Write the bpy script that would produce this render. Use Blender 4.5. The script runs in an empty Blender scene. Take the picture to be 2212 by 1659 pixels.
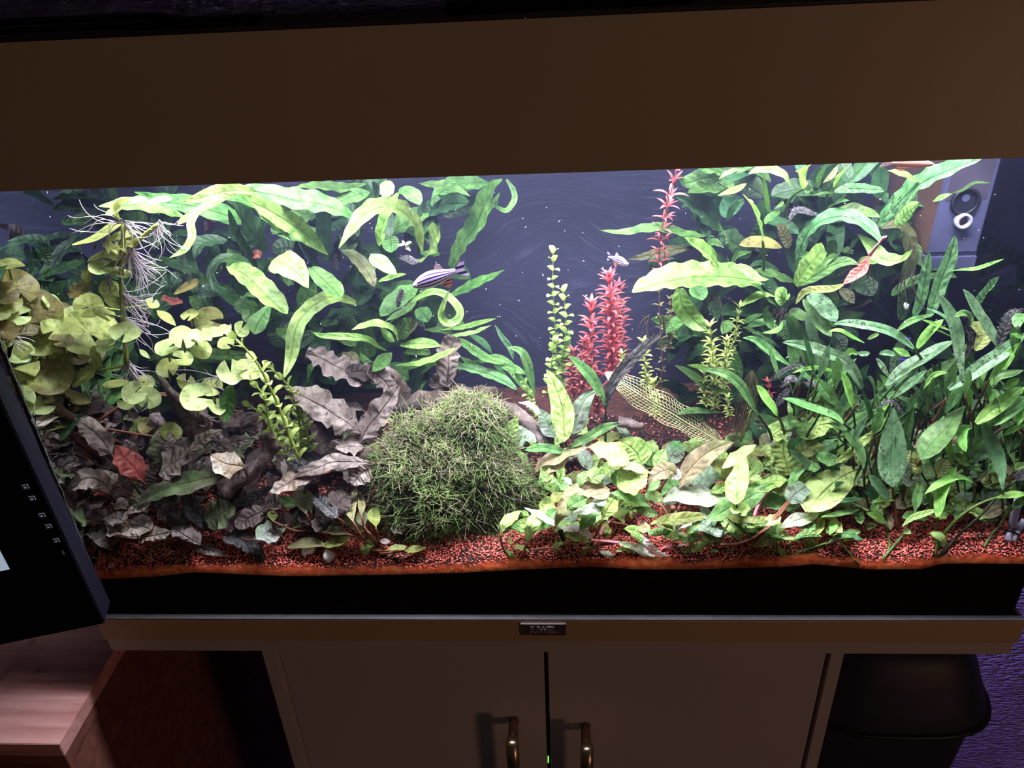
import bpy, bmesh, math, random
import numpy as np
from mathutils import Vector, Matrix, noise as mnoise

scn = bpy.context.scene
C = scn.collection
random.seed(7)

# ------------------------------------------------------------------ camera
FPX, CX, CY = 1600.0, 1106.0, 829.5
CAM = Vector((.01355, -.47108, .48800))
YAW, PITCH, ROLL = -.0664, .4927, -.0482
_cy, _sy, _cp, _sp = math.cos(YAW), math.sin(YAW), math.cos(PITCH), math.sin(PITCH)
FW = Vector((_sy*_cp, _cy*_cp, -_sp))
_r = Vector((_cy, -_sy, 0)); _u = _r.cross(FW)
RT = _r*math.cos(ROLL) + _u*math.sin(ROLL)
UPV = -_r*math.sin(ROLL) + _u*math.cos(ROLL)
cam = bpy.data.cameras.new('camera'); cam.sensor_fit = 'HORIZONTAL'; cam.sensor_width = 36.0
cam.lens = FPX/2212*36; cam.clip_start = .02; cam.clip_end = 20
camo = bpy.data.objects.new('camera', cam); C.objects.link(camo)
m = Matrix((RT, UPV, -FW)).transposed().to_4x4(); m.translation = CAM
camo.matrix_world = m
scn.camera = camo

# ------------------------------------------------------------------ light and exposure
scn.view_settings.view_transform = 'Standard'; scn.view_settings.look = 'None'
scn.view_settings.gamma = 1; scn.view_settings.exposure = 0; scn.view_settings.use_curve_mapping = False
scn.cycles.use_denoising = True
scn.cycles.max_bounces = 5; scn.cycles.diffuse_bounces = 2; scn.cycles.glossy_bounces = 2; scn.cycles.transmission_bounces = 2; scn.cycles.volume_bounces = 0
scn.cycles.use_adaptive_sampling = True; scn.cycles.adaptive_threshold = .12; scn.cycles.adaptive_min_samples = 12
scn.cycles.transparent_max_bounces = 10
scn.cycles.sample_clamp_indirect = 6
world = bpy.data.worlds.new('dim_room'); scn.world = world; world.use_nodes = True
world.node_tree.nodes['Background'].inputs[0].default_value = (.50, .39, .35, 1)
world.node_tree.nodes['Background'].inputs[1].default_value = .020

def area_light(name, loc, size, power, color, target=None, sizey=None, spread=180):
    l = bpy.data.lights.new(name, 'AREA'); l.energy = power; l.color = color; l.size = size
    if sizey: l.shape = 'RECTANGLE'; l.size_y = sizey
    l.spread = math.radians(spread)
    o = bpy.data.objects.new(name, l); C.objects.link(o); o.location = loc
    d = Vector((0, 0, -1)) if target is None else (Vector(target)-Vector(loc))
    o.rotation_euler = d.to_track_quat('-Z', 'Y').to_euler()
    return o
# the two LED strips of the aquarium, under the hood
area_light('led_strip_light', (.02, .062, .4675), .66, 6.1, (.90, .93, 1.0), sizey=.05, spread=125)
area_light('led_strip_light', (.02, .190, .4675), .66, 2.5, (.86, .91, 1.0), sizey=.05, spread=125)
# added unseen violet lamp behind the tank, for the violet light on the wall
area_light('violet_wall_fill', (.20, .335, -.02), .40, 34.0, (.34, .22, 1.0), target=(.60, .42, -.45), sizey=.015)
# dim warm room lamp to the right of the viewer
area_light('room_lamp_light', (1.5, -1.7, .05), .25, 3.1, (1.0, .56, .34), target=(.1, 0, .15))

# ------------------------------------------------------------------ pixel helpers (photograph frame 2212 x 1659)
def ray(x, y):
    return FW + RT*((x-CX)/FPX) + UPV*((CY-y)/FPX)
def un(x, y, Y):
    d = ray(x, y); return CAM + d*((Y-CAM.y)/d.y)
def unz(x, y, z):
    d = ray(x, y); return CAM + d*((z-CAM.z)/d.z)
def unx(x, y, X):
    d = ray(x, y); return CAM + d*((X-CAM.x)/d.x)
XL, XR, YF, YB = -.398, .398, .013, .276
WATER_Z = .402
def inside(x, y, Y):
    """point seen at pixel (x, y) at depth Y, kept inside the tank"""
    p = un(x, y, min(max(Y, YF), YB))
    if p.x < XL: p = unx(x, y, XL)
    if p.x > XR: p = unx(x, y, XR)
    if p.y < YF: p = un(x, y, YF)
    return p
def px2m(p): return (p-CAM).dot(FW)/FPX

# ------------------------------------------------------------------ object helpers
def tag(o, label=None, cat=None, group=None, kind=None):
    if label: o['label'] = label
    if cat: o['category'] = cat
    if group: o['group'] = group
    if kind: o['kind'] = kind
    return o
def thing(name, loc, label, cat, group=None, kind=None):
    o = bpy.data.objects.new(name, None); C.objects.link(o); o.location = loc
    o.empty_display_size = .01
    return tag(o, label, cat, group, kind)
def pos_of(o):
    v = Vector((0, 0, 0))
    while o is not None: v += o.location; o = o.parent
    return v
def link(name, me, mat=None, parent=None, smooth=False):
    o = bpy.data.objects.new(name, me); C.objects.link(o)
    if mat and not me.materials: me.materials.append(mat)
    if smooth: me.polygons.foreach_set('use_smooth', [True]*len(me.polygons))
    if parent: o.parent = parent
    return o
def mesh_obj(name, verts, faces, mat, parent=None, smooth=True, uvs=None):
    """verts in world space; re-based on the parent's position"""
    off = pos_of(parent)
    me = bpy.data.meshes.new(name)
    me.from_pydata([Vector(v)-off for v in verts], [], faces)
    if uvs is not None:
        lay = me.uv_layers.new(name='UVMap')
        buf = []
        for p in me.polygons:
            for vi in p.vertices: buf += list(uvs[vi])
        lay.data.foreach_set('uv', buf)
    me.update()
    return link(name, me, mat, parent, smooth)
def bm_obj(name, bm, mat, parent=None, smooth=False):
    off = pos_of(parent)
    if off.length > 0: bmesh.ops.translate(bm, verts=bm.verts, vec=-off)
    bmesh.ops.recalc_face_normals(bm, faces=bm.faces)
    me = bpy.data.meshes.new(name); bm.to_mesh(me); bm.free()
    return link(name, me, mat, parent, smooth)
def add_box(bm, lo, hi, bevel=0.0):
    r = bmesh.ops.create_cube(bm, size=1)
    for v in r['verts']:
        v.co = Vector([lo[i]+(hi[i]-lo[i])*(v.co[i]+.5) for i in range(3)])
    if bevel:
        es = list({e for v in r['verts'] for e in v.link_edges})
        bmesh.ops.bevel(bm, geom=es, offset=bevel, segments=2, affect='EDGES', profile=.6)
def box(name, lo, hi, mat, parent=None, bevel=0.0):
    bm = bmesh.new(); add_box(bm, lo, hi, bevel); return bm_obj(name, bm, mat, parent)
def hexa(name, low4, high4, mat, parent=None, bevel=0.0):
    bm = bmesh.new(); v = [bm.verts.new(p) for p in list(low4)+list(high4)]
    bm.faces.new(v[:4]); bm.faces.new(v[4:])
    for i in range(4): bm.faces.new((v[i], v[(i+1) % 4], v[4+(i+1) % 4], v[4+i]))
    if bevel: bmesh.ops.bevel(bm, geom=list(bm.edges), offset=bevel, segments=2, affect='EDGES')
    return bm_obj(name, bm, mat, parent)
def catmull(pts, n):
    pts = [Vector(p) for p in pts]
    if len(pts) == 2: pts = [pts[0], pts[0].lerp(pts[1], .5), pts[1]]
    ext = [pts[0]*2-pts[1]] + pts + [pts[-1]*2-pts[-2]]
    L = [0]
    for i in range(len(pts)-1): L.append(L[-1]+max((pts[i+1]-pts[i]).length, 1e-6))
    out = []
    for k in range(n+1):
        s = L[-1]*k/n; i = 0
        while i < len(pts)-2 and s > L[i+1]: i += 1
        t = (s-L[i])/(L[i+1]-L[i]); a, b, c, d = ext[i:i+4]
        out.append(.5*((2*b)+(c-a)*t+(2*a-5*b+4*c-d)*t*t+(3*b-a-3*c+d)*t**3))
    return out
def text_mesh(name, body, size, extrude, mat, parent, loc, scale=(1, 1, 1), offset=0.0):
    cu = bpy.data.curves.new(name, 'FONT'); cu.body = body; cu.size = size; cu.align_x = 'CENTER'; cu.align_y = 'CENTER'; cu.extrude = extrude; cu.offset = offset
    tmp = bpy.data.objects.new(name+'_tmp', cu); C.objects.link(tmp); bpy.context.view_layer.update()
    me = bpy.data.meshes.new_from_object(tmp.evaluated_get(bpy.context.evaluated_depsgraph_get()))
    bpy.data.objects.remove(tmp); me.name = name; me.materials.clear()
    for v in me.vertices: v.co = Vector((v.co.x*scale[0], -v.co.z, v.co.y*scale[1]))
    o = link(name, me, mat, parent); o.location = Vector(loc)-pos_of(parent); return o
def tube_geo(path, radii, sides=6, verts=None, faces=None, cap=True):
    verts = [] if verts is None else verts; faces = [] if faces is None else faces
    base = len(verts); n = len(path); ref = Vector((.31, .52, .79))
    for i, p in enumerate(path):
        T = (path[min(i+1, n-1)]-path[max(i-1, 0)])
        T = T.normalized() if T.length > 1e-9 else Vector((0, 0, 1))
        A = T.cross(ref); A = A.normalized() if A.length > 1e-4 else T.orthogonal().normalized()
        B = T.cross(A)
        for k in range(sides):
            a = 2*math.pi*k/sides
            verts.append(p+(A*math.cos(a)+B*math.sin(a))*radii[i])
    for i in range(n-1):
        for k in range(sides):
            a = base+i*sides+k; b = base+i*sides+(k+1) % sides
            faces.append((a, b, b+sides, a+sides))
    if cap:
        faces.append(tuple(base+k for k in range(sides))[::-1])
        faces.append(tuple(base+(n-1)*sides+k for k in range(sides)))
    return verts, faces
def tube(name, path, r0, r1, mat, parent=None, sides=6, n=10, smooth=True):
    pts = catmull(path, n); rr = [r0+(r1-r0)*i/n for i in range(n+1)]
    v, f = tube_geo(pts, rr, sides)
    return mesh_obj(name, v, f, mat, parent, smooth)

# ------------------------------------------------------------------ materials
def new_mat(name):
    mt = bpy.data.materials.new(name); mt.use_nodes = True
    nt = mt.node_tree; nt.nodes.clear()
    out = nt.nodes.new('ShaderNodeOutputMaterial')
    return mt, nt, out
def N(nt, typ, **kw):
    n = nt.nodes.new(typ)
    for k, v in kw.items():
        if k.startswith('i_'):
            key = k[2:]; key = int(key) if key.isdigit() else key.replace('_', ' ')
            n.inputs[key].default_value = v
        else: setattr(n, k, v)
    return n
def rgba(c): return (c[0], c[1], c[2], 1)
def ramp(nt, fac, stops):
    r = nt.nodes.new('ShaderNodeValToRGB'); e = r.color_ramp.elements
    e[0].position, e[0].color = stops[0][0], rgba(stops[0][1]); e[1].position, e[1].color = stops[1][0], rgba(stops[1][1])
    for p, c in stops[2:]:
        x = e.new(p); x.color = rgba(c)
    nt.links.new(fac, r.inputs[0]); return r.outputs[0]
def mix(nt, fac, a, b, mode='MIX'):
    n = nt.nodes.new('ShaderNodeMix'); n.data_type = 'RGBA'; n.blend_type = mode
    for sock, val in ((n.inputs[0], fac), (n.inputs[6], a), (n.inputs[7], b)):
        if isinstance(val, bpy.types.NodeSocket): nt.links.new(val, sock)
        elif isinstance(val, (int, float)): sock.default_value = val
        else: sock.default_value = rgba(val)
    return n.outputs[2]
def math_n(nt, op, a, b=None, c=None):
    n = nt.nodes.new('ShaderNodeMath'); n.operation = op
    for i, val in enumerate((a, b, c)):
        if val is None: continue
        if isinstance(val, bpy.types.NodeSocket): nt.links.new(val, n.inputs[i])
        else: n.inputs[i].default_value = val
    return n.outputs[0]
def noise_tex(nt, scale, detail=3, coord='Object', rough=.55):
    tc = nt.nodes.new('ShaderNodeTexCoord'); n = nt.nodes.new('ShaderNodeTexNoise')
    n.inputs['Scale'].default_value = scale; n.inputs['Detail'].default_value = detail; n.inputs['Roughness'].default_value = rough
    nt.links.new(tc.outputs[coord], n.inputs['Vector']); return n.outputs['Fac']
def plain(name, col, rough=.5, metal=0.0, var=.12, scale=30, spec=.4, bump=0.0, bscale=200, stretch=None):
    mt, nt, out = new_mat(name)
    b = N(nt, 'ShaderNodeBsdfPrincipled', i_Roughness=rough, i_Metallic=metal)
    b.inputs['Specular IOR Level'].default_value = spec
    f = noise_tex(nt, scale)
    dk = tuple(c*(1-var) for c in col); lt = tuple(min(1, c*(1+var)) for c in col)
    nt.links.new(ramp(nt, f, [(.3, dk), (.7, lt)]), b.inputs['Base Color'])
    if bump:
        bp = N(nt, 'ShaderNodeBump', i_Strength=bump, i_Distance=.002)
        nt.links.new(noise_tex(nt, bscale, 4), bp.inputs['Height']); nt.links.new(bp.outputs[0], b.inputs['Normal'])
    nt.links.new(b.outputs[0], out.inputs[0]); return mt
def emit(name, col, strength):
    mt, nt, out = new_mat(name); e = N(nt, 'ShaderNodeEmission', i_Color=rgba(col), i_Strength=strength)
    nt.links.new(e.outputs[0], out.inputs[0]); return mt

def water_glass(name, tint=(1, 1, 1)):
    """thin boundary of the water: see-through, mirror-like past the critical angle"""
    mt, nt, out = new_mat(name)
    fr = N(nt, 'ShaderNodeFresnel', i_IOR=1.33)
    t = N(nt, 'ShaderNodeBsdfTransparent', i_Color=rgba(tint)); g = N(nt, 'ShaderNodeBsdfGlossy', i_Roughness=.03, i_Color=(.75, .78, .85, 1))
    mx = nt.nodes.new('ShaderNodeMixShader')
    nt.links.new(fr.outputs[0], mx.inputs[0]); nt.links.new(t.outputs[0], mx.inputs[1]); nt.links.new(g.outputs[0], mx.inputs[2])
    nt.links.new(mx.outputs[0], out.inputs[0]); return mt
def front_glass(name):
    mt, nt, out = new_mat(name)
    t = N(nt, 'ShaderNodeBsdfTransparent', i_Color=(.985, .995, .99, 1)); g = N(nt, 'ShaderNodeBsdfGlossy', i_Roughness=.02, i_Color=(1, 1, 1, 1))
    mx = nt.nodes.new('ShaderNodeMixShader'); lw = N(nt, 'ShaderNodeLayerWeight', i_Blend=.12)
    nt.links.new(math_n(nt, 'MULTIPLY', lw.outputs['Fresnel'], .35), mx.inputs[0])
    nt.links.new(t.outputs[0], mx.inputs[1]); nt.links.new(g.outputs[0], mx.inputs[2])
    nt.links.new(mx.outputs[0], out.inputs[0]); return mt

M = {}
M['hood'] = plain('cream_laminate', (.62, .50, .38), .42, var=.03, scale=6, bump=.05, bscale=90)
M['strip'] = plain('yellowed_plastic', (.60, .42, .25), .45, var=.04, scale=8)
M['lip'] = plain('darkened_plastic_lip', (.10, .09, .105), .5, var=.1, scale=60)  # lip colour darkened to offset the LED light reaching it
M['cab'] = plain('white_cabinet_laminate', (.60, .51, .54), .5, var=.03, scale=7)
M['cabedge'] = plain('cabinet_edge_band', (.64, .53, .48), .5, var=.03, scale=9)
M['black'] = plain('black_plastic', (.012, .012, .014), .45, var=.2, bump=.1)
M['blacklid'] = plain('black_lid_plastic', (.035, .033, .037), .5, var=.25, scale=12, bump=.15, bscale=60)
M['brass'] = plain('brushed_brass', (.42, .30, .20), .28, metal=1, var=.15, scale=120)
M['plate'] = plain('dark_name_plate', (.10, .075, .09), .35, var=.1)
M['letter'] = plain('raised_grey_lettering', (.42, .36, .40), .4, var=.05)
M['glass'] = front_glass('clear_front_glass')
M['sideglass'] = water_glass('side_glass_and_water')
M['surface'] = water_glass('water_surface')
# ------------------------------------------------------------------ the room
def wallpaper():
    mt, nt, out = new_mat('violet_lit_wallpaper')
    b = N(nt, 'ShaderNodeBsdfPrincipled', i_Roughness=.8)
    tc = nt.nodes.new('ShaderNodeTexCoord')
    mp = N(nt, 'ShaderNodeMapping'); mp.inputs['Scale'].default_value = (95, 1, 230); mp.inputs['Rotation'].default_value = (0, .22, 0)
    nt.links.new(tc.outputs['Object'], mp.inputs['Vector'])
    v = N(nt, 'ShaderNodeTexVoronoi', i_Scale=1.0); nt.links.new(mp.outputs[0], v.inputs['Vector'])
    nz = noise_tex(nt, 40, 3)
    nt.links.new(ramp(nt, nz, [(.3, (.40, .30, .80)), (.7, (.52, .42, .88))]), b.inputs['Base Color'])  # violet light falling on the wall is put into this base colour
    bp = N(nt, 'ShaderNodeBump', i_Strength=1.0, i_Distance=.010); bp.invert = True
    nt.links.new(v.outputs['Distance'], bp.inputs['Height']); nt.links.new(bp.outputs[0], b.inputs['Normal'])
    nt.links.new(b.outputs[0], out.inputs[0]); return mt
def wood(name, a, b_, sx=4, sy=40, rough=.4):
    mt, nt, out = new_mat(name)
    b = N(nt, 'ShaderNodeBsdfPrincipled', i_Roughness=rough)
    tc = nt.nodes.new('ShaderNodeTexCoord'); mp = N(nt, 'ShaderNodeMapping'); mp.inputs['Scale'].default_value = (sx, sy, sy)
    nt.links.new(tc.outputs['Object'], mp.inputs['Vector'])
    n1 = N(nt, 'ShaderNodeTexNoise', i_Scale=1.6, i_Detail=7, i_Roughness=.65, i_Distortion=.6); nt.links.new(mp.outputs[0], n1.inputs['Vector'])
    n2 = noise_tex(nt, 26, 2)
    c = ramp(nt, n1.outputs['Fac'], [(.33, b_), (.62, a)])
    spots = ramp(nt, n2, [(.66, (0, 0, 0)), (.74, (1, 1, 1))])
    nt.links.new(mix(nt, math_n(nt, 'MULTIPLY', spots, .5), c, tuple(x*.35 for x in b_)), b.inputs['Base Color'])
    bp = N(nt, 'ShaderNodeBump', i_Strength=.12, i_Distance=.001); nt.links.new(n1.outputs['Fac'], bp.inputs['Height']); nt.links.new(bp.outputs[0], b.inputs['Normal'])
    nt.links.new(b.outputs[0], out.inputs[0]); return mt
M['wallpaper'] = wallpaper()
M['desk'] = wood('reddish_desk_wood', (1.0, .52, .50), (.68, .26, .24))
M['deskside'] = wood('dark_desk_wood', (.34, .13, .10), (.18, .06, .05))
M['carpet'] = plain('dark_carpet', (.05, .04, .045), .95, var=.3, scale=300, bump=.5, bscale=500)

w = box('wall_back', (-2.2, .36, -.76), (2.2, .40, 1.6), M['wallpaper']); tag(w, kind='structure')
fl = box('floor', (-2.2, -2.6, -.80), (2.2, .36, -.76), M['carpet']); tag(fl, kind='structure')

# ------------------------------------------------------------------ aquarium: glass, base strip, name plate
HW, HOOD_Z, TOP_Z, DEPTH = .405, .3837, .4728, .292
aq = thing('aquarium', (0, .145, -.026), 'long glass aquarium with yellowed base strip, full of plants', 'aquarium')
def pane(name, p4, mat):
    return mesh_obj(name, p4, [(0, 1, 2, 3)], mat, aq, False)
box('front_pane', (-.4022, .006, .0), (.4022, .010, .406), M['glass'], aq)
pane('side_pane', [(-.4005, .0105, 0), (-.4005, .0105, .406), (-.4005, .283, .406), (-.4005, .283, 0)], M['sideglass'])
pane('side_pane', [(.4005, .0105, 0), (.4005, .0105, .406), (.4005, .283, .406), (.4005, .283, 0)][::-1], M['sideglass'])
def back_panel():
    mt, nt, out = new_mat('scuffed_navy_backing')
    b = N(nt, 'ShaderNodeBsdfPrincipled', i_Roughness=.75)
    tc = nt.nodes.new('ShaderNodeTexCoord'); mp = N(nt, 'ShaderNodeMapping')
    mp.inputs['Scale'].default_value = (14, 1, 130); mp.inputs['Rotation'].default_value = (0, -.35, 0)
    wv = N(nt, 'ShaderNodeTexNoise', i_Scale=5.0, i_Detail=1.0); nt.links.new(tc.outputs['Object'], wv.inputs['Vector'])
    vadd = nt.nodes.new('ShaderNodeVectorMath'); vadd.operation = 'MULTIPLY_ADD'
    nt.links.new(wv.outputs['Color'], vadd.inputs[0]); vadd.inputs[1].default_value = (.1, 0, .22); nt.links.new(tc.outputs['Object'], vadd.inputs[2])
    nt.links.new(vadd.outputs[0], mp.inputs['Vector'])
    n = N(nt, 'ShaderNodeTexNoise', i_Scale=2.0, i_Detail=6.0, i_Roughness=.7); nt.links.new(mp.outputs[0], n.inputs['Vector'])
    base = ramp(nt, noise_tex(nt, 9, 4), [(.3, (.010, .011, .036)), (.7, (.022, .022, .064))])
    s = ramp(nt, n.outputs['Fac'], [(.55, (0, 0, 0)), (.75, (1, 1, 1))])
    nt.links.new(mix(nt, math_n(nt, 'MULTIPLY', s, .5), base, (.12, .12, .21)), b.inputs['Base Color'])
    bp = N(nt, 'ShaderNodeBump', i_Strength=.45, i_Distance=.0015); nt.links.new(n.outputs['Fac'], bp.inputs['Height']); nt.links.new(bp.outputs[0], b.inputs['Normal'])
    nt.links.new(b.outputs[0], out.inputs[0]); return mt
M['backing'] = back_panel()
box('back_panel', (-.4005, .283, 0), (.396, .288, .41), M['backing'], aq)
ws = pane('water_surface', [(-.400, .0105, WATER_Z), (.400, .0105, WATER_Z), (.400, .282, WATER_Z), (-.400, .282, WATER_Z)], M['surface'])
box('bottom_pane', (-.402, .006, -.008), (.402, .288, 0), M['black'], aq)
bm = bmesh.new(); add_box(bm, (-HW, 0, -.026), (HW, .0058, 0), .0008)
add_box(bm, (-HW, .288, -.026), (HW, DEPTH, 0)); add_box(bm, (-HW, .0058, -.026), (-.4028, .288, 0)); add_box(bm, (.4028, .0058, -.026), (HW, .288, 0))
bm_obj('base_strip', bm, M['strip'], aq)
bm = bmesh.new(); add_box(bm, (-HW, .0002, .0), (HW, .0058, .0009)); bm_obj('strip_lip', bm, M['lip'], aq)
M['seam'] = plain('algae_crusted_seam', (.10, .105, .11), .8, var=.6, scale=160, bump=.9, bscale=260)
for sx in (-1, 1):
    vs, fs = [], []
    for k in range(61):
        z = .001+.398*k/60; r = .0030+(.0022*max(0, mnoise.noise(Vector((z*120, sx*2.2, 0)))) if sx < 0 else 0)
        for a in range(6):
            th = math.pi/2*a/5; vs.append((sx*(.4003-r*math.cos(th)), .0108+r*math.sin(th), z))
    for k in range(60):
        for a in range(5): q = k*6+a; fs.append((q, q+1, q+7, q+6))
    mesh_obj('silicone_seam', vs, fs, M['seam'], aq, True)
def algae_film():
    mt, nt, out = new_mat('rusty_algae_film'); L = nt.links.new
    uv = nt.nodes.new('ShaderNodeUVMap'); sp = nt.nodes.new('ShaderNodeSeparateXYZ'); L(uv.outputs[0], sp.inputs[0])
    nz = noise_tex(nt, 60, 5)
    a = math_n(nt, 'SUBTRACT', math_n(nt, 'MULTIPLY_ADD', nz, 1.7, .15), sp.outputs[1]); a = ramp(nt, a, [(.0, (0, 0, 0)), (.5, (.85, .85, .85))])
    col = ramp(nt, noise_tex(nt, 150, 4), [(.35, (.72, .10, .04)), (.65, (1.0, .30, .10))])
    d = N(nt, 'ShaderNodeBsdfDiffuse'); t = N(nt, 'ShaderNodeBsdfTranslucent'); L(col, d.inputs[0]); L(col, t.inputs[0])
    m1 = N(nt, 'ShaderNodeMixShader', i_0=.7); L(d.outputs[0], m1.inputs[1]); L(t.outputs[0], m1.inputs[2])
    tr = nt.nodes.new('ShaderNodeBsdfTransparent'); m2 = nt.nodes.new('ShaderNodeMixShader'); L(a, m2.inputs[0]); L(tr.outputs[0], m2.inputs[1]); L(m1.outputs[0], m2.inputs[2])
    L(m2.outputs[0], out.inputs[0]); return mt
M['film'] = algae_film()
# name plate with the maker's raised lettering
pl_a, pl_b = un(1124, 1346, -.001), un(1223, 1371, -.001)
plz0, plz1 = pl_b.z, pl_a.z
plate = box('name_plate', (pl_a.x, -.0022, plz0), (pl_b.x, .0006, plz1), M['plate'], aq, .0007)
text_mesh('lettering', 'JUWEL', .0125, .0004, M['letter'], plate, ((pl_a.x+pl_b.x)/2, -.0024, (plz0+plz1)/2), (.62, .85, 1), .00022)

# ------------------------------------------------------------------ hood
hood = thing('aquarium_hood', (0, .145, HOOD_Z), 'cream laminated aquarium hood with black lid flaps', 'aquarium hood')
box('front_panel', (-HW, 0, HOOD_Z), (HW, .0055, TOP_Z-.0016), M['hood'], hood, .0004)
box('back_board', (-HW, .2885, HOOD_Z), (HW, DEPTH, TOP_Z-.004), M['hood'], hood)
for s in (-1, 1):
    x0, x1 = (-HW, -.4025) if s < 0 else (.4025, HW)
    box('end_panel', (x0, .0056, HOOD_Z), (x1, .2884, TOP_Z-.002), M['hood'], hood, .0005)
def flap(x0, x1):
    f = box('lid_flap', (x0, .0012, TOP_Z-.0018), (x1, .250, TOP_Z+.0012), M['blacklid'], hood, .001)
    box('finger_grip', ((x0+x1)/2-.04, .012, TOP_Z+.0013), ((x0+x1)/2+.04, .022, TOP_Z+.0032), M['black'], f, .0008)
flap(-.403, 0); flap(.0001, .403)
box('hinge_strip', (-.403, .2505, TOP_Z-.0018), (.403, .290, TOP_Z+.0006), M['black'], hood, .0008)
# flat dark things lying on the lid
bm = bmesh.new(); add_box(bm, (-.62, .06, TOP_Z+.0014), (-.22, .17, TOP_Z+.0050), .001); 
tag(bm_obj('cloth_pad', bm, M['blacklid']), 'thin dark pad lying on the black hood lid at upper left', 'pad')
tube_p = [(-.40, .13, TOP_Z+.0078), (-.33, .10, TOP_Z+.0078), (-.25, .07, TOP_Z+.0076), (-.215, .045, TOP_Z+.0046), (-.17, .05, TOP_Z+.0042)]
cable = tube('power_cable', tube_p, .0024, .0024, M['black'], None, 8, 24); tag(cable, 'black cable lying along the dark pad on the hood lid', 'cable')
rc = thing('remote_control', (.02, .06, TOP_Z+.0012), 'slim dark remote control lying on the hood lid near top centre', 'remote')
box('case', (-.05, .035, TOP_Z+.0014), (.10, .075, TOP_Z+.0090), M['black'], rc, .002)
for i in range(6): box('button', (-.035+i*.02, .047, TOP_Z+.0091), (-.025+i*.02, .056, TOP_Z+.0100), M['blacklid'], rc)

# ------------------------------------------------------------------ cabinet
cab = thing('aquarium_cabinet', (0, .15, -.76), 'white two-door aquarium cabinet under the tank', 'cabinet')
box('top_plate', (-.4035, .0015, -.0410), (.4035, .290, -.0263), M['cab'], cab, .0006)
cxl, cxr = un(566, 1411, .004).x, un(1823, 1416, .004).x
dl, dr = un(603, 1411, .006).x, un(1784, 1416, .006).x
dm0, dm1 = un(1174.5, 1411, .006).x, un(1183.5, 1411, .006).x
ZB = -.755
box('side_panel', (cxl, .004, ZB), (dl-.0028, .28, -.0412), M['cab'], cab, .0004)
box('side_panel', (dr+.0035, .004, ZB), (cxr, .28, -.0412), M['cab'], cab, .0004)
box('edge_strip', (dl-.0027, .0068, ZB), (dl-.0002, .012, -.0412), M['cabedge'], cab)
box('back_board', (dl, .27, ZB), (dr, .278, -.0414), M['black'], cab)
box('plinth', (dl, .02, ZB), (dr, .03, ZB+.06), M['cab'], cab)
def door(x0, x1, hx_px, hy_px, bx_px, by_px):
    d = box('door', (x0, .006, ZB+.06), (x1, .022, -.0425), M['cab'], cab, .0006)
    p = un(hx_px, hy_px, .006)
    q = un(bx_px, by_px, -.026)
    h = tube('handle', [(q.x, -.026, p.z+.010), (q.x, -.026, p.z-.07), (q.x, -.026, p.z-.15)], .0062, .0062, M['brass'], d, 16, 4)
    for dz in (0, -.128):
        tube('mount_post', [(p.x, .0062, p.z-.002+dz), (q.x, -.01, p.z-.002+dz), (q.x, -.026, p.z-.002+dz)], .0048, .0048, M['brass'], h, 12, 3)
door(dl+.0004, dm0, 1110, 1551, 1104, 1570)
door(dm1, dr, 1265, 1564, 1268, 1580)
gl = box('indicator_light', (dm0+.0006, .0061, -.2035), (dm0+.0018, .0125, -.2015), emit('green_indicator', (.25, .9, .1), 1.5), cab)

# ------------------------------------------------------------------ desk at lower left
DZ = -.085
fc_ = unz(127, 1608, DZ); bk = unz(262, 1380, DZ)
desk = thing('desk', (fc_.x-.5, fc_.y+.2, -.76), 'reddish wooden desk standing beside the aquarium cabinet', 'desk')
dirv = (bk-fc_); dirv.normalize()
fr_r = fc_; bk_r = fc_+dirv*((.34-fc_.y)/dirv.y)
lft = Vector((-1, .0, 0))
def slab(name, z0, z1, o, mat, wdt=1.2):
    a = fr_r+Vector((-o, o, 0)); b = bk_r+Vector((-o, 0, 0))
    l4 = [Vector((a.x, a.y, z0)), Vector((b.x, b.y, z0)), Vector((b.x-wdt, b.y, z0)), Vector((a.x-wdt, a.y, z0))]
    return hexa(name, l4, [Vector((v.x, v.y, z1)) for v in l4], mat, desk, .0006)
slab('desk_top', DZ-.0165, DZ, 0, M['desk'])
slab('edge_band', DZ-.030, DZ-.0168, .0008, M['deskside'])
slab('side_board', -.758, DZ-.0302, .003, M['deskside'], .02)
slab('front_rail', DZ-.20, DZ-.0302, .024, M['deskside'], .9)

# ------------------------------------------------------------------ monitor at left
def lin(x0, y0, x1, y1, y): return x0+(x1-x0)*(y-y0)/(y1-y0)
mt0 = un(30+lin(0, 846, 199, 1278, 600), 600, -.045); mb0 = un(30+lin(0, 846, 199, 1278, 1300), 1300, -.045)
nt0 = un(17+lin(0, 895, 196, 1314, 640), 640, -.068); nb0 = un(17+lin(0, 895, 196, 1314, 1316), 1316, -.068)
nb0.z = mb0.z; nt0.z = mt0.z
mon = thing('computer_monitor', (-.46, -.1, DZ), 'black computer monitor cropped by the left edge of the picture', 'monitor')
sw = Vector((-.52, -.16, 0))          # the screen runs to the left and towards the viewer
M['moncase'] = plain('blue_lit_black_casing', (.012, .011, .026), .5, var=.1)  # bluish tank light is put into the black casing colour
M['screen_black'] = plain('black_screen', (.004, .004, .006), .3, var=.1)
hexa('casing', [mb0, nb0, nb0+sw, mb0+sw], [mt0, nt0, nt0+sw, mt0+sw], M['moncase'], mon, .0008)
ez = (nt0-nb0).normalized(); ex = sw.normalized(); en = ex.cross(ez); 
if en.y > 0: en = -en
def mq(name, a, b, h0, h1, mat, off, parent=mon, th=.0004):
    o = nb0+en*off
    q = [o+ex*a+ez*h0, o+ex*b+ez*h0, o+ex*b+ez*h1, o+ex*a+ez*h1]
    return hexa(name, q, [v+en*th for v in q], mat, parent)
Lz = (nt0-nb0).length
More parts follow.
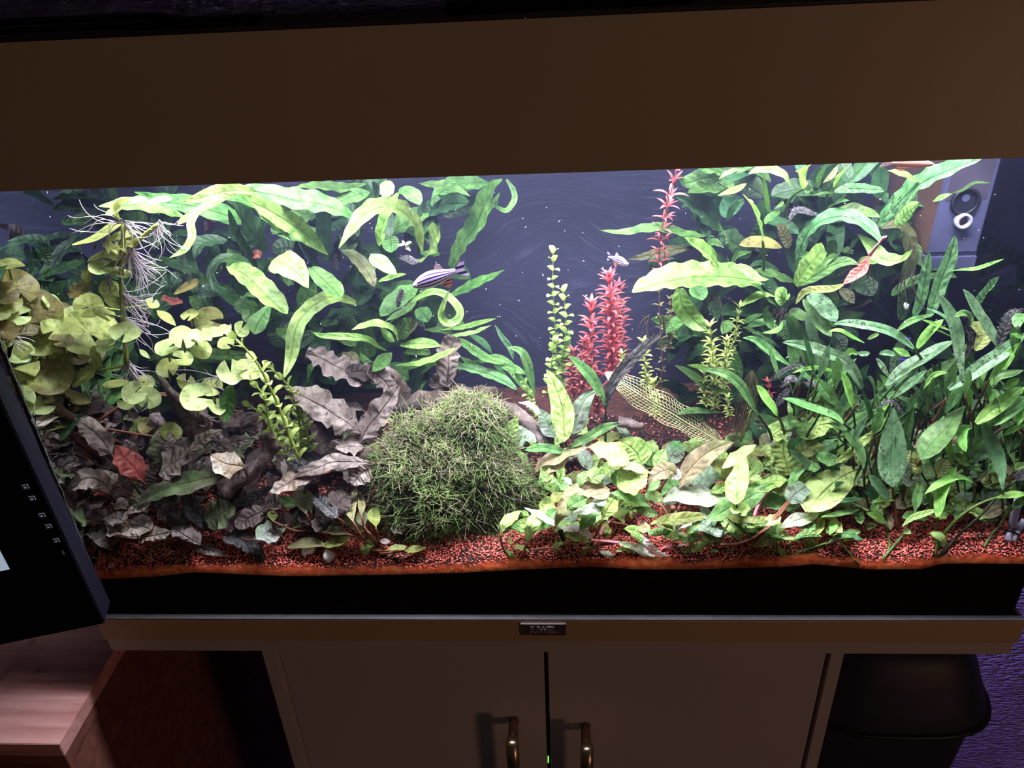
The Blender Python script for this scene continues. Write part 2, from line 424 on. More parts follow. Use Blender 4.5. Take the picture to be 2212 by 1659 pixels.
mq('front_bezel', .001, sw.length-.001, .001, Lz-.001, M['screen_black'], .0002)
def hit(x, y):
    d = ray(x, y); o = nb0+en*.0008; t = (o-CAM).dot(en)/d.dot(en); p = CAM+d*t-o
    return p.dot(ex), p.dot(ez)
s0 = hit(33, 1231)
scr = mq('screen', s0[0], sw.length-.03, s0[1], Lz-.02, M['screen_black'], .0007)
win = mq('lit_window', s0[0]+.0005, s0[0]+.13, s0[1]+.0005, s0[1]+.06, emit('lit_window', (.42, .50, .62), .75), .0012, scr)
M['icon'] = plain('pale_print', (.60, .58, .70), .5); M['iconlit'] = emit('backlit_touch_icon', (.50, .48, .60), .22)
for (x, y) in ((72, 1049), (85, 1074), (104, 1111), (117, 1135), (132, 1166)):
    a, h = hit(x, y); s = .0018
    ic = mq('touch_button', a-s, a+s, h-s, h+s, M['iconlit'], .0007)
    mq('button_face', a-s*.8, a+s*.8, h-s*.8, h+s*.8, M['screen_black'], .0012, ic)
    mq('button_symbol', a-s*.4, a+s*.35, h-s*.35, h+s*.4, M['iconlit'], .0017, ic)
for (x, y, ww, hh) in ((2, 916, .006, .004), (11, 938, .0045, .004), (6, 928, .003, .0012), (145, 1192, .0012, .0035)):
    a, h = hit(x, y); mq('printed_sticker', a-ww/2, a+ww/2, h-hh/2, h+hh/2, M['icon'], .0007)
# stand of the monitor
sb = (mb0+nb0)/2+sw*.45
box('stand_foot', (sb.x-.20, sb.y+.055, DZ+.0003), (sb.x+.02, sb.y+.17, DZ+.012), M['black'], mon, .002)
box('stand_neck', (sb.x-.115, sb.y+.056, DZ+.0121), (sb.x-.045, sb.y+.085, mb0.z+.16), M['black'], mon, .002)

# ------------------------------------------------------------------ dark bin under the right end of the tank
def bin_obj():
    M['binmat'] = plain('dark_navy_plastic', (.028, .026, .062), .5, var=.15)
    pe = un(2172, 1550, .11); X1 = pe.x; zt = un(2105, 1413, .12).z+.004; z1 = pe.z; z2 = un(2140, 1659, .13).z
    H0 = (X1-cxr-.014)/2; cx, hy = X1-H0, .105
    t = thing('storage_bin', (cx, .2, -.76), 'dark rounded plastic bin under the right end of the tank', 'bin')
    def ring(hx, hyy, z, n=40, k=3.2):
        r = []
        for i in range(n):
            a = 2*math.pi*i/n; c, s = math.cos(a), math.sin(a)
            r.append(Vector((cx+hx*math.copysign(abs(c)**(2/k), c), .19+hyy*math.copysign(abs(s)**(2/k), s), z)))
        return r
    def loft(name, prof, mat):
        vs, fs = [], []
        for (hx, hyy, z) in prof: vs += ring(hx, hyy, z)
        n = 40
        for j in range(len(prof)-1):
            for i in range(n): fs.append((j*n+i, j*n+(i+1) % n, (j+1)*n+(i+1) % n, (j+1)*n+i))
        fs.append(tuple(range(n))[::-1]); fs.append(tuple((len(prof)-1)*n+i for i in range(n)))
        return mesh_obj(name, vs, fs, mat, t, True)
    h = H0-.005
    loft('body', [(h*.7, .075, -.758), (h*.78, .085, -.6), (h*.88, .093, z2), (h*.93, .098, z1-.02), (h*.93, .098, z1-.012)], M['binmat'])
    loft('lid', [(h*.94, .101, z1-.011), (h, hy, z1-.008), (h, hy, z1+.002), (h*.97, .104, z1+.010), (h*.92, .098, z1+(zt-z1)*.30), (h*.85, .09, z1+(zt-z1)*.55), (h*.76, .082, z1+(zt-z1)*.80), (h*.66, .07, zt), (h*.4, .05, zt+.006)], M['binmat'])
    loft('lid_rim', [(h+.003, hy+.003, z1-.004), (h+.005, hy+.005, z1-.001), (h+.003, hy+.003, z1+.003)], M['black'])
bin_obj()
# ------------------------------------------------------------------ leaf and plant materials
def S(r, g, b):
    f = lambda c: (c/255/12.92) if c <= 10 else ((c/255+.055)/1.055)**2.4
    return (f(r), f(g), f(b))
def leafmat(name, a, b, vein=None, spots=0.0, spotcol=(.03, .025, .03), trans=.32, tcol=None, bump=.5, veins=9, edge=None, sscale=240, rough=.42, blot=None):
    mt, nt, out = new_mat(name); L = nt.links.new
    uv = nt.nodes.new('ShaderNodeUVMap'); sep = nt.nodes.new('ShaderNodeSeparateXYZ'); L(uv.outputs[0], sep.inputs[0])
    u, v = sep.outputs[0], sep.outputs[1]
    av = math_n(nt, 'ABSOLUTE', math_n(nt, 'SUBTRACT', v, .5))            # 0 on the midrib, .5 on the edge
    rnd = nt.nodes.new('ShaderNodeObjectInfo').outputs['Random']
    n1 = noise_tex(nt, 55, 3)
    col = ramp(nt, n1, [(.32, a), (.68, b)])
    if blot: col = mix(nt, ramp(nt, noise_tex(nt, 38, 2), [(.53, (0, 0, 0)), (.66, (.85, .85, .85))]), col, blot)
    mo = ramp(nt, noise_tex(nt, 170, 3, rough=.7), [(.30, (.34, .38, .36)), (.48, (.86, .88, .84)), (.70, (1.22, 1.20, 1.16))])
    col = mix(nt, 1.0, col, mo, 'MULTIPLY')
    # individual tone
    hs = N(nt, 'ShaderNodeHueSaturation'); L(col, hs.inputs['Color'])
    hs.inputs['Saturation'].default_value = .86; L(math_n(nt, 'MULTIPLY_ADD', rnd, .024, .490), hs.inputs['Hue']); L(math_n(nt, 'MULTIPLY_ADD', rnd, .45, .82), hs.inputs['Value'])
    col = hs.outputs[0]
    if edge: col = mix(nt, ramp(nt, av, [(.36, (0, 0, 0)), (.5, (1, 1, 1))]), col, edge)
    # side veins run out from the midrib
    wob = math_n(nt, 'MULTIPLY', n1, .16)
    ph = math_n(nt, 'MULTIPLY', math_n(nt, 'ADD', math_n(nt, 'MULTIPLY_ADD', av, -.22, u), wob), veins*6.283*.8)
    wv = math_n(nt, 'SINE', ph)
    rib = ramp(nt, av, [(.0, (1, 1, 1)), (.045, (0, 0, 0))])
    vn = ramp(nt, wv, [(.86, (0, 0, 0)), (1.0, (1, 1, 1))])
    if vein:
        col = mix(nt, math_n(nt, 'MULTIPLY', vn, .13), col, vein); col = mix(nt, math_n(nt, 'MULTIPLY', rib, .5), col, vein)
    if spots:
        s = ramp(nt, noise_tex(nt, sscale, 2, rough=.7), [(.68-spots*.28, (0, 0, 0)), (.74-spots*.22, (1, 1, 1))])
        big = ramp(nt, n1, [(.42, (0, 0, 0)), (.60, (1, 1, 1))])
        col = mix(nt, math_n(nt, 'MULTIPLY', math_n(nt, 'MULTIPLY', s, big), .9), col, spotcol)
    p = N(nt, 'ShaderNodeBsdfPrincipled', i_Roughness=rough); p.inputs['Specular IOR Level'].default_value = .22
    L(col, p.inputs['Base Color'])
    bp = N(nt, 'ShaderNodeBump', i_Strength=bump, i_Distance=.0015)
    q = math_n(nt, 'MULTIPLY', math_n(nt, 'MULTIPLY_ADD', wv, .5, .5), math_n(nt, 'SINE', math_n(nt, 'MULTIPLY', av, 6.283)))
    h = math_n(nt, 'ADD', math_n(nt, 'MULTIPLY', q, .55), math_n(nt, 'MULTIPLY', n1, 1.6)); h = math_n(nt, 'SUBTRACT', h, math_n(nt, 'MULTIPLY', rib, .8))
    L(h, bp.inputs['Height']); L(bp.outputs[0], p.inputs['Normal'])
    tr = N(nt, 'ShaderNodeBsdfTranslucent')
    tc = mix(nt, .55, col, tcol if tcol else tuple(min(1, x*1.25) for x in b), 'MIX'); L(tc, tr.inputs['Color'])
    mx = N(nt, 'ShaderNodeMixShader', i_0=trans*.75); L(p.outputs[0], mx.inputs[1]); L(tr.outputs[0], mx.inputs[2]); L(mx.outputs[0], out.inputs[0])
    return mt
LM = {}
LM['fern'] = leafmat('fern_leaf', S(44, 86, 32), S(84, 126, 48), S(30, 60, 26), .15, S(40, 60, 35))
LM['fernlite'] = leafmat('young_fern_leaf', S(90, 136, 52), S(134, 172, 76), S(68, 108, 40), trans=.38)
LM['fernyel'] = leafmat('yellowing_fern_leaf', S(86, 122, 46), S(136, 164, 74), S(66, 94, 36), .1, trans=.38)
LM['ferndark'] = leafmat('shaded_fern_leaf', S(24, 52, 28), S(44, 80, 40), S(18, 36, 22), .25, S(28, 36, 26), trans=.25)  # darker copy of the fern leaf, rear shade put into its colour
LM['fernbrown'] = leafmat('browned_fern_leaf', S(74, 84, 44), S(100, 96, 62), S(60, 60, 40), .7, S(56, 44, 40), trans=.2)
LM['algae'] = leafmat('algae_speckled_leaf', S(58, 106, 58), S(102, 150, 84), S(70, 110, 70), .75, S(40, 54, 44), trans=.22, sscale=420, bump=.9)
LM['grass'] = leafmat('narrow_green_leaf', S(70, 116, 58), S(110, 156, 82), S(92, 140, 76), .38, S(40, 44, 42), trans=.3, veins=3)
LM['grasslite'] = leafmat('fresh_green_leaf', S(104, 176, 58), S(150, 206, 80), S(130, 190, 80), trans=.4, veins=3)
LM['grassdark'] = leafmat('shaded_green_leaf', S(40, 86, 50), S(66, 116, 66), S(60, 100, 60), .2, trans=.25, veins=3)  # darker copy of the narrow leaf, with the shade in its colour
LM['grassalgae'] = leafmat('speckled_narrow_leaf', S(80, 122, 80), S(120, 158, 112), S(96, 140, 96), .6, S(50, 46, 52), trans=.25, veins=3, sscale=380)
LM['fuzz'] = leafmat('fuzz_covered_leaf', S(66, 62, 68), S(98, 94, 100), S(80, 90, 80), .7, S(38, 34, 40), trans=.12, sscale=500, bump=1.0, rough=.8)
LM['lime'] = leafmat('lime_leaf', S(138, 180, 86), S(186, 212, 126), S(156, 190, 108), .3, S(110, 120, 60), trans=.33, edge=S(160, 200, 100))
LM['limespot'] = leafmat('spotted_lime_leaf', S(126, 168, 66), S(184, 206, 104), S(150, 180, 90), .6, S(96, 96, 52), trans=.3, sscale=320, bump=.9)
LM['quilt'] = leafmat('quilted_lime_leaf', S(160, 190, 92), S(216, 222, 134), S(200, 212, 126), trans=.35, veins=7, bump=1.0)
LM['crypt'] = leafmat('mid_green_broad_leaf', S(84, 138, 66), S(128, 172, 92), S(120, 160, 84), .35, S(70, 90, 60), trans=.3)
LM['cryptgrey'] = leafmat('dusty_green_leaf', S(104, 136, 104), S(160, 174, 158), S(100, 130, 90), .5, S(84, 72, 56), trans=.2, blot=S(150, 148, 156), rough=.6)
LM['cryptbrown'] = leafmat('rusty_broad_leaf', S(142, 120, 88), S(178, 160, 126), S(190, 140, 84), .35, S(120, 92, 64), trans=.25, blot=S(150, 160, 104), rough=.55)
LM['cryptwhite'] = leafmat('pale_dusty_leaf', S(150, 158, 128), S(196, 198, 190), S(180, 150, 90), .3, S(120, 116, 90), trans=.22, blot=S(140, 176, 112), rough=.6)
LM['cryptpink'] = leafmat('pale_pink_leaf', S(214, 190, 196), S(236, 218, 222), S(206, 150, 160), trans=.3)
LM['olive'] = leafmat('olive_leaf', S(108, 118, 52), S(148, 150, 74), S(120, 130, 60), .4, S(90, 76, 44), trans=.33)
LM['brown'] = leafmat('grey_brown_leaf', S(94, 76, 78), S(148, 128, 130), S(96, 78, 76), .35, S(64, 50, 46), trans=.14, tcol=S(150, 60, 40), rough=.6, blot=S(126, 110, 106), bump=.9)
LM['brownlite'] = leafmat('pale_brown_leaf', S(136, 116, 112), S(186, 168, 166), S(126, 96, 84), .3, S(96, 72, 60), trans=.16, tcol=S(160, 70, 50), rough=.6, blot=S(140, 112, 92), bump=.9)
LM['browndark'] = leafmat('dark_brown_leaf', S(46, 32, 34), S(76, 56, 56), S(60, 46, 46), .3, S(36, 28, 28), trans=.12, tcol=S(120, 40, 34), rough=.6)  # dark brown leaf, deepened further to carry the shade between leaves
LM['browngreen'] = leafmat('brown_green_leaf', S(84, 90, 62), S(116, 118, 92), S(100, 110, 60), .5, S(90, 78, 76), trans=.16, rough=.6, blot=S(74, 116, 58))
LM['redleaf'] = leafmat('red_broad_leaf', S(150, 52, 44), S(196, 84, 70), S(120, 30, 36), .15, S(110, 50, 40), trans=.4, tcol=S(220, 70, 50))
LM['penny'] = leafmat('pennywort_leaf', S(130, 140, 62), S(170, 174, 90), S(184, 188, 116), .2, S(120, 104, 56), trans=.38, veins=1, bump=.25)
LM['pennybrown'] = leafmat('aged_pennywort_leaf', S(98, 88, 44), S(136, 122, 66), S(140, 130, 76), .45, S(96, 72, 46), trans=.35, veins=1, bump=.3, blot=S(140, 150, 60))
LM['pennylite'] = leafmat('fresh_pennywort_leaf', S(156, 176, 98), S(190, 200, 128), S(204, 210, 150), .1, S(90, 90, 50), trans=.38, veins=1, bump=.25)
LM['cryptolive'] = leafmat('olive_small_leaf', S(116, 112, 74), S(154, 146, 104), S(140, 130, 90), .2, S(100, 84, 60), trans=.3)
LM['bacopa'] = leafmat('bacopa_leaf', S(142, 166, 72), S(178, 192, 104), S(170, 186, 100), .2, S(100, 84, 50), trans=.36, veins=2, bump=.2)
LM['red'] = leafmat('red_stem_leaf', S(196, 42, 72), S(220, 82, 98), S(222, 120, 124), trans=.4, tcol=S(240, 80, 90), veins=1, bump=.2)
LM['reddark'] = leafmat('dark_red_stem_leaf', S(146, 50, 66), S(180, 84, 84), S(186, 94, 94), trans=.36, tcol=S(220, 70, 70), veins=1, bump=.2)
LM['yelstem'] = leafmat('yellow_green_stem_leaf', S(168, 188, 84), S(206, 214, 124), S(200, 206, 120), trans=.4, veins=1, bump=.2)
LM['lysi'] = leafmat('round_yellow_green_leaf', S(150, 196, 76), S(190, 218, 112), S(176, 206, 100), trans=.4, veins=1, bump=.2)
M['petiole'] = plain('red_brown_petiole', S(112, 66, 48), .5, var=.2, scale=80)
M['petiole_pink'] = plain('pink_petiole', S(214, 126, 140), .45, var=.15, scale=80)
M['petiole_green'] = plain('green_petiole', S(78, 100, 44), .5, var=.25, scale=80)
M['petiole_dark'] = plain('dark_green_petiole', S(38, 50, 30), .5, var=.25, scale=80)
M['stem_red'] = plain('reddish_stem', S(150, 92, 84), .5, var=.2)
M['stem_green'] = plain('yellow_green_stem', S(148, 160, 74), .5, var=.2)
M['fuzzhair'] = plain('grey_black_algae', S(74, 66, 76), .8, var=.3)
M['root'] = plain('white_root', S(214, 196, 214), .5, var=.12, scale=90)

# ------------------------------------------------------------------ leaf geometry
PROF = {
 'lance': [(0, .10), (.08, .34), (.2, .72), (.38, 1.0), (.55, .97), (.75, .70), (.9, .34), (1, .03)],
 'strap': [(0, .30), (.08, .60), (.2, .88), (.4, 1.0), (.7, .96), (.85, .72), (.95, .38), (1, .05)],
 'ovate': [(0, .10), (.07, .55), (.2, .92), (.36, 1.0), (.55, .90), (.75, .62), (.9, .28), (1, .03)],
 'oval': [(0, .16), (.1, .58), (.3, .94), (.5, 1.0), (.7, .94), (.88, .62), (.96, .34), (1, .06)],
 'spat': [(0, .12), (.2, .34), (.45, .76), (.7, 1.0), (.85, .90), (.95, .52), (1, .08)],
 'torn': [(0, .30), (.15, .75), (.35, 1.0), (.7, .95), (.9, .88), (1, .62)],
 'grassy': [(0, .16), (.12, .40), (.3, .80), (.5, 1.0), (.7, .90), (.87, .55), (1, .03)],
}
def prof(kind, u):
    t = PROF[kind]
    for (a, x), (b, y) in zip(t, t[1:]):
        if u <= b: return x+(y-x)*(u-a)/(b-a)
    return t[-1][1]
def ribbon(path, hw, kind, nl, nc, roll=0., twist=0., cup=.22, wave=0., wf=5., rag=0., up=.75, seed=0., fixed=None, rumple=0.):
    n = len(path); V, F, UV = [], [], []
    prevN = None
    for i, p in enumerate(path):
        u = i/(n-1)
        T = (path[min(i+1, n-1)]-path[max(i-1, 0)]).normalized()
        view = (CAM-p).normalized()
        N0 = fixed if fixed else (view*(1-up*.5)+Vector((0, 0, 1))*up)
        Nn = N0-T*N0.dot(T)
        if Nn.length < 1e-3: Nn = prevN or T.orthogonal()
        Nn.normalize()
        if prevN: Nn = (Nn+(prevN-T*prevN.dot(T))*.6).normalized()
        prevN = Nn.copy()
        W = T.cross(Nn).normalized()
        a = roll+twist*(u-.5)
        W, Nr = W*math.cos(a)+Nn*math.sin(a), Nn*math.cos(a)-W*math.sin(a)
        comp = math.sqrt(max(.18, 1-W.dot(view)**2)) if fixed is None else 1
        h = hw*prof(kind, u)/comp
        for j in range(nc+1):
            v = -1+2*j/nc; av = abs(v); sg = 1 if v > 0 else -1
            edge = 1+(rag*mnoise.noise(Vector((u*14+seed, sg*3.1, seed)))*(av**2) if rag else 0)
            off = cup*h*(av**1.4)
            if wave: off += wave*h*av*av*math.sin(u*wf*6.283+sg*1.3+seed*3)
            if rumple: off += rumple*hw*mnoise.noise(Vector((u*5.0+seed*7, v*1.6, seed)))
            V.append(p+W*(h*v*edge)+Nr*off); UV.append((u, j/nc))
    for i in range(n-1):
        for j in range(nc):
            a = i*(nc+1)+j
            F.append((a, a+1, a+nc+2, a+nc+1))
    return V, F, UV

class Frame:
    def __init__(s, x, y, k): s.x, s.y, s.k = x, y, k
    def pts(s, c): return [(s.x+c[i]/s.k, s.y+c[i+1]/s.k) for i in range(0, len(c), 2)]
R0 = Frame(0, 0, 1)
R1 = Frame(0, 400, 3.95); R2 = Frame(0, 800, 3.607); R3 = Frame(480, 380, 3.771); R4 = Frame(480, 800, 3.607)
R5 = Frame(1000, 360, 3.607); R6 = Frame(1000, 800, 3.607); R7 = Frame(1500, 340, 3.107); R8 = Frame(1500, 800, 3.107)
R9 = Frame(1560, 340, 5.924); R10 = Frame(1560, 600, 5.924); R11 = Frame(1872, 560, 5.924); R12 = Frame(1600, 860, 5.924)
R13 = Frame(1872, 820, 5.924); R14 = Frame(1872, 1000, 5.924); R15 = Frame(1080, 1000, 5.53); R16 = Frame(1400, 940, 5.719)
RF = Frame(1880, 340, 6.38)

def path3(pts, d0, d1):
    n = len(pts); out = []
    for i, (x, y) in enumerate(pts):
        d = d0+(d1-d0)*i/max(1, n-1)
        if d < 0: d = max(YF, Gpx(x, y).y+d)          # negative: that far in front of the gravel seen there
        p = inside(x, y, d)
        g = ground(p.x, p.y)+.001
        if p.z < g:                       # keep above the gravel: slide along the sight line
            p = Gpx(x, y, .001)
        out.append(p)
    return out
_seed = [0]
LEANERS = ('lime', 'limespot', 'quilt', 'crypt', 'cryptgrey', 'cryptbrown', 'cryptwhite', 'cryptpink', 'olive', 'cryptolive', 'grass', 'grasslite', 'grassalgae')
WF = {m_: 1.28 for m_ in ('brown', 'brownlite', 'browndark', 'browngreen')}
def leaf(pl, fr, c, w, d0, d1, mat='fern', kind='lance', pet=None, petmat='petiole', petr=None, name='leaf', nl=None, auto=False, lean=None, **kw):
    """one leaf of plant pl, base to tip along the polyline c"""
    _seed[0] += 1; sd = _seed[0]*1.37
    P2 = fr.pts(c)
    p3 = path3(P2, d0, d1)
    if lean is None: lean = .55 if mat in LEANERS else .30
    if lean:                               # leaves lie back: higher points stand deeper in the tank
        ym = sum(y for _, y in P2)/len(P2)
        q3 = []
        for (x, y), p in zip(P2, p3):
            q = inside(x, y, min(YB-.004, max(YF+.001, p.y+lean*(ym-y)*px2m(p))))
            q3.append(q if q.z > ground(q.x, q.y)+.001 else p)
        p3 = q3
    length = sum((p3[i+1]-p3[i]).length for i in range(len(p3)-1))
    wpx = w/fr.k
    nl = nl or int(min(44, max(10, length/.0035)))
    path = catmull(p3, nl)
    hw = .5*wpx*WF.get(mat, 1.16)*px2m(path[len(path)//2])
    nc = 6 if wpx > 22 else 4
    kw.setdefault('twist', .25*math.sin(sd)); kw.setdefault('roll', .30*math.sin(sd*2.3))
    if mat.startswith('fern') or mat == 'algae':
        kw.setdefault('wave', .11); kw.setdefault('wf', max(1.5, length/.016)); kw.setdefault('rag', .07); kw.setdefault('rumple', .10)
    V, F, UV = ribbon(path, hw, kind, nl, nc, seed=sd, **kw)
    lo = YF+.0005
    for v in V:                            # stay behind the front glass and between the side panes
        if v.y < lo: v.y = lo
        if v.x < XL-.002: v.x = XL-.002
        if v.x > XR+.002: v.x = XR+.002
    o = mesh_obj(name, V, F, LM[mat], pl, True, UV)
    if pet:
        q = path3(fr.pts(pet[0]), pet[1], pet[2]) if isinstance(pet, tuple) else path3(fr.pts(pet), d0, d0)
        q = [p3[0]] + q
        r = petr or .0011
        tube('petiole', q, r*.8, r*1.15, M[petmat], o, 6, 10)
    if mat == 'fuzz':
        rs = random.Random(int(sd*1000)); hv, hf = [], []
        for _ in range(int(90+length*2600)):
            p = V[rs.randrange(len(V))]; dv = Vector((rs.gauss(0, 1), rs.gauss(-.3, 1), rs.gauss(.6, 1))).normalized()*rs.uniform(.0012, .0032)
            tube_geo([p, p+dv*.6, p+dv+Vector((rs.gauss(0, .0005), 0, -.0004))], [.00016, .00013, .00006], 3, hv, hf, False)
        h_ = mesh_obj('algae_tuft', hv, hf, M['fuzzhair'], o, True); h_['kind'] = 'stuff'
    if auto:
        b = pl.location+Vector((.004*math.sin(sd), .004*math.cos(sd), 0)); t0 = (p3[0]-p3[1]).normalized()
        mid = p3[0].lerp(b, .5)+t0*((p3[0]-b).length*.22); mid.z = max(mid.z, min(p3[0].z, b.z)+.003); mid.y = max(mid.y, YF+.001)
        tube('petiole', [p3[0], mid, b], .0008, .0012, M[petmat], o, 6, 8)
    return o
def leaves(pl, fr, mat, kind, rows, **kw):
    for r in rows:
        ex = dict(kw)
        if len(r) > 4: ex.update(r[4])
        m_, k_ = ex.pop('mat', mat), ex.pop('kind', kind)
        leaf(pl, fr, r[0], r[1], r[2], r[3], m_, k_, **ex)
def plant(name, label, fr, x, y, d=None, cat='aquatic plant', group=None):
    X, Y = fr.pts([x, y])[0]
    p = Gpx(X, Y) if d is None else inside(X, Y, d)
    return thing(name, p, label, cat, group)

# ------------------------------------------------------------------ gravel bed
FRONT = [(0, 1250), (210, 1246), (330, 1240), (420, 1230), (600, 1238), (700, 1238), (860, 1235), (1000, 1231), (1110, 1225), (1200, 1221), (1280, 1218), (1380, 1224), (1480, 1224),
         (1600, 1221), (1700, 1218), (1760, 1212), (1880, 1224), (1990, 1223), (2040, 1211), (2212, 1212), (2300, 1212)]
FXZ = [(un(x, y, .0105).x, un(x, y, .0105).z) for x, y in FRONT]
def zfront(X):
    for (a, za), (b, zb) in zip(FXZ, FXZ[1:]):
        if X <= b:
            t = max(0, min(1, (X-a)/(b-a))); return za+(zb-za)*t
    return FXZ[-1][1]
def ground(X, Y):
    y = Y-.0105
    z = zfront(X)+.013*(1-math.exp(-y/.007))+.165*min(y, .135)-.06*max(0, y-.15)
    return z+.0045*mnoise.noise(Vector((X*14, Y*14, 3.3)))*min(1, y/.03)
def Gpx(x, y, lift=0.0):
    Y = .0105
    while Y < .276:
        p = un(x, y, Y)
        if p.z <= ground(p.x, Y)+lift: break
        Y += .002
    p = un(x, y, Y); p.x = max(XL, min(XR, p.x)); p.z = max(p.z, ground(p.x, p.y)+lift) if Y < .276 else ground(p.x, p.y)+lift
    return p
def build_gravel():
    mt, nt, out = new_mat('red_gravel'); L = nt.links.new
    at = N(nt, 'ShaderNodeAttribute', attribute_name='tone')
    b = N(nt, 'ShaderNodeBsdfPrincipled', i_Roughness=.6)
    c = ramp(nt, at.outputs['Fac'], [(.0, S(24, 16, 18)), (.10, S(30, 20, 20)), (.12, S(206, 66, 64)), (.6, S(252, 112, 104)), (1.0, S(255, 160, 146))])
    L(mix(nt, math_n(nt, 'MULTIPLY', noise_tex(nt, 900, 2), .25), c, S(120, 60, 50)), b.inputs['Base Color'])
    L(b.outputs[0], out.inputs[0])
    rng = np.random.default_rng(5)
    ico = [(0, 0, 1), (.89, 0, .45), (.28, .85, .45), (-.72, .53, .45), (-.72, -.53, .45), (.28, -.85, .45), (0, 0, -1)]
    # flat-bottomed grain: 6 visible top points and a foot point
    tf = np.array([(0, 1, 2), (0, 2, 3), (0, 3, 4), (0, 4, 5), (0, 5, 1), (6, 2, 1), (6, 3, 2), (6, 4, 3), (6, 5, 4), (6, 1, 5)])
    ico = np.array(ico)
    P = []
    def scatter(n, y0, y1, r):
        for _ in range(n):
            X = rng.uniform(-.3985, .3985); Y = y0+(y1-y0)*rng.random()
            P.append((X, Y, ground(X, Y)-r*.25, r*rng.uniform(.7, 1.25)))
    scatter(23000, .0110, .055, .00095); scatter(15000, .055, .11, .00115); scatter(11000, .11, .20, .0015)
    P = np.array(P); n = len(P)
    ang = rng.uniform(0, 6.283, n); ca, sa = np.cos(ang), np.sin(ang)
    sc = P[:, 3][:, None]*rng.uniform(.75, 1.2, (n, 3))
    loc = ico[None]*sc[:, None, :]+rng.normal(0, .00012, (n, 7, 3))
    X = loc[..., 0]*ca[:, None]-loc[..., 1]*sa[:, None]; Yv = loc[..., 0]*sa[:, None]+loc[..., 1]*ca[:, None]
    V = np.stack([X+P[:, 0:1], Yv+P[:, 1:2], loc[..., 2]+P[:, 2:3]], -1).reshape(-1, 3)
    V[:, 1] = np.maximum(V[:, 1], .0104)
    Fc = (tf[None]+(np.arange(n)*7)[:, None, None]).reshape(-1, 3)
    me = bpy.data.meshes.new('gravel'); me.vertices.add(len(V)); me.vertices.foreach_set('co', V.ravel().astype(np.float32))
    me.loops.add(Fc.size); me.loops.foreach_set('vertex_index', Fc.ravel().astype(np.int32))
    me.polygons.add(len(Fc)); me.polygons.foreach_set('loop_start', np.arange(0, Fc.size, 3, dtype=np.int32))
    me.polygons.foreach_set('use_smooth', np.ones(len(Fc), bool))
    me.update(calc_edges=True)
    tone = rng.uniform(.12, 1, n)
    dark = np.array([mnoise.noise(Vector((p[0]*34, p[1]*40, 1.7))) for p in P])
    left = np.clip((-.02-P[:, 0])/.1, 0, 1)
    tone[rng.random(n) < np.clip(.05+dark*(.25+.4*left)+.10*left+.9*np.clip((P[:,1]-.065)/.07,0,1), .03, .9)] = .03  # black grains in patches; their rising share at the rear carries plant shade
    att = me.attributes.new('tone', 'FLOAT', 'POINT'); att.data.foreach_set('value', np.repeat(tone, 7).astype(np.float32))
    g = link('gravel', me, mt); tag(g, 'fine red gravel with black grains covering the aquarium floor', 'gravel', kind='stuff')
    # the bed under the loose grains
    nx, ny = 130, 46; vs, fs = [], []
    for j in range(ny+1):
        Y = .0106+(.282-.0106)*(j/ny)**1.7
        for i in range(nx+1):
            X = -.3995+.799*i/nx; vs.append((X, Y, ground(X, Y)-.0006))
    for j in range(ny):
        for i in range(nx):
            a = j*(nx+1)+i; fs.append((a, a+1, a+nx+2, a+nx+1))
    mt2, nt, out = new_mat('algae_stained_gravel_bed'); b = N(nt, 'ShaderNodeBsdfPrincipled', i_Roughness=.8)
    f = noise_tex(nt, 160, 4)
    nt.links.new(ramp(nt, f, [(.35, S(34, 18, 17)), (.62, S(84, 36, 30)), (.8, S(120, 52, 40))]), b.inputs['Base Color']); nt.links.new(b.outputs[0], out.inputs[0])
    bed = mesh_obj('gravel_bed', vs, fs, mt2, None, True); tag(bed, 'rust coloured bed of compacted gravel under the loose grains', 'gravel', kind='stuff')
    # soil layer pressed against the front pane, its lack of light painted black
    vs, fs = [], []
    for i in range(nx+1):
        X = -.3995+.799*i/nx; z = zfront(X)-.0012+.0012*mnoise.noise(Vector((X*220, 0, 0)))
        vs += [(X, .0105, .0005), (X, .0105, z), (X, .018, z-.0015), (X, .018, .0005)]
    for i in range(nx):
        a = i*4
        for k in range(3): fs.append((a+k, a+k+1, a+k+5, a+k+4))
    soil = mesh_obj('substrate_soil', vs, fs, plain('unlit_soil', S(20, 15, 13), .95, var=.4, scale=300, spec=.05), None, False)
    tag(soil, 'soil layer pressed against the lower front glass, coloured black for lack of light', 'soil', kind='stuff')
build_gravel()
# rusty algae film on the inside of the front pane, just above the soil
_v, _f, _uv = [], [], []
for i in range(161):
    X = -.399+.798*i/160; z = zfront(X); hgt = .0125+.004*mnoise.noise(Vector((X*18, 0, 9)))
    for k in range(4): _v.append((X, .0103, z-.003+hgt*k/3)); _uv.append((i/160, k/3))
for i in range(160):
    for k in range(3): q = i*4+k; _f.append((q, q+4, q+5, q+1))
mesh_obj('algae_film', _v, _f, M['film'], aq, True, _uv)

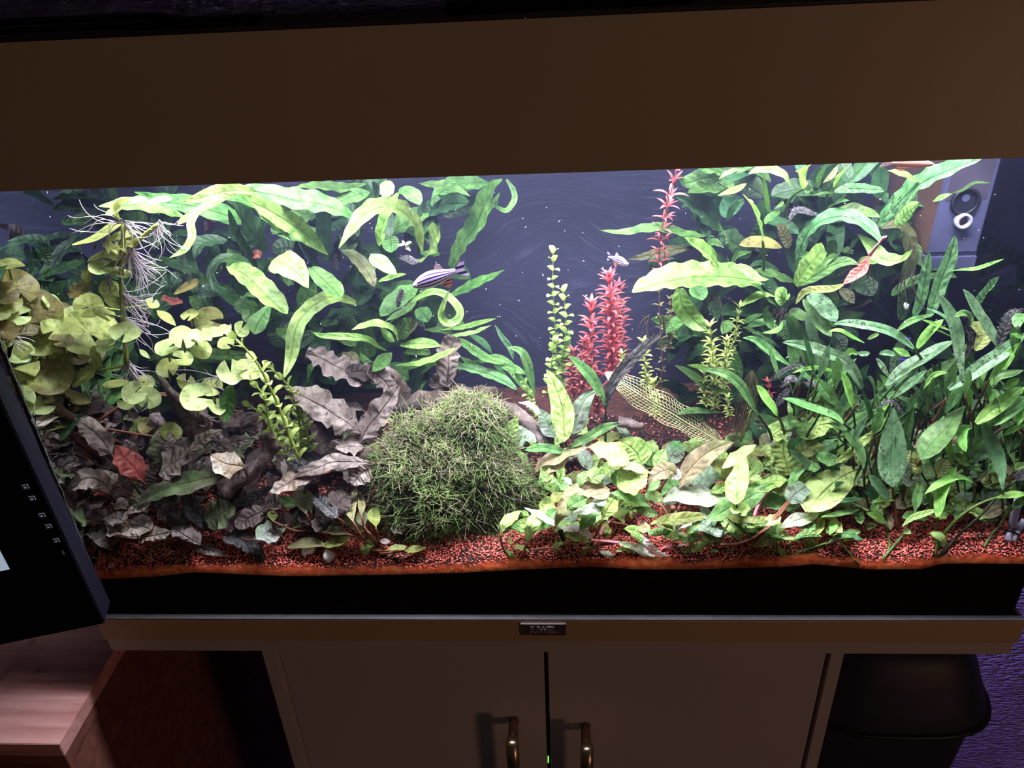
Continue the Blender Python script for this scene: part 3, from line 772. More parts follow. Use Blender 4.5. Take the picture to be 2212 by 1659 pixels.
# ------------------------------------------------------------------ round-leaved and stem-plant builders
def frame_from(p, lean, spin=0.0):
    """axes of a disc at p: n leans from the viewer by lean (screen right, screen up)"""
    v = (CAM-p).normalized(); r = RT-v*RT.dot(v); r.normalize(); u = v.cross(r)*-1
    u = (UPV-v*UPV.dot(v)-r*UPV.dot(r)).normalized()
    lx, ly = lean; s = min(.96, math.hypot(lx, ly)); c = math.sqrt(1-s*s)
    n = (v*c+r*lx+u*ly).normalized()
    a = (r-n*r.dot(n)).normalized(); b = n.cross(a)
    return a*math.cos(spin)+b*math.sin(spin), b*math.cos(spin)-a*math.sin(spin), n
def disc_leaf(pl, fr, x, y, r, d, mat='penny', lean=None, spin=None, lobes=7, dish=.12, notch=.22, name='leaf', stalk=None):
    _seed[0] += 1; sd = _seed[0]*1.91
    X, Y = fr.pts([x, y])[0]; p = path3([(X, Y)], d, d)[0]
    if lean is None: lean = (.35*math.sin(sd), .45+.3*math.sin(sd*1.7))
    if spin is None: spin = sd
    a, b, n = frame_from(p, lean, spin)
    R = r/fr.k*px2m(p)
    nr, na = 4, 44; V, F, UV = [p.copy()], [], [(.02, .5)]
    for k in range(1, nr+1):
        for i in range(na+1):
            th = notch+(2*math.pi-2*notch)*i/na
            rr = R*k/nr*(1+.035*abs(math.sin(th*lobes*.5))*(k/nr)**2+.05*math.sin(th*2+sd))
            z = R*(dish*(k/nr)**2+.10*(k/nr)**2*math.sin(th*3+sd)+.012*math.cos(th*lobes)*(k/nr))
            V.append(p+a*(rr*math.cos(th))+b*(rr*math.sin(th))+n*z); UV.append((k/nr, .5+.5*(abs((i*lobes/na) % 1-.5)*2)))
    for i in range(na): F.append((0, 1+i, 2+i))
    for k in range(nr-1):
        for i in range(na):
            q = 1+k*(na+1)+i; F.append((q, q+na+1, q+na+2, q+1))
    for v in V:
        v.y = max(v.y, YF+.0005); v.x = max(XL-.002, min(XR+.002, v.x))
    o = mesh_obj(name, V, F, LM[mat], pl, True, UV)
    if stalk:
        q = [p-n*.0006]+path3(fr.pts(stalk), d+.004, d+.01)
        tube('petiole', q, .0007, .0009, M['stem_green'], o, 5, 8)
    return o
_proto = {}
def proto_leaf(key, L, Wd, kind, mat, droop=.25, cup=.25):
    if key not in _proto:
        path = [Vector((L*t, 0, L*(.18*math.sin(t*2.2)-droop*t*t))) for t in [i/6 for i in range(7)]]
        V, F, UV = ribbon(path, Wd/2, kind, 6, 2, cup=cup, fixed=Vector((0, 0, 1)))
        me = bpy.data.meshes.new('leaf'); me.from_pydata(V, [], F)
        lay = me.uv_layers.new(name='UVMap'); buf = []
        for p in me.polygons:
            for vi in p.vertices: buf += list(UV[vi])
        lay.data.foreach_set('uv', buf); me.materials.append(LM[mat])
        me.polygons.foreach_set('use_smooth', [True]*len(me.polygons)); _proto[key] = me
    return _proto[key]
def whorl_stem(pl, fr, c, d0, d1, key, Lpx, Wpx, mat, kind='lance', nodes=10, per=4, tilt=.5, rpx=2.2, stemmat='stem_red', grow=(.9, .75), crown=True, rot=None, ends=(0.05, 1.0), droop=.25):
    """upright stem with leaves in whorls; sizes in photograph pixels"""
    p3 = path3(fr.pts(c), d0, d1); path = catmull(p3, nodes*3)
    s = px2m(path[len(path)//2])
    tube('stem', p3, rpx*s*.55, rpx*s*.4, M[stemmat], pl, 6, 14)
    me = proto_leaf(key, Lpx*s, Wpx*s, kind, mat, droop)
    off = pos_of(pl)
    for k in range(nodes+(1 if crown else 0)):
        t = ends[0]+(ends[1]-ends[0])*k/nodes; i = min(len(path)-2, int(t*(len(path)-1)))
        p = path[i].lerp(path[i+1], t*(len(path)-1)-i); T = (path[i+1]-path[i]).normalized()
        top = k >= nodes-1
        A = T.orthogonal().normalized(); B = T.cross(A)
        g = (grow[0]+(grow[1]-grow[0])*t)*random.uniform(.85, 1.12)
        for j in range(per):
            a = 2*math.pi*j/per+k*(math.pi/per if rot is None else rot)+random.uniform(-.2, .2)
            el = tilt*random.uniform(.7, 1.3)+(.55 if top else 0)
            out = A*math.cos(a)+B*math.sin(a)
            X = (out*math.cos(el)+T*math.sin(el)).normalized(); Z = (T*math.cos(el)-out*math.sin(el)); Z = (Z-X*Z.dot(X)).normalized(); Y = Z.cross(X)
            m4 = Matrix((X*g, Y*g, Z*g)).transposed().to_4x4(); m4.translation = p-off
            o = bpy.data.objects.new('leaf', me); C.objects.link(o); o.parent = pl; o.matrix_local = m4
# ================================================================== PLANTS, LEFT HALF
# ---- large fern in the left half, its leaves from the rhizome outwards
fern1 = plant('java_fern', 'large fern filling the upper left of the tank with broad arching leaves', R3, 900, 1150, .17)
leaves(fern1, R3, 'fern', 'lance', [
 ([1100,380, 1000,300, 820,235, 600,200, 300,130, 60,100], 150, .13, .10),
 ([860,640, 700,500, 540,380, 300,240, 0,140], 150, .14, .07, dict(mat='fernyel', roll=.5)),
 ([560,520, 420,400, 230,230, 0,180], 130, .13, .06, dict(mat='fern')),
 ([360,620, 230,440, 120,290, 20,190], 190, .15, .10, dict(mat='ferndark')),
 ([290,780, 220,640, 120,480, 50,270], 62, .14, .11, dict(mat='ferndark', kind='strap')),
 ([60,735, 180,800, 320,930, 430,1040, 530,1122], 165, .09, .06, dict(mat='fernyel', kind='strap', roll=.15, cup=.35)),
 ([400,700, 520,725, 620,800, 700,912], 205, .075, .05, dict(mat='fernlite', kind='ovate', roll=-.1)),
 ([725,745, 830,850, 915,930, 972,1000], 135, .11, .08, dict(mat='fern', kind='strap')),
 ([1090,1040, 960,990, 850,1000, 720,1080, 620,1200, 580,1330, 560,1480, 505,1645], 112, .14, .05, dict(mat='fernyel', kind='strap', roll=.2)),
 ([405,1030, 350,1110, 290,1200, 262,1290], 135, .11, .08, dict(mat='fern', kind='spat')),
 ([1630,620, 1600,470, 1545,360, 1450,280, 1320,255, 1180,300, 1060,430, 950,590], 152, .17, .09, dict(mat='fernyel', kind='lance', roll=-.1)),
 ([1275,565, 1310,400, 1370,270, 1445,135], 92, .12, .09, dict(mat='fernlite', kind='strap')),
 ([1345,40, 1345,110, 1340,165], 105, .08, .07, dict(mat='fernyel', kind='torn')),
 ([1450,100, 1540,150, 1612,235], 112, .15, .13, dict(mat='fern', kind='oval')),
 ([1600,60, 1780,80, 1900,110, 2022,168], 76, .19, .15, dict(mat='fern')),
 ([1860,745, 1950,570, 2070,390, 2187,150, 2280,30], 150, .20, .14, dict(mat='fern', kind='strap')),
 ([1585,895, 1500,955, 1400,1040, 1290,1142], 135, .15, .12, dict(mat='fern', kind='oval')),
 ([1600,965, 1500,1085, 1330,1182], 62, .14, .11, dict(mat='fern')),
 ([1540,1030, 1680,950, 1800,960, 1900,1040, 1940,1120, 1900,1190, 1830,1200, 1780,1150, 1800,1060, 1850,930], 56, .12, .10, dict(mat='fernlite', kind='strap', nl=30)),
 ([1690,1310, 1700,1150, 1730,1000, 1780,860], 115, .19, .17, dict(mat='ferndark')),
 ([1830,985, 1960,930, 2090,870, 2200,825, 2300,765], 82, .17, .13, dict(mat='fern')),
 ([1640,690, 1690,600, 1770,440], 175, .18, .15, dict(mat='fernyel', kind='torn', rag=.5)),
 ([1372,488, 1375,560, 1375,625], 122, .14, .13, dict(mat='fern', kind='oval')),
 ([1210,640, 1290,710, 1360,770, 1425,805], 115, .10, .08, dict(mat='fernlite', kind='ovate')),
 ([1270,862, 1360,830, 1500,800], 55, .12, .10, dict(mat='fernlite')),
 ([1000,600, 1100,680, 1190,790, 1240,905], 98, .15, .11, dict(mat='fernbrown', kind='strap')),
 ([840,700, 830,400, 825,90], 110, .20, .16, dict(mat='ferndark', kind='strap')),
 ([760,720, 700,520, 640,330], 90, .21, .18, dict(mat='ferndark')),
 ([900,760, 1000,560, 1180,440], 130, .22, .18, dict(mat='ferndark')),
 ([1200,130, 1050,170, 880,240], 120, .18, .15, dict(mat='fern')),
 ([1180,60, 1000,100, 760,90, 560,100], 100, .20, .12, dict(mat='fern')),
 ([2187,60, 2000,60, 1800,120, 1700,240], 140, .24, .20, dict(mat='fern')),
 ([2050,60, 1900,60, 1700,90], 90, .22, .18, dict(mat='fern')),
 ([1060,900, 1080,820, 1070,730], 110, .19, .17, dict(mat='ferndark')),
 ([330,820, 350,760, 400,690], 120, .16, .13, dict(mat='ferndark')),
 ([0,690, 120,680, 260,760], 80, .14, .12, dict(mat='fern')),
 ([170,1030, 230,1090, 200,1200], 120, .16, .14, dict(mat='fern', kind='oval')),
 ([140,1000, 230,970, 330,1000], 60, .14, .12, dict(mat='fern')),
 ([1310,1050, 1180,1000, 1120,900], 110, .2, .18, dict(mat='ferndark', kind='oval')),
 ([880,1180, 980,1120, 1110,1120], 90, .2, .17, dict(mat='ferndark')),
 ([1590,1080, 1640,1130, 1680,1190], 110, .17, .16, dict(mat='fern', kind='oval')),
 ([1360,1200, 1450,1130, 1560,1090], 60, .16, .14, dict(mat='fern')),
 ([1400,900, 1330,900, 1200,880], 110, .2, .18, dict(mat='ferndark')),
 ([1620,620, 1700,640, 1770,650], 70, .17, .15, dict(mat='fern', kind='oval')),
 ([440,1240, 520,1290, 560,1360], 90, .17, .14, dict(mat='fern')),
])
leaves(fern1, R1, 'fern', 'lance', [
 ([2212,330, 2000,280, 1700,190, 1400,140, 1150,60], 150, .15, .08, dict(mat='fern')),
 ([1600,290, 1400,210, 1150,170, 840,180], 120, .13, .08, dict(mat='fernlite')),
 ([2212,60, 1950,50, 1750,100, 1560,150], 120, .10, .05, dict(mat='fernyel', roll=.4)),
 ([1960,100, 1820,160, 1680,230, 1630,330, 1640,450, 1560,570, 1445,620], 62, .08, .04, dict(mat='fernyel', kind='strap')),
 ([1700,240, 1600,280, 1510,340], 60, .09, .07, dict(mat='fernyel')),
 ([2170,680, 2000,620, 1860,650, 1800,760, 1850,880, 1940,900, 1980,800], 62, .16, .12, dict(mat='ferndark', kind='strap', nl=24)),
 ([1700,720, 1560,700, 1440,660, 1340,600], 80, .18, .15, dict(mat='ferndark')),
 ([1940,470, 1800,480, 1700,520, 1660,630], 110, .17, .14, dict(mat='ferndark', rag=.3)),
 ([1500,540, 1480,460, 1560,420, 1640,430], 90, .19, .17, dict(mat='ferndark')),
 ([1700,960, 1600,920, 1440,930, 1260,990], 70, .2, .17, dict(mat='ferndark')),
 ([1900,900, 1760,910, 1640,960], 110, .19, .17, dict(mat='ferndark', rag=.3)),
 ([2100,960, 2060,1030, 2120,1120], 110, .17, .15, dict(mat='fern')),
 ([1430,770, 1340,720, 1260,700], 60, .17, .15, dict(mat='fern')),
 ([400,780, 560,700, 720,640], 90, .2, .17, dict(mat='ferndark')),
 ([300,800, 450,820, 620,790], 60, .21, .19, dict(mat='ferndark')),
 ([320,520, 380,600, 420,680], 100, .22, .2, dict(mat='ferndark')),
 ([470,960, 400,860, 440,790, 560,800], 60, .2, .18, dict(mat='ferndark', kind='strap')),
 ([1270,1490, 1500,1410, 1800,1440, 2200,1470], 90, .16, .14, dict(mat='fern', kind='strap')),
 ([1660,1490, 1900,1500, 2200,1500], 60, .16, .14, dict(mat='fern', kind='strap')),
 ([1750,420, 1800,340, 1760,280], 110, .2, .18, dict(mat='browndark')),
])
# dark leaves far back behind the fern
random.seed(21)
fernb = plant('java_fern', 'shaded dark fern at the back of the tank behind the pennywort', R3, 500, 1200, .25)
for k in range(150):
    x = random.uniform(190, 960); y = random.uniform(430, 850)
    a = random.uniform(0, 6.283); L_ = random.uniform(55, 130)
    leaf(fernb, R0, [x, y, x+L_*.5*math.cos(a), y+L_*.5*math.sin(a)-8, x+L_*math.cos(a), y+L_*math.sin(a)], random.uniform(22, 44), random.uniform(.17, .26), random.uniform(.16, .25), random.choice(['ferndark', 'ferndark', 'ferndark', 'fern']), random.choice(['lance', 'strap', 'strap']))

leaves(fern1, R3, 'fuzz', 'torn', [([1460,660, 1510,680, 1575,720], 70, .13, .12), ([1430,1070, 1440,1010, 1470,930], 40, .10, .10), ([930,760, 925,700, 930,650], 24, .13, .13)])
leaves(fern1, R1, 'redleaf', 'torn', [([2150,610, 2190,590, 2230,600], 60, .13, .13), ([1560,1000, 1480,990, 1380,960], 50, .14, .14, dict(rag=.6))])
cut = plant('red_stem_cutting', 'small loose pink cutting caught among the left fern leaves', R3, 1490, 560, .11)
leaves(cut, R3, 'cryptpink', 'lance', [([1490,560, 1450,565, 1425,560], 22, .11, .11), ([1490,560, 1520,548, 1545,540], 24, .11, .11), ([1490,560, 1515,590, 1535,612], 24, .11, .11), ([1490,560, 1475,540, 1465,525], 20, .11, .11)], lean=0)
# ---- small fern growing on the driftwood in the middle
fern2 = plant('java_fern', 'small fern with narrow leaves rooted on the driftwood behind the moss', R3, 1420, 1410, .12)
leaves(fern2, R3, 'fernlite', 'grassy', [
 ([1430,1340, 1400,1260, 1300,1210, 1180,1215, 1055,1255], 60, .11, .08, dict(mat='fernyel')),
 ([1340,1425, 1270,1390, 1180,1330, 1000,1310, 800,1300, 725,1268], 54, .11, .07),
 ([1440,1335, 1480,1240, 1545,1155], 120, .12, .11, dict(mat='fern', kind='lance')),
 ([1470,1330, 1530,1260, 1600,1190], 110, .13, .12, dict(mat='fernbrown', kind='lance')),
 ([1400,1350, 1320,1290, 1290,1235], 72, .11, .10, dict(kind='lance')),
 ([1380,1440, 1290,1530, 1225,1595], 100, .11, .09, dict(mat='fern', kind='lance')),
 ([1450,1380, 1550,1370, 1680,1370, 1782,1387], 84, .12, .10),
 ([1430,1540, 1600,1530, 1760,1480, 1922,1400], 72, .11, .08, dict(mat='fernyel')),
 ([1480,1440, 1600,1420, 1700,1450], 90, .14, .12, dict(mat='fern')),
 ([1130,1440, 1160,1500, 1230,1560], 60, .13, .11, dict(mat='fern')),
 ([980,1440, 1060,1490, 1110,1560], 90, .14, .12, dict(mat='fernbrown')),
 ([1620,1610, 1700,1560, 1760,1500], 90, .14, .12, dict(mat='fern')),
])
fern3 = plant('java_fern', 'fern with slender leaves reaching right in front of the bare backing', R3, 1880, 1330, .16)
leaves(fern3, R5, 'grass', 'grassy', [
 ([-160,1270, 0,1252, 120,1220, 262,1183], 40, .17, .14, dict(mat='fernlite')),
 ([-150,1330, 0,1310, 100,1290, 218,1238], 48, .16, .13, dict(mat='fernlite')),
 ([-120,1320, 0,1370, 100,1440, 200,1500, 335,1542], 64, .15, .11, dict(mat='fern')),
 ([30,1290, 150,1370, 225,1455], 52, .2, .18, dict(mat='grassdark')),
 ([60,1540, 250,1490, 405,1542], 52, .16, .13),
 ([-100,1560, 0,1560, 150,1600, 310,1662, 420,1740], 76, .14, .09, dict(mat='algae', kind='strap')),
 ([250,1235, 300,1320, 370,1420, 392,1510], 42, .2, .19, dict(mat='grassdark')),
 ([-140,1200, -60,1200, 30,1260], 50, .19, .16, dict(mat='fern')),
 ([240,1550, 380,1570, 490,1620], 60, .15, .12),
 ([-20,1480, 60,1530, 150,1520], 50, .17, .15, dict(mat='fern')),
 ([340,100, 390,180, 402,260, 350,340, 280,335, 248,285, 290,200], 42, .17, .14, dict(mat='fern', kind='strap', nl=26)),
])
leaves(fern3, R3, 'fern', 'lance', [
 ([1830,1370, 1850,1310, 1870,1240], 66, .17, .15), ([690,1660, 730,1590, 770,1530], 120, .14, .12), ([1640,1250, 1760,1260, 1900,1300], 50, .18, .16), ([860,1540, 900,1600, 880,1660], 110, .16, .14, dict(mat='ferndark'))])

# ---- grassy leaves in front of the bare backing
gr0 = plant('grassy_plant', 'few upright grassy leaves beside the round-leaved yellow stems', R6, 600, 420, None)
leaves(gr0, R5, 'grass', 'grassy', [
 ([560,1780, 530,1650, 500,1530, 450,1440, 345,1405], 66, .13, .10), ([770,1640, 790,1500, 815,1380, 822,1260], 50, .16, .15, dict(mat='grass')),
 ([560,1800, 470,1700, 380,1600, 300,1560], 60, .14, .11), ([420,1780, 380,1700, 250,1560], 60, .15, .12, dict(mat='grassdark'))])
gr1 = plant('grassy_plant', 'two long blades crossing in front of the red stems', R6, 1100, 600, None)
leaves(gr1, R5, 'grass', 'grassy', [
 ([1110,1860, 1080,1780, 1000,1640, 900,1540, 820,1470], 80, .10, .08, dict(pet=([1112,1960, 1110,2150], .10, .10), petmat='petiole_dark')),
 ([1112,1870, 1130,1780, 1190,1650, 1290,1530, 1400,1420, 1560,1290], 74, .10, .09, dict(mat='fuzz', kind='strap', rumple=.4))])

# ---- pennywort with white roots
pw = plant('pennywort', 'floating pennywort stem with white hanging roots at upper left', R1, 1080, 1540, .05)
stem_pts = [1050,330, 1048,540, 1035,820, 1050,1100, 1082,1530]
tube('stem', path3(R1.pts(stem_pts), .05, .05), .0016, .0020, M['stem_green'], pw, 7, 16)
tube('stem', path3(R1.pts([1350,330, 1240,420, 1120,530]), .05, .05), .0014, .0018, M['stem_green'], pw, 7, 8)
tube('stem', path3(R1.pts([1082,1530, 960,1560, 830,1580]), .05, .045), .0011, .0010, M['stem_green'], pw, 6, 8)
leaves(pw, R1, 'penny', 'oval', [
 ([1010,300, 1010,230, 1030,170, 1090,110], 100, .05, .045, dict(roll=.9, mat='penny')),
 ([900,245, 970,222, 1050,190], 62, .045, .04, dict(mat='pennylite')),
 ([1220,165, 1340,140, 1470,118], 78, .045, .04, dict(mat='pennylite')),
 ([1080,150, 1170,130, 1262,118], 50, .05, .045, dict(mat='pennylite')),
 ([615,510, 720,490, 830,460, 940,400, 1040,335], 95, .045, .055, dict(kind='spat', roll=.5)),
 ([880,490, 960,540, 1060,530, 1165,460], 100, .05, .05, dict(kind='torn', roll=.3, wave=.4)),
 ([745,650, 830,625, 930,600, 1030,640], 90, .05, .05, dict(kind='torn', mat='penny', roll=.4)),
 ([585,950, 660,900, 720,870, 780,840], 100, .05, .05, dict(kind='torn', mat='pennybrown', wave=.4)),
 ([740,835, 745,780, 760,720], 70, .05, .05, dict(kind='oval')),
 ([800,1370, 815,1450, 845,1560], 70, .045, .045, dict(kind='torn', mat='penny', wave=.3)),
 ([680,1650, 780,1580, 840,1510], 90, .045, .045, dict(kind='torn', mat='penny', wave=.3)),
 ([920,480, 1000,440, 1180,400], 62, .06, .055, dict(mat='penny')),
])
for (x, y, r, d, mt_, ln) in [(860,708,98,.045,'pennylite',(.1,.78)), (1000,750,110,.05,'penny',(.1,.92)), (1065,1262,118,.04,'pennylite',(0,.70)), (915,1370,88,.045,'pennylite',(-.4,.7)),
        (950,930,120,.05,'penny',(.6,.3)), (760,1030,115,.06,'penny',(-.3,.3)), (880,1090,90,.055,'penny',(.5,.6)), (1300,1010,60,.07,'penny',None), (970,630,75,.055,'penny',(-.5,.3))]:
    disc_leaf(pw, R1, x, y, r, d, mt_, ln, stalk=[1050, y+40])
def root_bundle(pl, fr, x, y, d, n, spread, length, bend, seed, name='roots'):
    random.seed(seed); V, F = [], []
    X0, Y0 = fr.pts([x, y])[0]; p0 = inside(X0, Y0, d); s = px2m(p0)/fr.k
    for k in range(n):
        a = random.uniform(*spread); L_ = length*random.uniform(.4, 1.1)*s; n_ = 14
        cv = random.gauss(0, 1.5); am = random.uniform(.1, 1.3); fq = random.uniform(3, 9); ph = random.uniform(0, 6.28); dy = random.uniform(-.35, .5)
        q = p0+RT*random.gauss(0, 9*s)+Vector((0, 0, 1))*random.gauss(0, 12*s); pts = [q.copy()]
        for i in range(n_):
            t = i/n_; h_ = a+cv*t+am*math.sin(fq*t+ph)*t; h_ += (math.pi/2-h_)*bend*t*.8
            q = q+(RT*math.cos(h_)+Vector((0, 0, -1))*math.sin(h_)+Vector((0, dy, 0)))*(L_/n_); q.y = max(q.y, YF+.001); pts.append(q.copy())
        tube_geo(pts, [.00036*(1-.5*i/n_) for i in range(n_+1)], 4, V, F, False)
    o = mesh_obj(name, V, F, M['root'], pl, True); o['kind'] = 'stuff'; return o
root_bundle(pw, R1, 1050, 320, .05, 9, (2.75, 3.5), 620, .25, 1)
root_bundle(pw, R1, 1060, 330, .05, 14, (.6, 2.2), 420, .5, 2)
root_bundle(pw, R1, 1070, 320, .05, 8, (-.3, .6), 300, .9, 22)
root_bundle(pw, R1, 1355, 330, .05, 18, (1.2, 2.3), 330, .5, 3)
root_bundle(pw, R1, 1360, 320, .05, 5, (.3, .8), 160, .3, 33)
root_bundle(pw, R1, 1110, 560, .05, 40, (.3, 2.5), 420, .6, 4)
root_bundle(pw, R1, 1140, 640, .05, 24, (.4, 2.4), 300, .6, 44)
root_bundle(pw, R1, 1030, 920, .05, 34, (.4, 1.9), 380, .5, 5)
root_bundle(pw, R1, 930, 760, .05, 8, (1.6, 2.7), 240, .3, 55)
root_bundle(pw, R1, 1085, 1530, .05, 26, (.5, 2.3), 300, .5, 6)
root_bundle(pw, R1, 1060, 1130, .055, 14, (.3, 1.3), 420, .3, 7)

pw2 = plant('pennywort', 'mass of olive pennywort leaves along the left side glass', R1, 260, 1600, .05)
for (x, y, r, d, mt_, ln) in [(130,870,165,.05,'pennybrown',(.2,.35)), (45,925,105,.03,'pennybrown',(.2,.5)), (310,1080,200,.06,'pennybrown',(.15,.25)), (440,1000,80,.07,'pennylite',(.5,.5)), (130,1115,115,.04,'pennylite',(.1,.6)),
        (340,1290,170,.05,'penny',(-.2,.3)), (460,1240,110,.05,'penny',(.4,.5)), (150,1425,115,.035,'pennylite',(.1,.45)), (-10,1060,95,.03,'penny',(.3,.4)), (540,1330,85,.045,'pennybrown',(.1,.7)), (760,1260,215,.07,'penny',(-.1,.35)),
        (650,1140,120,.08,'penny',(.2,.5)), (640,1420,130,.08,'pennybrown',(-.2,.4)), (400,1395,110,.06,'penny',(.3,.5)), (90,1560,215,.03,'penny',(-.2,.35)), (380,1590,220,.05,'pennybrown',(.1,.45)), (70,680,115,.03,'penny',(.1,.93)),
        (250,1180,120,.07,'pennybrown',None), (560,1200,110,.08,'pennybrown',None), (30,1250,110,.03,'pennybrown',None), (220,1000,90,.07,'pennybrown',None), (760,1400,130,.09,'pennybrown',None), (520,1080,90,.09,'pennybrown',None),
        (620,1260,120,.075,'penny',None), (80,1000,100,.045,'penny',None), (480,1450,100,.07,'pennybrown',None)]:
    disc_leaf(pw2, R1, x, y, r, d, mt_, ln, stalk=[x+30, y+r*.8+30])
for (x, y, r, d, mt_, ln) in [(155,210,100,.04,'pennylite',(.1,.3)), (330,270,88,.06,'pennylite',(.1,.4)), (150,305,75,.05,'penny',None), (570,305,40,.06,'penny',None), (60,130,80,.03,'penny',None)]:
    disc_leaf(pw2, R2, x, y, r, d, mt_, ln)
leaves(pw2, R2, 'pennybrown', 'oval', [([560,110, 620,70, 740,10], 110, .05, .05, dict(mat='penny', kind='torn', wave=.4)), ([450,160, 560,220, 700,220], 130, .09, .08), ([210,490, 300,415, 400,360, 475,350], 92, .05, .07, dict(mat='brownlite', kind='strap')),
 ([330,470, 400,440, 490,430], 90, .09, .08, dict(mat='penny', kind='torn')), ([800,110, 880,110, 1010,95], 60, .06, .06, dict(mat='penny'))])
root_bundle(pw2, R1, 50, 1260, .035, 14, (.2, 2.2), 200, .3, 9)
root_bundle(pw2, R2, 60, 60, .03, 14, (.8, 2.2), 130, .3, 10)
pw3 = plant('pennywort', 'pale pennywort leaves hanging over the dark branch near the yellow-green stems', R1, 1600, 1500, .07)
for (x, y, r, d, mt_, ln) in [(1560,1300,105,.06,'pennylite',(.2,.4)), (1430,1385,100,.06,'pennylite',(-.2,.7)), (1700,1385,105,.07,'penny',(.5,.4)), (1620,1110,70,.1,'penny',None), (1780,1150,115,.11,'pennybrown',None), (1970,1600,120,.06,'pennylite',(0,.6)),
        (2120,1575,105,.06,'pennylite',(.3,.5)), (1930,1350,70,.09,'penny',None), (2060,1230,70,.08,'pennylite',(.4,.4)), (1560,1480,80,.09,'penny',None), (1430,1560,90,.08,'penny',None)]:
    disc_leaf(pw3, R1, x, y, r, d, mt_, ln, stalk=[x+20, y+r+20])
for (x, y, r, d, mt_, ln) in [(1045,175,92,.05,'pennylite',(.1,.3)), (985,245,70,.06,'pennylite',(-.3,.4)), (1155,215,90,.06,'pennylite',(.2,.3)), (1530,210,118,.05,'pennylite',(.1,.35)), (1690,285,68,.05,'pennylite',(.3,.5)), (1745,300,66,.055,'pennylite',None),
        (1650,130,80,.09,'penny',None), (1450,100,80,.09,'penny',None), (1140,90,60,.07,'penny',None), (1330,480,80,.08,'penny',(.4,.2)), (1150,430,70,.1,'pennybrown',(-.4,.5))]:
    disc_leaf(pw3, R2, x, y, r, d, mt_, ln, stalk=[x+20, y+r+30])
leaves(pw3, R1, 'penny', 'torn', [([1555,1250, 1700,1290, 1850,1260, 1975,1225], 100, .07, .06, dict(mat='pennylite', rag=.5, wave=.3)), ([1490,920, 1580,880, 1690,835], 86, .11, .1, dict(mat='pennybrown')), ([1340,1070, 1420,1130, 1500,1200], 70, .08, .07, dict(mat='penny', kind='lance')),
 ([1190,1400, 1230,1440, 1280,1480], 40, .06, .06, dict(mat='pennylite', kind='lance'))])
root_bundle(pw3, R2, 1700, 50, .07, 9, (2.2, 3.6), 320, .2, 12)
root_bundle(pw3, R2, 1560, 330, .06, 7, (.4, 1.0), 200, .2, 13)

# ---- green algae-covered leaf left of the yellow-green stems
leaves(fern2, R2, 'algae', 'lance', [([1800,100, 1790,180, 1770,300, 1755,415], 105, .06, .05, dict(mat='fern'))])

# ---- bacopa stems with paired oval leaves
bc = plant('bacopa', 'yellow-green stem plant with paired oval leaves left of the moss ball', R4, 560, 640, None)
def bacopa(c, d0, d1, nodes, Lpx, Wpx, key, r=4.5, t0=0.0):
    whorl_stem(bc, R4, c, d0, d1, key, Lpx, Wpx, 'bacopa', 'oval', nodes, 2, .45, r, 'stem_green', (1.3, 1.1), True, math.pi/2, (t0, 1.0), .12)
bacopa([600,690, 540,560, 500,440, 450,310, 400,190, 350,90, 290,-30, 215,-130, 110,-240], .05, .035, 11, 28, 15, 'bac1', 6)
bacopa([620,640, 600,400, 570,240, 540,150, 460,60, 380,-20], .07, .06, 13, 21, 12, 'bac2')
bacopa([500,650, 420,520, 390,480, 350,340, 330,210, 240,90], .06, .05, 12, 19, 11, 'bac3')
bacopa([680,640, 660,500, 620,380, 590,270], .07, .065, 9, 22, 12, 'bac4')
bacopa([640,660, 600,560, 560,480, 520,400], .08, .075, 8, 20, 12, 'bac2')
bacopa([450,600, 440,500, 400,420, 300,330, 220,280], .07, .06, 9, 18, 11, 'bac3')
# ---- driftwood
def wood_mat():
    mt, nt, out = new_mat('grey_brown_driftwood'); b = N(nt, 'ShaderNodeBsdfPrincipled', i_Roughness=.85)
    f = noise_tex(nt, 130, 5); g = noise_tex(nt, 30, 3)
    c = ramp(nt, f, [(.3, S(70, 56, 58)), (.7, S(150, 130, 132))])
    nt.links.new(mix(nt, ramp(nt, g, [(.45, (0, 0, 0)), (.65, (1, 1, 1))]), c, S(92, 70, 60)), b.inputs['Base Color'])
    bp = N(nt, 'ShaderNodeBump', i_Strength=.9, i_Distance=.003); nt.links.new(f, bp.inputs['Height']); nt.links.new(bp.outputs[0], b.inputs['Normal'])
    nt.links.new(b.outputs[0], out.inputs[0]); return mt
M['wood'] = wood_mat()
def branch(name, fr, c, d0, d1, r0, r1, parent, flat=1.0, seed=1, mat='wood'):
    p3 = path3(fr.pts(c), d0, d1); n = 26; path = catmull(p3, n); s = px2m(path[n//2])/fr.k
    rr = [(r0+(r1-r0)*i/n)*s*(1+.28*mnoise.noise(Vector((i*.45, seed*3.3, 0)))) for i in range(n+1)]
    rr[-1] *= .15; rr[-2] *= .5; rr[-3] *= .8
    V, F = tube_geo(path, rr, 12)
    for i, v in enumerate(V[:12*(n+1)]):
        ctr = path[i//12]; k = 1+.45*mnoise.noise(Vector((v.x*70, v.y*70, v.z*70+seed)))+.30*abs(mnoise.noise(Vector((v.x*210, v.y*210, v.z*210+seed))))-.1
        th_ = (i % 12)/12*6.283; k *= 1-.38*math.cos(th_*2+i//12*.12+seed)
        V[i] = ctr+(v-ctr)*k; V[i].y = max(V[i].y, YF+.001)
    return mesh_obj(name, V, F, M[mat], parent, True)
dw = thing('driftwood', Gpx(690, 1010), 'grey-brown driftwood with ragged branches beside the moss ball', 'driftwood')
branch('branch', R3, [690,1440, 800,1490, 930,1570, 1080,1620, 1240,1600, 1400,1640], .11, .12, 60, 66, dw, seed=2)
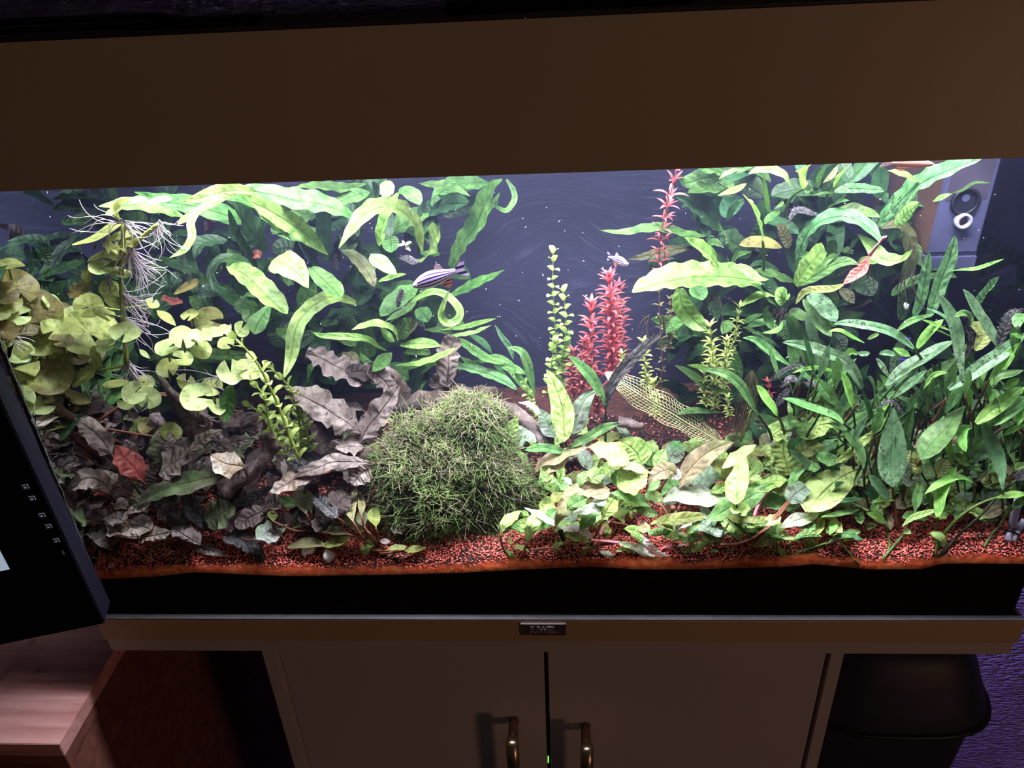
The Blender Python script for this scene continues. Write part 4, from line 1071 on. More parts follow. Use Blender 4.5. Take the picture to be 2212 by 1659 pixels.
branch('branch', R3, [1880,1340, 1850,1430, 1830,1520, 1850,1640, 1800,1720], .13, .13, 46, 66, dw, seed=3)
branch('branch', R4, [1240,-20, 1330,90, 1390,220, 1400,360], .13, .12, 50, 70, dw, seed=4)
branch('branch', R4, [1400,360, 1500,260, 1700,210, 1880,120], .12, .13, 60, 60, dw, seed=5)
branch('branch', R4, [1360,520, 1250,600, 1120,680, 900,720, 700,800], .08, .06, 62, 44, dw, seed=6)
dw2 = thing('driftwood', Gpx(450, 960), 'dark slanting branch stub beneath the pennywort', 'driftwood')
branch('branch', R2, [1570,470, 1540,400, 1440,300, 1340,180, 1230,40], .075, .06, 92, 34, dw2, seed=7)
branch('branch', R2, [1250,760, 1190,640, 1200,480, 1240,330], .10, .10, 60, 40, dw2, seed=8)
branch('branch', R2, [560,380, 430,270, 340,170], .11, .10, 50, 40, dw2, seed=9)
dw3 = thing('driftwood', Gpx(540, 1040), 'curved thick branch lying over the red gravel at left', 'driftwood')
branch('branch', R4, [350,500, 372,600, 330,700, 220,790, 80,880, -60,960], .055, .05, 50, 82, dw3, seed=10)
dw4 = thing('driftwood', Gpx(1090, 940), 'pale grey log end behind the moss ball', 'driftwood')
branch('log', R6, [-260,330, -100,240, 60,215, 200,200, 320,200], .13, .13, 70, 50, dw4, seed=11)
branch('branch', R6, [150,250, 330,300, 470,370, 570,470, 640,600, 660,680], .12, .09, 50, 40, dw4, seed=12)
branch('branch', R6, [1210,400, 1300,410, 1420,440], .14, .14, 36, 36, dw4, seed=13)

for c_, w_, m_ in (([690,1440, 800,1490, 930,1560, 1060,1610, 1200,1640], 150, 'brown'), ([1200,1520, 1240,1600, 1330,1680, 1380,1760], 110, 'brown'), ([1830,1720, 1840,1560, 1850,1440, 1900,1310], 130, 'brown'), ([1000,1600, 1150,1600, 1300,1650], 110, 'browndark'), ([1700,1720, 1780,1640, 1850,1560], 90, 'brown')):
    leaf(dw, R3, c_, w_, .095, .10, m_, 'torn', name='bark_flake', rag=.55, rumple=.35, wave=.3)
# ---- brown broad-leaved plants at lower left
BR = dict(auto=True, wave=.25, wf=3.2, rag=.30, rumple=.22, cup=.12)
b1 = plant('brown_cryptocoryne', 'brown-leaved plant with one translucent red leaf at lower left', R2, 1150, 960)
leaves(b1, R2, 'brown', 'lance', [
 ([870,660, 790,540, 660,430, 540,345], 135, .05, .06, dict(mat='brownlite')), ([1110,860, 1030,740, 960,680, 895,580], 165, .04, .035, dict(mat='redleaf')),
 ([1050,700, 1000,600, 960,540], 90, .06, .06), ([900,890, 860,840, 790,780], 84, .05, .05, dict(mat='brownlite')), ([690,810, 680,750, 735,715], 62, .05, .05, dict(mat='brownlite')), ([840,560, 850,460, 880,375], 70, .11, .11),
 ([860,650, 800,620, 700,600], 90, .07, .07), ([1000,1000, 960,900, 900,800], 110, .06, .06, dict(mat='browndark'))], **BR)
b2 = plant('brown_cryptocoryne', 'brown-leaved plant with an arching folded leaf next to the monitor', R2, 900, 1060)
leaves(b2, R2, 'brown', 'lance', [
 ([860,960, 800,870, 690,840, 570,890, 455,975], 125, .04, .025, dict(mat='brownlite')), ([860,970, 790,920, 700,910, 620,930], 110, .05, .04, dict(mat='redleaf')), ([880,1060, 940,1040, 1000,1080], 80, .04, .04),
 ([590,540, 430,565, 280,560], 86, .09, .07, dict(mat='browndark')), ([690,700, 600,720, 500,765], 60, .08, .07), ([570,810, 470,810, 400,780], 95, .06, .05, dict(mat='browngreen')), ([700,480, 560,470, 440,460], 80, .1, .09, dict(mat='browndark')),
 ([600,640, 480,640, 380,650], 80, .08, .07, dict(mat='browndark')), ([500,450, 380,430, 300,440], 70, .08, .07, dict(mat='browndark')), ([680,1180, 600,1130, 500,1080], 125, .025, .02, dict(mat='browngreen')),
 ([350,720, 340,700, 400,690], 60, .05, .04), ([760,760, 840,740, 900,760], 70, .07, .07, dict(mat='browndark'))], **BR)
b3 = plant('brown_cryptocoryne', 'crumpled grey-brown leaves lying low by the front left corner', R2, 900, 1330)
leaves(b3, R2, 'brown', 'ovate', [
 ([860,1390, 840,1260, 760,1170, 640,1190], 190, -.02, -.02), ([1085,1300, 960,1295, 900,1190, 810,1140], 135, -.03, -.03, dict(mat='brownlite')), ([1180,1240, 1050,1205, 940,1255], 130, -.03, -.025, dict(mat='brownlite')),
 ([1080,1300, 1200,1290, 1345,1260], 110, -.02, -.03, dict(mat='brownlite')), ([1560,1360, 1440,1290, 1335,1215], 130, -.02, -.03), ([1500,1360, 1620,1400, 1785,1450], 66, -.004, -.004, dict(mat='brown')), ([1080,1330, 1160,1330, 1240,1300], 70, -.015, -.015, dict(mat='redleaf')),
 ([720,1330, 760,1290, 700,1230], 120, -.015, -.02, dict(mat='browndark')), ([900,1440, 860,1380, 800,1340], 100, -.01, -.01, dict(mat='browndark')), ([980,1180, 880,1150, 800,1160], 100, -.04, -.04, dict(mat='brown'))], **BR)
b4 = plant('brown_cryptocoryne', 'pale grey-brown ruffled leaves in the middle of the brown bed', R2, 1500, 960)
leaves(b4, R2, 'brownlite', 'lance', [
 ([1240,810, 1350,730, 1510,640], 185, .05, .05), ([1470,640, 1580,540, 1745,465], 84, .05, .05), ([1900,750, 1760,730, 1640,660], 160, .035, .035), ([1620,620, 1800,565, 1985,530], 80, .06, .05, dict(mat='brown')),
 ([1270,760, 1265,600, 1245,440], 165, .07, .08, dict(mat='browngreen')), ([1340,650, 1300,540, 1240,450], 90, .07, .075, dict(mat='brown')), ([1830,770, 1650,830, 1500,870, 1330,905, 1180,970, 1060,1060], 140, .03, .035, dict(mat='browngreen')),
 ([1200,980, 1120,1030, 990,1115], 90, .035, .03), ([1640,1260, 1560,1150, 1460,1030, 1480,900], 110, .03, .035, dict(mat='fuzz')), ([1590,1170, 1700,1130, 1830,1060], 200, .03, .03, dict(mat='browngreen')), ([1400,860, 1500,790, 1600,760], 110, .05, .05),
 ([1100,900, 1180,780, 1240,720], 110, .06, .06, dict(mat='brown')), ([1560,770, 1640,760, 1720,790], 80, .05, .05, dict(mat='brown')), ([1700,960, 1800,960, 1900,900], 130, .05, .05, dict(mat='browndark')), ([1640,640, 1580,600, 1560,540], 90, .07, .07, dict(mat='browngreen')),
 ([1300,1080, 1240,1020, 1180,1060], 90, .05, .05, dict(mat='browndark'))], **BR)
b5 = plant('brown_cryptocoryne', 'large toothed purple-brown leaves between the yellow-green stems and the moss ball', R4, 1060, 640)
leaves(b5, R4, 'brown', 'lance', [
 ([1075,490, 950,395, 800,300, 650,215, 495,135], 195, .08, .06, dict(rag=.45)), ([1060,590, 1130,450, 1230,330, 1310,220, 1385,100], 155, .08, .08), ([920,590, 800,490, 690,400], 205, .10, .09, dict(mat='browndark')),
 ([840,660, 740,700, 620,740, 485,680], 155, .07, .05, dict(mat='fuzz')), ([1150,720, 1000,715, 850,720, 700,775, 555,830], 100, .05, .04, dict(mat='brown')), ([720,830, 580,850, 480,900, 365,955], 112, .04, .03, dict(mat='brownlite')),
 ([1155,745, 1080,810, 1010,895], 160, .05, .045, dict(mat='brownlite', rag=.6)), ([1100,600, 1000,590, 880,610], 110, .07, .06), ([1110,270, 960,240, 860,190], 90, .1, .09, dict(mat='browndark')), ([1100,310, 1000,280, 900,290], 60, .09, .09, dict(mat='brown')),
 ([1260,650, 1210,590, 1180,560], 90, .07, .07, dict(mat='olive')), ([1060,480, 1090,420, 1100,340], 50, .08, .08), ([940,540, 860,620, 800,640], 90, .08, .07)], **BR)
b6 = plant('brown_cryptocoryne', 'fuzzy dark leaf drooping onto the gravel near the front glass', R4, 230, 1280)
leaves(b6, R4, 'fuzz', 'strap', [
 ([10,1325, 110,1310, 200,1340, 262,1420, 305,1500], 112, -.02, -.004), ([340,1095, 210,1150, 110,1235], 115, -.03, -.02, dict(mat='brown')), ([265,1315, 400,1240, 515,1185], 150, -.02, -.025, dict(mat='cryptgrey', kind='ovate')),
 ([390,915, 250,990, 140,1060], 62, .05, .045), ([0,1120, 60,1180, 60,1260], 130, -.03, -.02, dict(mat='browndark', kind='ovate')), ([180,950, 130,990, 100,1030], 90, .05, .05, dict(mat='brownlite')), ([0,1060, 80,1040, 150,990], 110, .06, .06, dict(mat='brown'))], **BR)
b7 = plant('brown_cryptocoryne', 'dark fuzzy leaves behind the small olive seedlings', R4, 900, 1150)
leaves(b7, R4, 'fuzz', 'strap', [([895,1145, 800,1050, 715,975], 92, -.05, -.05), ([880,1075, 930,1005, 1005,955], 160, -.05, -.05, dict(mat='browndark', kind='ovate')), ([1310,1215, 1385,1235, 1455,1205], 70, -.015, -.015, dict(mat='brown', kind='lance')), ([880,1160, 820,1190, 900,1210], 60, -.02, -.02)], **BR)
b8 = plant('brown_cryptocoryne', 'dark purple leaves at the back behind the left driftwood', R2, 700, 420, .2)
leaves(b8, R2, 'browndark', 'lance', [([640,370, 690,280, 745,190], 190, .15, .14), ([1000,480, 1080,430, 1185,385], 100, .11, .1, dict(mat='olive')), ([760,230, 800,200, 845,180], 50, .13, .12, dict(mat='redleaf')), ([1100,480, 1040,400, 1000,330], 110, .13, .13), ([660,440, 600,380, 560,310], 130, .15, .14),
 ([900,300, 860,400, 880,480], 120, .15, .15), ([1750,300, 1800,370, 1880,430], 150, .12, .12), ([1900,330, 1960,420, 1950,520], 140, .12, .12), ([1650,470, 1560,430, 1500,450], 100, .12, .11), ([1300,560, 1400,580, 1500,560], 100, .1, .1)], **BR)
random.seed(31)
for k in range(120):
    x = random.uniform(110, 800); y = random.uniform(860, 1150); a = random.uniform(-2.9, -.2); L_ = random.uniform(36, 80)
    leaf(random.choice([b1, b2, b4, b5, b6, b7]), R0, [x, y, x+L_*.5*math.cos(a), y+L_*.5*math.sin(a), x+L_*math.cos(a), y+L_*math.sin(a)+10], random.uniform(20, 40), -.02, -.03, random.choice(['browndark', 'browndark', 'browndark', 'brown', 'browngreen']), 'lance', wave=.25, rag=.3, rumple=.2)

# ---- olive seedlings on the gravel
o1 = plant('cryptocoryne_seedling', 'olive seedling standing left of the snail shells', R4, 720, 1215)
SD = dict(auto=True, cup=.2)
leaves(o1, R4, 'cryptolive', 'lance', [([590,1055, 520,1030, 435,985], 78, -.03, -.03, dict(mat='crypt')), ([655,1115, 610,1020, 588,915], 92, -.03, -.03), ([695,1095, 670,1000, 618,915], 84, -.03, -.03, dict(mat='olive')), ([670,1160, 610,1190, 548,1232], 72, -.02, -.015, dict(mat='lime')), ([660,1120, 620,1120, 540,1165], 72, -.03, -.02, dict(mat='crypt')), ([395,1175, 390,1130, 372,1090], 66, -.03, -.03, dict(mat='olive'))], **SD)
o2 = plant('cryptocoryne_seedling', 'olive seedling with upright spear leaves right of the snail shells', R4, 1180, 1340)
leaves(o2, R4, 'cryptolive', 'lance', [([1020,1175, 1005,1060, 1042,915], 84, -.04, -.04), ([1085,1130, 1085,1030, 1075,945], 52, -.045, -.045), ([1105,1215, 1090,1150, 1070,1090], 76, -.04, -.04, dict(mat='browngreen')), ([1195,1215, 1178,1130, 1212,1055], 92, -.035, -.035, dict(mat='olive')), ([1140,1260, 1020,1195, 890,1158], 74, -.03, -.02),
 ([975,1275, 850,1250, 735,1240], 72, -.025, -.02), ([1205,1100, 1210,1040, 1205,1000], 40, -.03, -.03, dict(mat='redleaf'))], **SD)
o3 = plant('cryptocoryne_seedling', 'small yellowish seedling lying flat near the front glass', R4, 1255, 1420)
leaves(o3, R4, 'cryptolive', 'lance', [([805,1365, 650,1348, 505,1382], 82, -.012, -.008, dict(mat='cryptolive')), ([775,1365, 900,1340, 1008,1305], 76, -.01, -.02, dict(mat='olive')), ([1115,1350, 1118,1390, 1118,1450], 60, -.015, -.01, dict(mat='lime')), ([1275,1405, 1360,1400, 1438,1368], 70, -.01, -.012, dict(mat='olive')), ([1230,1332, 1270,1332, 1308,1335], 38, -.01, -.01, dict(mat='cryptpink')),
 ([1110,1345, 1150,1325, 1190,1318], 40, -.015, -.015, dict(mat='olive')), ([1130,1360, 1160,1365, 1190,1375], 40, -.012, -.012, dict(mat='lime')), ([1420,1410, 1500,1395, 1590,1380], 50, -.006, -.006, dict(mat='olive'))], **SD)
# thin grass-like runners on the gravel
random.seed(44)
rn = plant('dwarf_grass', 'thin pale runners of dwarf grass creeping over the left gravel', R2, 1300, 1250)
V, F = [], []
for k in range(90):
    x, y = random.uniform(150, 620), random.uniform(1040, 1225)
    p = Gpx(x, y, .0005); a = random.uniform(0, 6.28); L_ = random.uniform(.008, .022); c_ = random.uniform(-1, 1)
    pts = [p, p+Vector((math.cos(a), math.sin(a)*.6, .8))*L_*.5, p+Vector((math.cos(a+c_), math.sin(a+c_)*.6, .7))*L_]
    for q in pts: q.y = max(q.y, YF+.001)
    tube_geo(catmull(pts, 5), [.00045, .0004, .0004, .0003, .0003, .0002], 4, V, F, False)
ro = mesh_obj('blades', V, F, M['stem_green'], rn, True); ro['kind'] = 'stuff'

# ---- moss ball
def moss_ball():
    base = Gpx(985, 1180)
    t = thing('moss_ball', base, 'big bushy dome of green-brown moss in front of the driftwood', 'moss')
    core_m = plain('dark_moss_core', S(44, 54, 26), .95, var=.5, scale=120, bump=.8, bscale=300)
    mats = (plain('green_moss', S(124, 146, 82), .7, var=.35, scale=60), plain('brownish_moss', S(154, 142, 120), .7, var=.35, scale=60), plain('deep_green_moss', S(84, 112, 52), .7, var=.35, scale=60))
    geo = [([], []), ([], []), ([], [])]
    # lumps: centre pixel, half width and height in pixels, depth offset, share of the fronds
    for (cpx, cpy, wpx, hpx, dy, share, sd) in ((952, 1052, 142, 138, .042, .56, 1), (1012, 945, 84, 84, .050, .20, 2), (1068, 1078, 88, 108, .040, .24, 3)):
        random.seed(sd); ctr = un(cpx, cpy, base.y+dy); sc = px2m(ctr); rx, rz, ry = wpx*sc, hpx*sc/.86, .040*wpx/142
        def surf(a, e):
            k = 1+.30*mnoise.noise(Vector((math.cos(a)*1.6+sd, math.sin(a)*1.6, e*2)))+.14*mnoise.noise(Vector((math.cos(a)*4, math.sin(a)*4+sd, e*5)))
            return ctr+Vector((rx*math.cos(e)*math.cos(a)*k, ry*math.cos(e)*math.sin(a)*k, rz*math.sin(e)*k))
        V, F = [], []; na, ne = 36, 18
        for q in range(ne+1):
            e = -1.3+(math.pi/2+1.3)*q/ne
            for p_ in range(na):
                v = ctr+(surf(2*math.pi*p_/na, e)-ctr)*.90; v.z = max(v.z, ground(v.x, v.y)-.001); v.y = max(v.y, YF+.002); V.append(v)
        for q in range(ne):
            for p_ in range(na): F.append((q*na+p_, q*na+(p_+1) % na, (q+1)*na+(p_+1) % na, (q+1)*na+p_))
        mesh_obj('moss_core', V, F, core_m, t, True)
        for which, n, L0, L1, emin, emax, rad in ((0, 7600, .003, .0095, -1.2, 1.5, .00030), (1, 7000, .003, .0085, -.25, 1.55, .00028), (2, 5200, .004, .011, -1.3, .6, .00032)):
            V, F = geo[which]
            for k in range(int(n*share)):
                a = random.uniform(math.pi*.85, math.pi*2.15); e = random.uniform(emin, emax); p = ctr+(surf(a, e)-ctr)*random.uniform(.82, 1.08)
                nrm = (p-ctr); nrm = Vector((nrm.x/rx**2, nrm.y/ry**2, nrm.z/rz**2)).normalized()
                tang = Vector((random.gauss(0, 1), random.gauss(0, 1), random.gauss(0, 1))); dirv = (nrm*random.uniform(0, .8)+tang*.7).normalized()
                L_ = random.uniform(L0, L1)*(1.6 if random.random() < .06 else 1); cv = Vector((random.gauss(0, 1), random.gauss(0, 1), random.gauss(0, .8)-.15))*.7
                pts = [p+dirv*L_*q+cv*L_*q*q for q in (0, .33, .66, 1)]
                for q in pts: q.y = max(q.y, YF+.001); q.z = max(q.z, ground(q.x, q.y)+.0005)
                tube_geo(pts, [rad, rad*.95, rad*.8, rad*.4], 3, V, F, False)
                for f_ in (1, 2):
                    d2 = (tang.cross(dirv)+dirv*.6).normalized()*(L_*.3)*(1 if f_ == 1 else -1); tube_geo([pts[f_], pts[f_]+d2], [rad*.8, rad*.4], 3, V, F, False)
    for (V, F), mt_, nm in zip(geo, mats, ('moss_fronds', 'brown_moss_fronds', 'deep_moss_fronds')):
        o = mesh_obj(nm, V, F, mt_, t, True); o['kind'] = 'stuff'
moss_ball()

# ---- snail shells and small finds on the gravel
M['shell'] = plain('pearly_shell', S(236, 230, 240), .25, var=.2, scale=220); M['shellgold'] = plain('golden_shell', S(176, 128, 70), .3, var=.4, scale=400)
M['shellin'] = plain('shell_inside', S(96, 60, 66), .5, var=.3)
def snail(label, X, Y, r, axis, mats, opening=True, d=None):
    p = Gpx(X, Y) if d is None else inside(X, Y, d); t = thing('snail_shell', p, label, 'snail shell', 'snail shells on the gravel'); p = p+Vector((0, 0, r*.7)); p.y = max(p.y, YF+r)
    ax = Vector(axis).normalized(); A = ax.orthogonal().normalized(); B = ax.cross(A); path, rr = [], []
    for i in range(44):
        u = i/43; th = u*2.6*2*math.pi; R = r*.62*(.10+.90*u); path.append(p+A*(R*math.cos(th))+B*(R*math.sin(th))+ax*(r*.9*(.55-u))); rr.append(r*(.07+.42*u))
    V, F = tube_geo(path, rr, 10); mesh_obj('whorl', V, F, M[mats], t, True)
    if opening:
        V, F = tube_geo([path[-1], path[-1]+(path[-1]-path[-2]).normalized()*.0002], [rr[-1]*.82, rr[-1]*.8], 12); mesh_obj('aperture', V, F, M['shellin'], t, False)
snail('empty pearly snail shell with its opening upward among the seedlings', 670, 1199, .0066, (.1, -.3, 1), 'shell')
snail('white and gold snail shell lying on the gravel at the front glass', 716, 1219, .0068, (1, -.2, .25), 'shell')
snail('small pale snail shell in the dark front left corner', 243, 1240, .0045, (.4, -.5, .6), 'shell')
snail('small dark snail shell resting on the right of the moss ball', 1105, 1015, .0050, (.3, -.9, .3), 'shellgold')
snail('tiny white snail on the fern roots left of the filter', 1958, 666, .0035, (.8, -.3, .4), 'shell', True, .13)
st = thing('pebble', Gpx(1398, 990), 'speckled white pebble behind the lime leaves', 'pebble')
bm = bmesh.new(); bmesh.ops.create_icosphere(bm, subdivisions=3, radius=.0085)
for v in bm.verts: v.co = Vector((v.co.x*1.5, v.co.y, v.co.z*.8))*(1+.12*mnoise.noise(v.co*160))+st.location
bm_obj('stone', bm, plain('speckled_stone', S(170, 160, 176), .7, var=.5, scale=700), st, True)
# ================================================================== CENTRE STEMS
ly = plant('round_leaved_stem_plant', 'upright yellow-green stems with small round leaves before the bare backing', R0, 1205, 860, .16)
whorl_stem(ly, R0, [1200,860, 1202,760, 1198,690, 1194,610, 1195,548], .16, .16, 'ly1', 19, 14, 'lysi', 'oval', 17, 2, .35, 2.4, 'stem_green', (1.15, .95), True, math.pi/2)
whorl_stem(ly, R0, [1212,850, 1218,760, 1223,690, 1217,632], .15, .15, 'ly1', 19, 14, 'lysi', 'oval', 12, 2, .35, 2.2, 'stem_green', (1.15, 1.0), True, math.pi/2)
whorl_stem(ly, R0, [1182,855, 1190,800, 1196,740], .15, .15, 'ly1', 19, 14, 'lysi', 'oval', 6, 2, .35, 2.2, 'stem_green', (1.1, 1.0), True, math.pi/2)
whorl_stem(ly, R0, [1160,930, 1150,880, 1135,830], .12, .12, 'ly2', 16, 11, 'lysi', 'oval', 8, 2, .35, 2.0, 'stem_green', (1., 1.0), True, math.pi/2)
rd1 = plant('red_stem_plant', 'dense bright red stem plant in the middle of the tank', R0, 1322, 830, .15)
whorl_stem(rd1, R0, [1324,835, 1322,760, 1321,690, 1316,600], .15, .14, 'rd1', 33, 8.5, 'red', 'lance', 17, 6, .42, 2.6, 'stem_red', (1.0, 1.0), True, None, (.05, .99))
whorl_stem(rd1, R0, [1342,830, 1340,740, 1338,670, 1337,625], .16, .155, 'rd2', 30, 8, 'reddark', 'lance', 13, 5, .45, 2.4, 'stem_red', (1.0, 1.0))
rd2 = plant('red_stem_plant', 'shorter coral red stem plant between the round-leaved stems and the tall red one', R0, 1270, 840, .14)
whorl_stem(rd2, R0, [1278,845, 1276,780, 1276,720, 1277,665], .14, .135, 'rd3', 31, 8, 'red', 'lance', 11, 5, .45, 2.4, 'stem_red', (1., 1.))
whorl_stem(rd2, R0, [1255,850, 1258,800, 1262,745], .13, .13, 'rd4', 28, 7.5, 'reddark', 'lance', 9, 5, .45, 2.2, 'stem_red', (1., .9))
whorl_stem(rd2, R0, [1240,860, 1238,810, 1238,765], .14, .14, 'rd4', 28, 7.5, 'reddark', 'lance', 8, 5, .45, 2.2, 'stem_red', (1., .9))
whorl_stem(rd2, R0, [1290,900, 1292,860, 1290,815], .14, .14, 'rd4', 28, 7.5, 'reddark', 'lance', 7, 5, .45, 2.2, 'stem_red', (1., .9))
rd3 = plant('red_stem_plant', 'tall sparse pink-red stems reaching up under the hood', R0, 1428, 700, .17)
whorl_stem(rd3, R0, [1424,620, 1424,545, 1432,480, 1448,420, 1460,372], .16, .13, 'rd5', 33, 7.5, 'red', 'lance', 9, 4, .38, 2.6, 'stem_red', (.75, 1.15), True, None, (.12, .99))
whorl_stem(rd3, R0, [1436,610, 1436,530, 1440,470, 1446,430], .165, .15, 'rd6', 26, 6.5, 'reddark', 'lance', 8, 3, .35, 2.4, 'stem_red', (.8, 1.0))
whorl_stem(rd3, R0, [1428,860, 1430,770, 1425,690, 1424,610], .17, .16, 'rd7', 20, 7, 'cryptolive', 'lance', 10, 3, .4, 2.4, 'stem_red', (.9, .7), False)
whorl_stem(rd3, R0, [1445,760, 1450,700, 1448,650], .17, .165, 'rd7', 20, 7, 'cryptolive', 'lance', 8, 4, .4, 2.2, 'stem_red', (.9, .8))
ys = plant('yellow_stem_plant', 'pale yellow-green bushy stems right of the lace leaf', R0, 1540, 890, .13)
whorl_stem(ys, R0, [1545,890, 1543,830, 1540,780, 1534,712], .13, .12, 'ys1', 24, 6.5, 'yelstem', 'lance', 12, 6, .4, 2.6, 'stem_green', (1., 1.))
whorl_stem(ys, R0, [1560,850, 1566,800, 1570,740], .135, .13, 'ys2', 20, 6, 'yelstem', 'lance', 9, 5, .4, 2.4, 'stem_green', (1., .95))
whorl_stem(ys, R0, [1578,770, 1588,720, 1597,668], .15, .145, 'ys2', 20, 6, 'yelstem', 'lance', 7, 5, .4, 2.4, 'stem_green', (.8, 1.))
whorl_stem(ys, R0, [1525,880, 1520,840, 1522,800], .12, .12, 'ys2', 20, 6, 'yelstem', 'lance', 6, 5, .4, 2.4, 'stem_green', (1., 1.))
ys2 = plant('yellow_stem_plant', 'small yellow-green stems under the dark fuzzy blade', R0, 1395, 860, .14)
whorl_stem(ys2, R0, [1400,850, 1396,800, 1390,742], .14, .135, 'ys3', 18, 6.5, 'yelstem', 'oval', 8, 4, .35, 2.2, 'stem_green', (1., 1.))
whorl_stem(ys2, R0, [1345,800, 1345,780, 1344,768], .13, .13, 'ys3', 18, 6.5, 'yelstem', 'oval', 3, 3, .4, 2.0, 'stem_green', (1., 1.))
whorl_stem(ys2, R0, [1415,900, 1418,870, 1412,830], .13, .13, 'ys3', 18, 6.5, 'yelstem', 'oval', 6, 4, .35, 2.2, 'stem_green', (1., 1.))
whorl_stem(ys2, R0, [1577,900, 1572,880, 1572,862], .11, .11, 'ys3', 18, 6.5, 'yelstem', 'lance', 4, 4, .3, 2.0, 'stem_green', (.9, .9))
whorl_stem(ys2, R0, [1660,868, 1662,845, 1660,828], .12, .12, 'ys4', 18, 5.5, 'red', 'lance', 3, 4, .3, 2.0, 'stem_red', (.9, .9))

# ---- lace leaves: real lattices of veins
M['lace'] = plain('pale_yellow_lace', S(206, 206, 158), .5, var=.15, scale=120); M['lacedark'] = plain('brown_lace', S(112, 104, 72), .55, var=.25, scale=120)
def lace(pl, fr, c, w, d0, d1, mat, nl=36, nr=5, roll=0., wv=.16):
    p3 = path3(fr.pts(c), d0, d1); path = catmull(p3, nl); hw = .5*w/fr.k*px2m(path[nl//2])
    V, F, UV = ribbon(path, hw, 'strap', nl, 2*nr, roll=roll, cup=.18, wave=wv, wf=4, twist=.5, rumple=.1)
    row = 2*nr+1; g = lambda i, j: V[i*row+j]; v2, f2 = [], []
    th = hw*.026
    for j in range(row):
        r = th*2.6 if j == nr else th
        tube_geo([g(i, j) for i in range(nl+1)], [r]*(nl+1), 4, v2, f2, False)
    for i in range(1, nl):
        k = 0 if i % 2 else 0
        for a, b in ((0, nr), (nr, 2*nr)):
            sh = 1
            pts = [g(min(nl, max(0, i+(abs(j-nr)//2)*sh)), j) for j in range(a, b+1)]
            tube_geo(pts, [th*.9]*len(pts), 3, v2, f2, False)
    o = mesh_obj('lace_leaf', v2, f2, M[mat], pl, True); return o
lp = plant('lace_plant', 'pale yellow skeleton-veined lace leaf slanting down across the middle', R0, 1560, 965)
o = lace(lp, R6, [2000,575, 1850,470, 1650,350, 1450,240, 1250,110, 1110,20], 215, .105, .11, 'lace')
lp2 = plant('lace_plant', 'darker upright lace leaf behind the grassy blades', R0, 1600, 960)
lace(lp2, R10, [130,2140, 220,1900, 300,1650, 360,1400, 380,1190], 250, .12, .13, 'lacedark', 34, 5)
tube('petiole', path3(R12.pts([130,150, 60,380, 0,560]), .115, .12), .0009, .0012, M['stem_green'], lp2, 6, 8)

# ================================================================== FERN ON THE RIGHT
fr1 = plant('java_fern', 'large fern at upper right with one big bright pale leaf pointing left', R0, 1690, 665, .14)
leaves(fr1, R0, 'fern', 'lance', [
 ([1642,608, 1560,598, 1470,603, 1410,616, 1366,632], 54, .10, .06, dict(mat='fernlite', kind='strap', roll=-.1, cup=.3)),
 ([1552,580, 1532,551, 1507,531, 1478,513], 31, .09, .06, dict(mat='fernlite', kind='lance'))])
leaves(fr1, R5, 'fern', 'lance', [
 ([1960,545, 1850,540, 1700,520, 1550,485, 1400,490, 1250,515, 1060,495], 72, .16, .13, dict(mat='fern')),
 ([1800,630, 1700,640, 1550,672, 1400,705, 1282,725], 72, .18, .16, dict(mat='fernbrown')),
 ([1690,950, 1710,1080, 1790,1190, 1895,1278], 135, .09, .07, dict(mat='fernlite', kind='strap')),
 ([1790,930, 1830,980, 1870,1040], 110, .13, .12, dict(mat='fern', kind='oval')),
 ([1750,1170, 1660,1230, 1578,1305], 92, .15, .13, dict(mat='fern')),
 ([2020,500, 1930,390, 1800,285, 1650,225], 165, .18, .15, dict(mat='ferndark')),
 ([2030,160, 1900,180, 1755,205], 135, .17, .15, dict(mat='fern')), ([2040,70, 1900,90, 1720,130, 1690,60], 120, .19, .17, dict(mat='fern')),
 ([1880,630, 1950,590, 2030,625], 62, .14, .12, dict(mat='fern')), ([1480,840, 1470,760, 1540,730, 1710,740], 60, .19, .17, dict(mat='ferndark')),
 ([1850,1120, 1950,1080, 2020,1090], 100, .2, .18, dict(mat='ferndark')), ([1780,380, 1880,430, 1930,490], 90, .2, .18, dict(mat='ferndark'))])
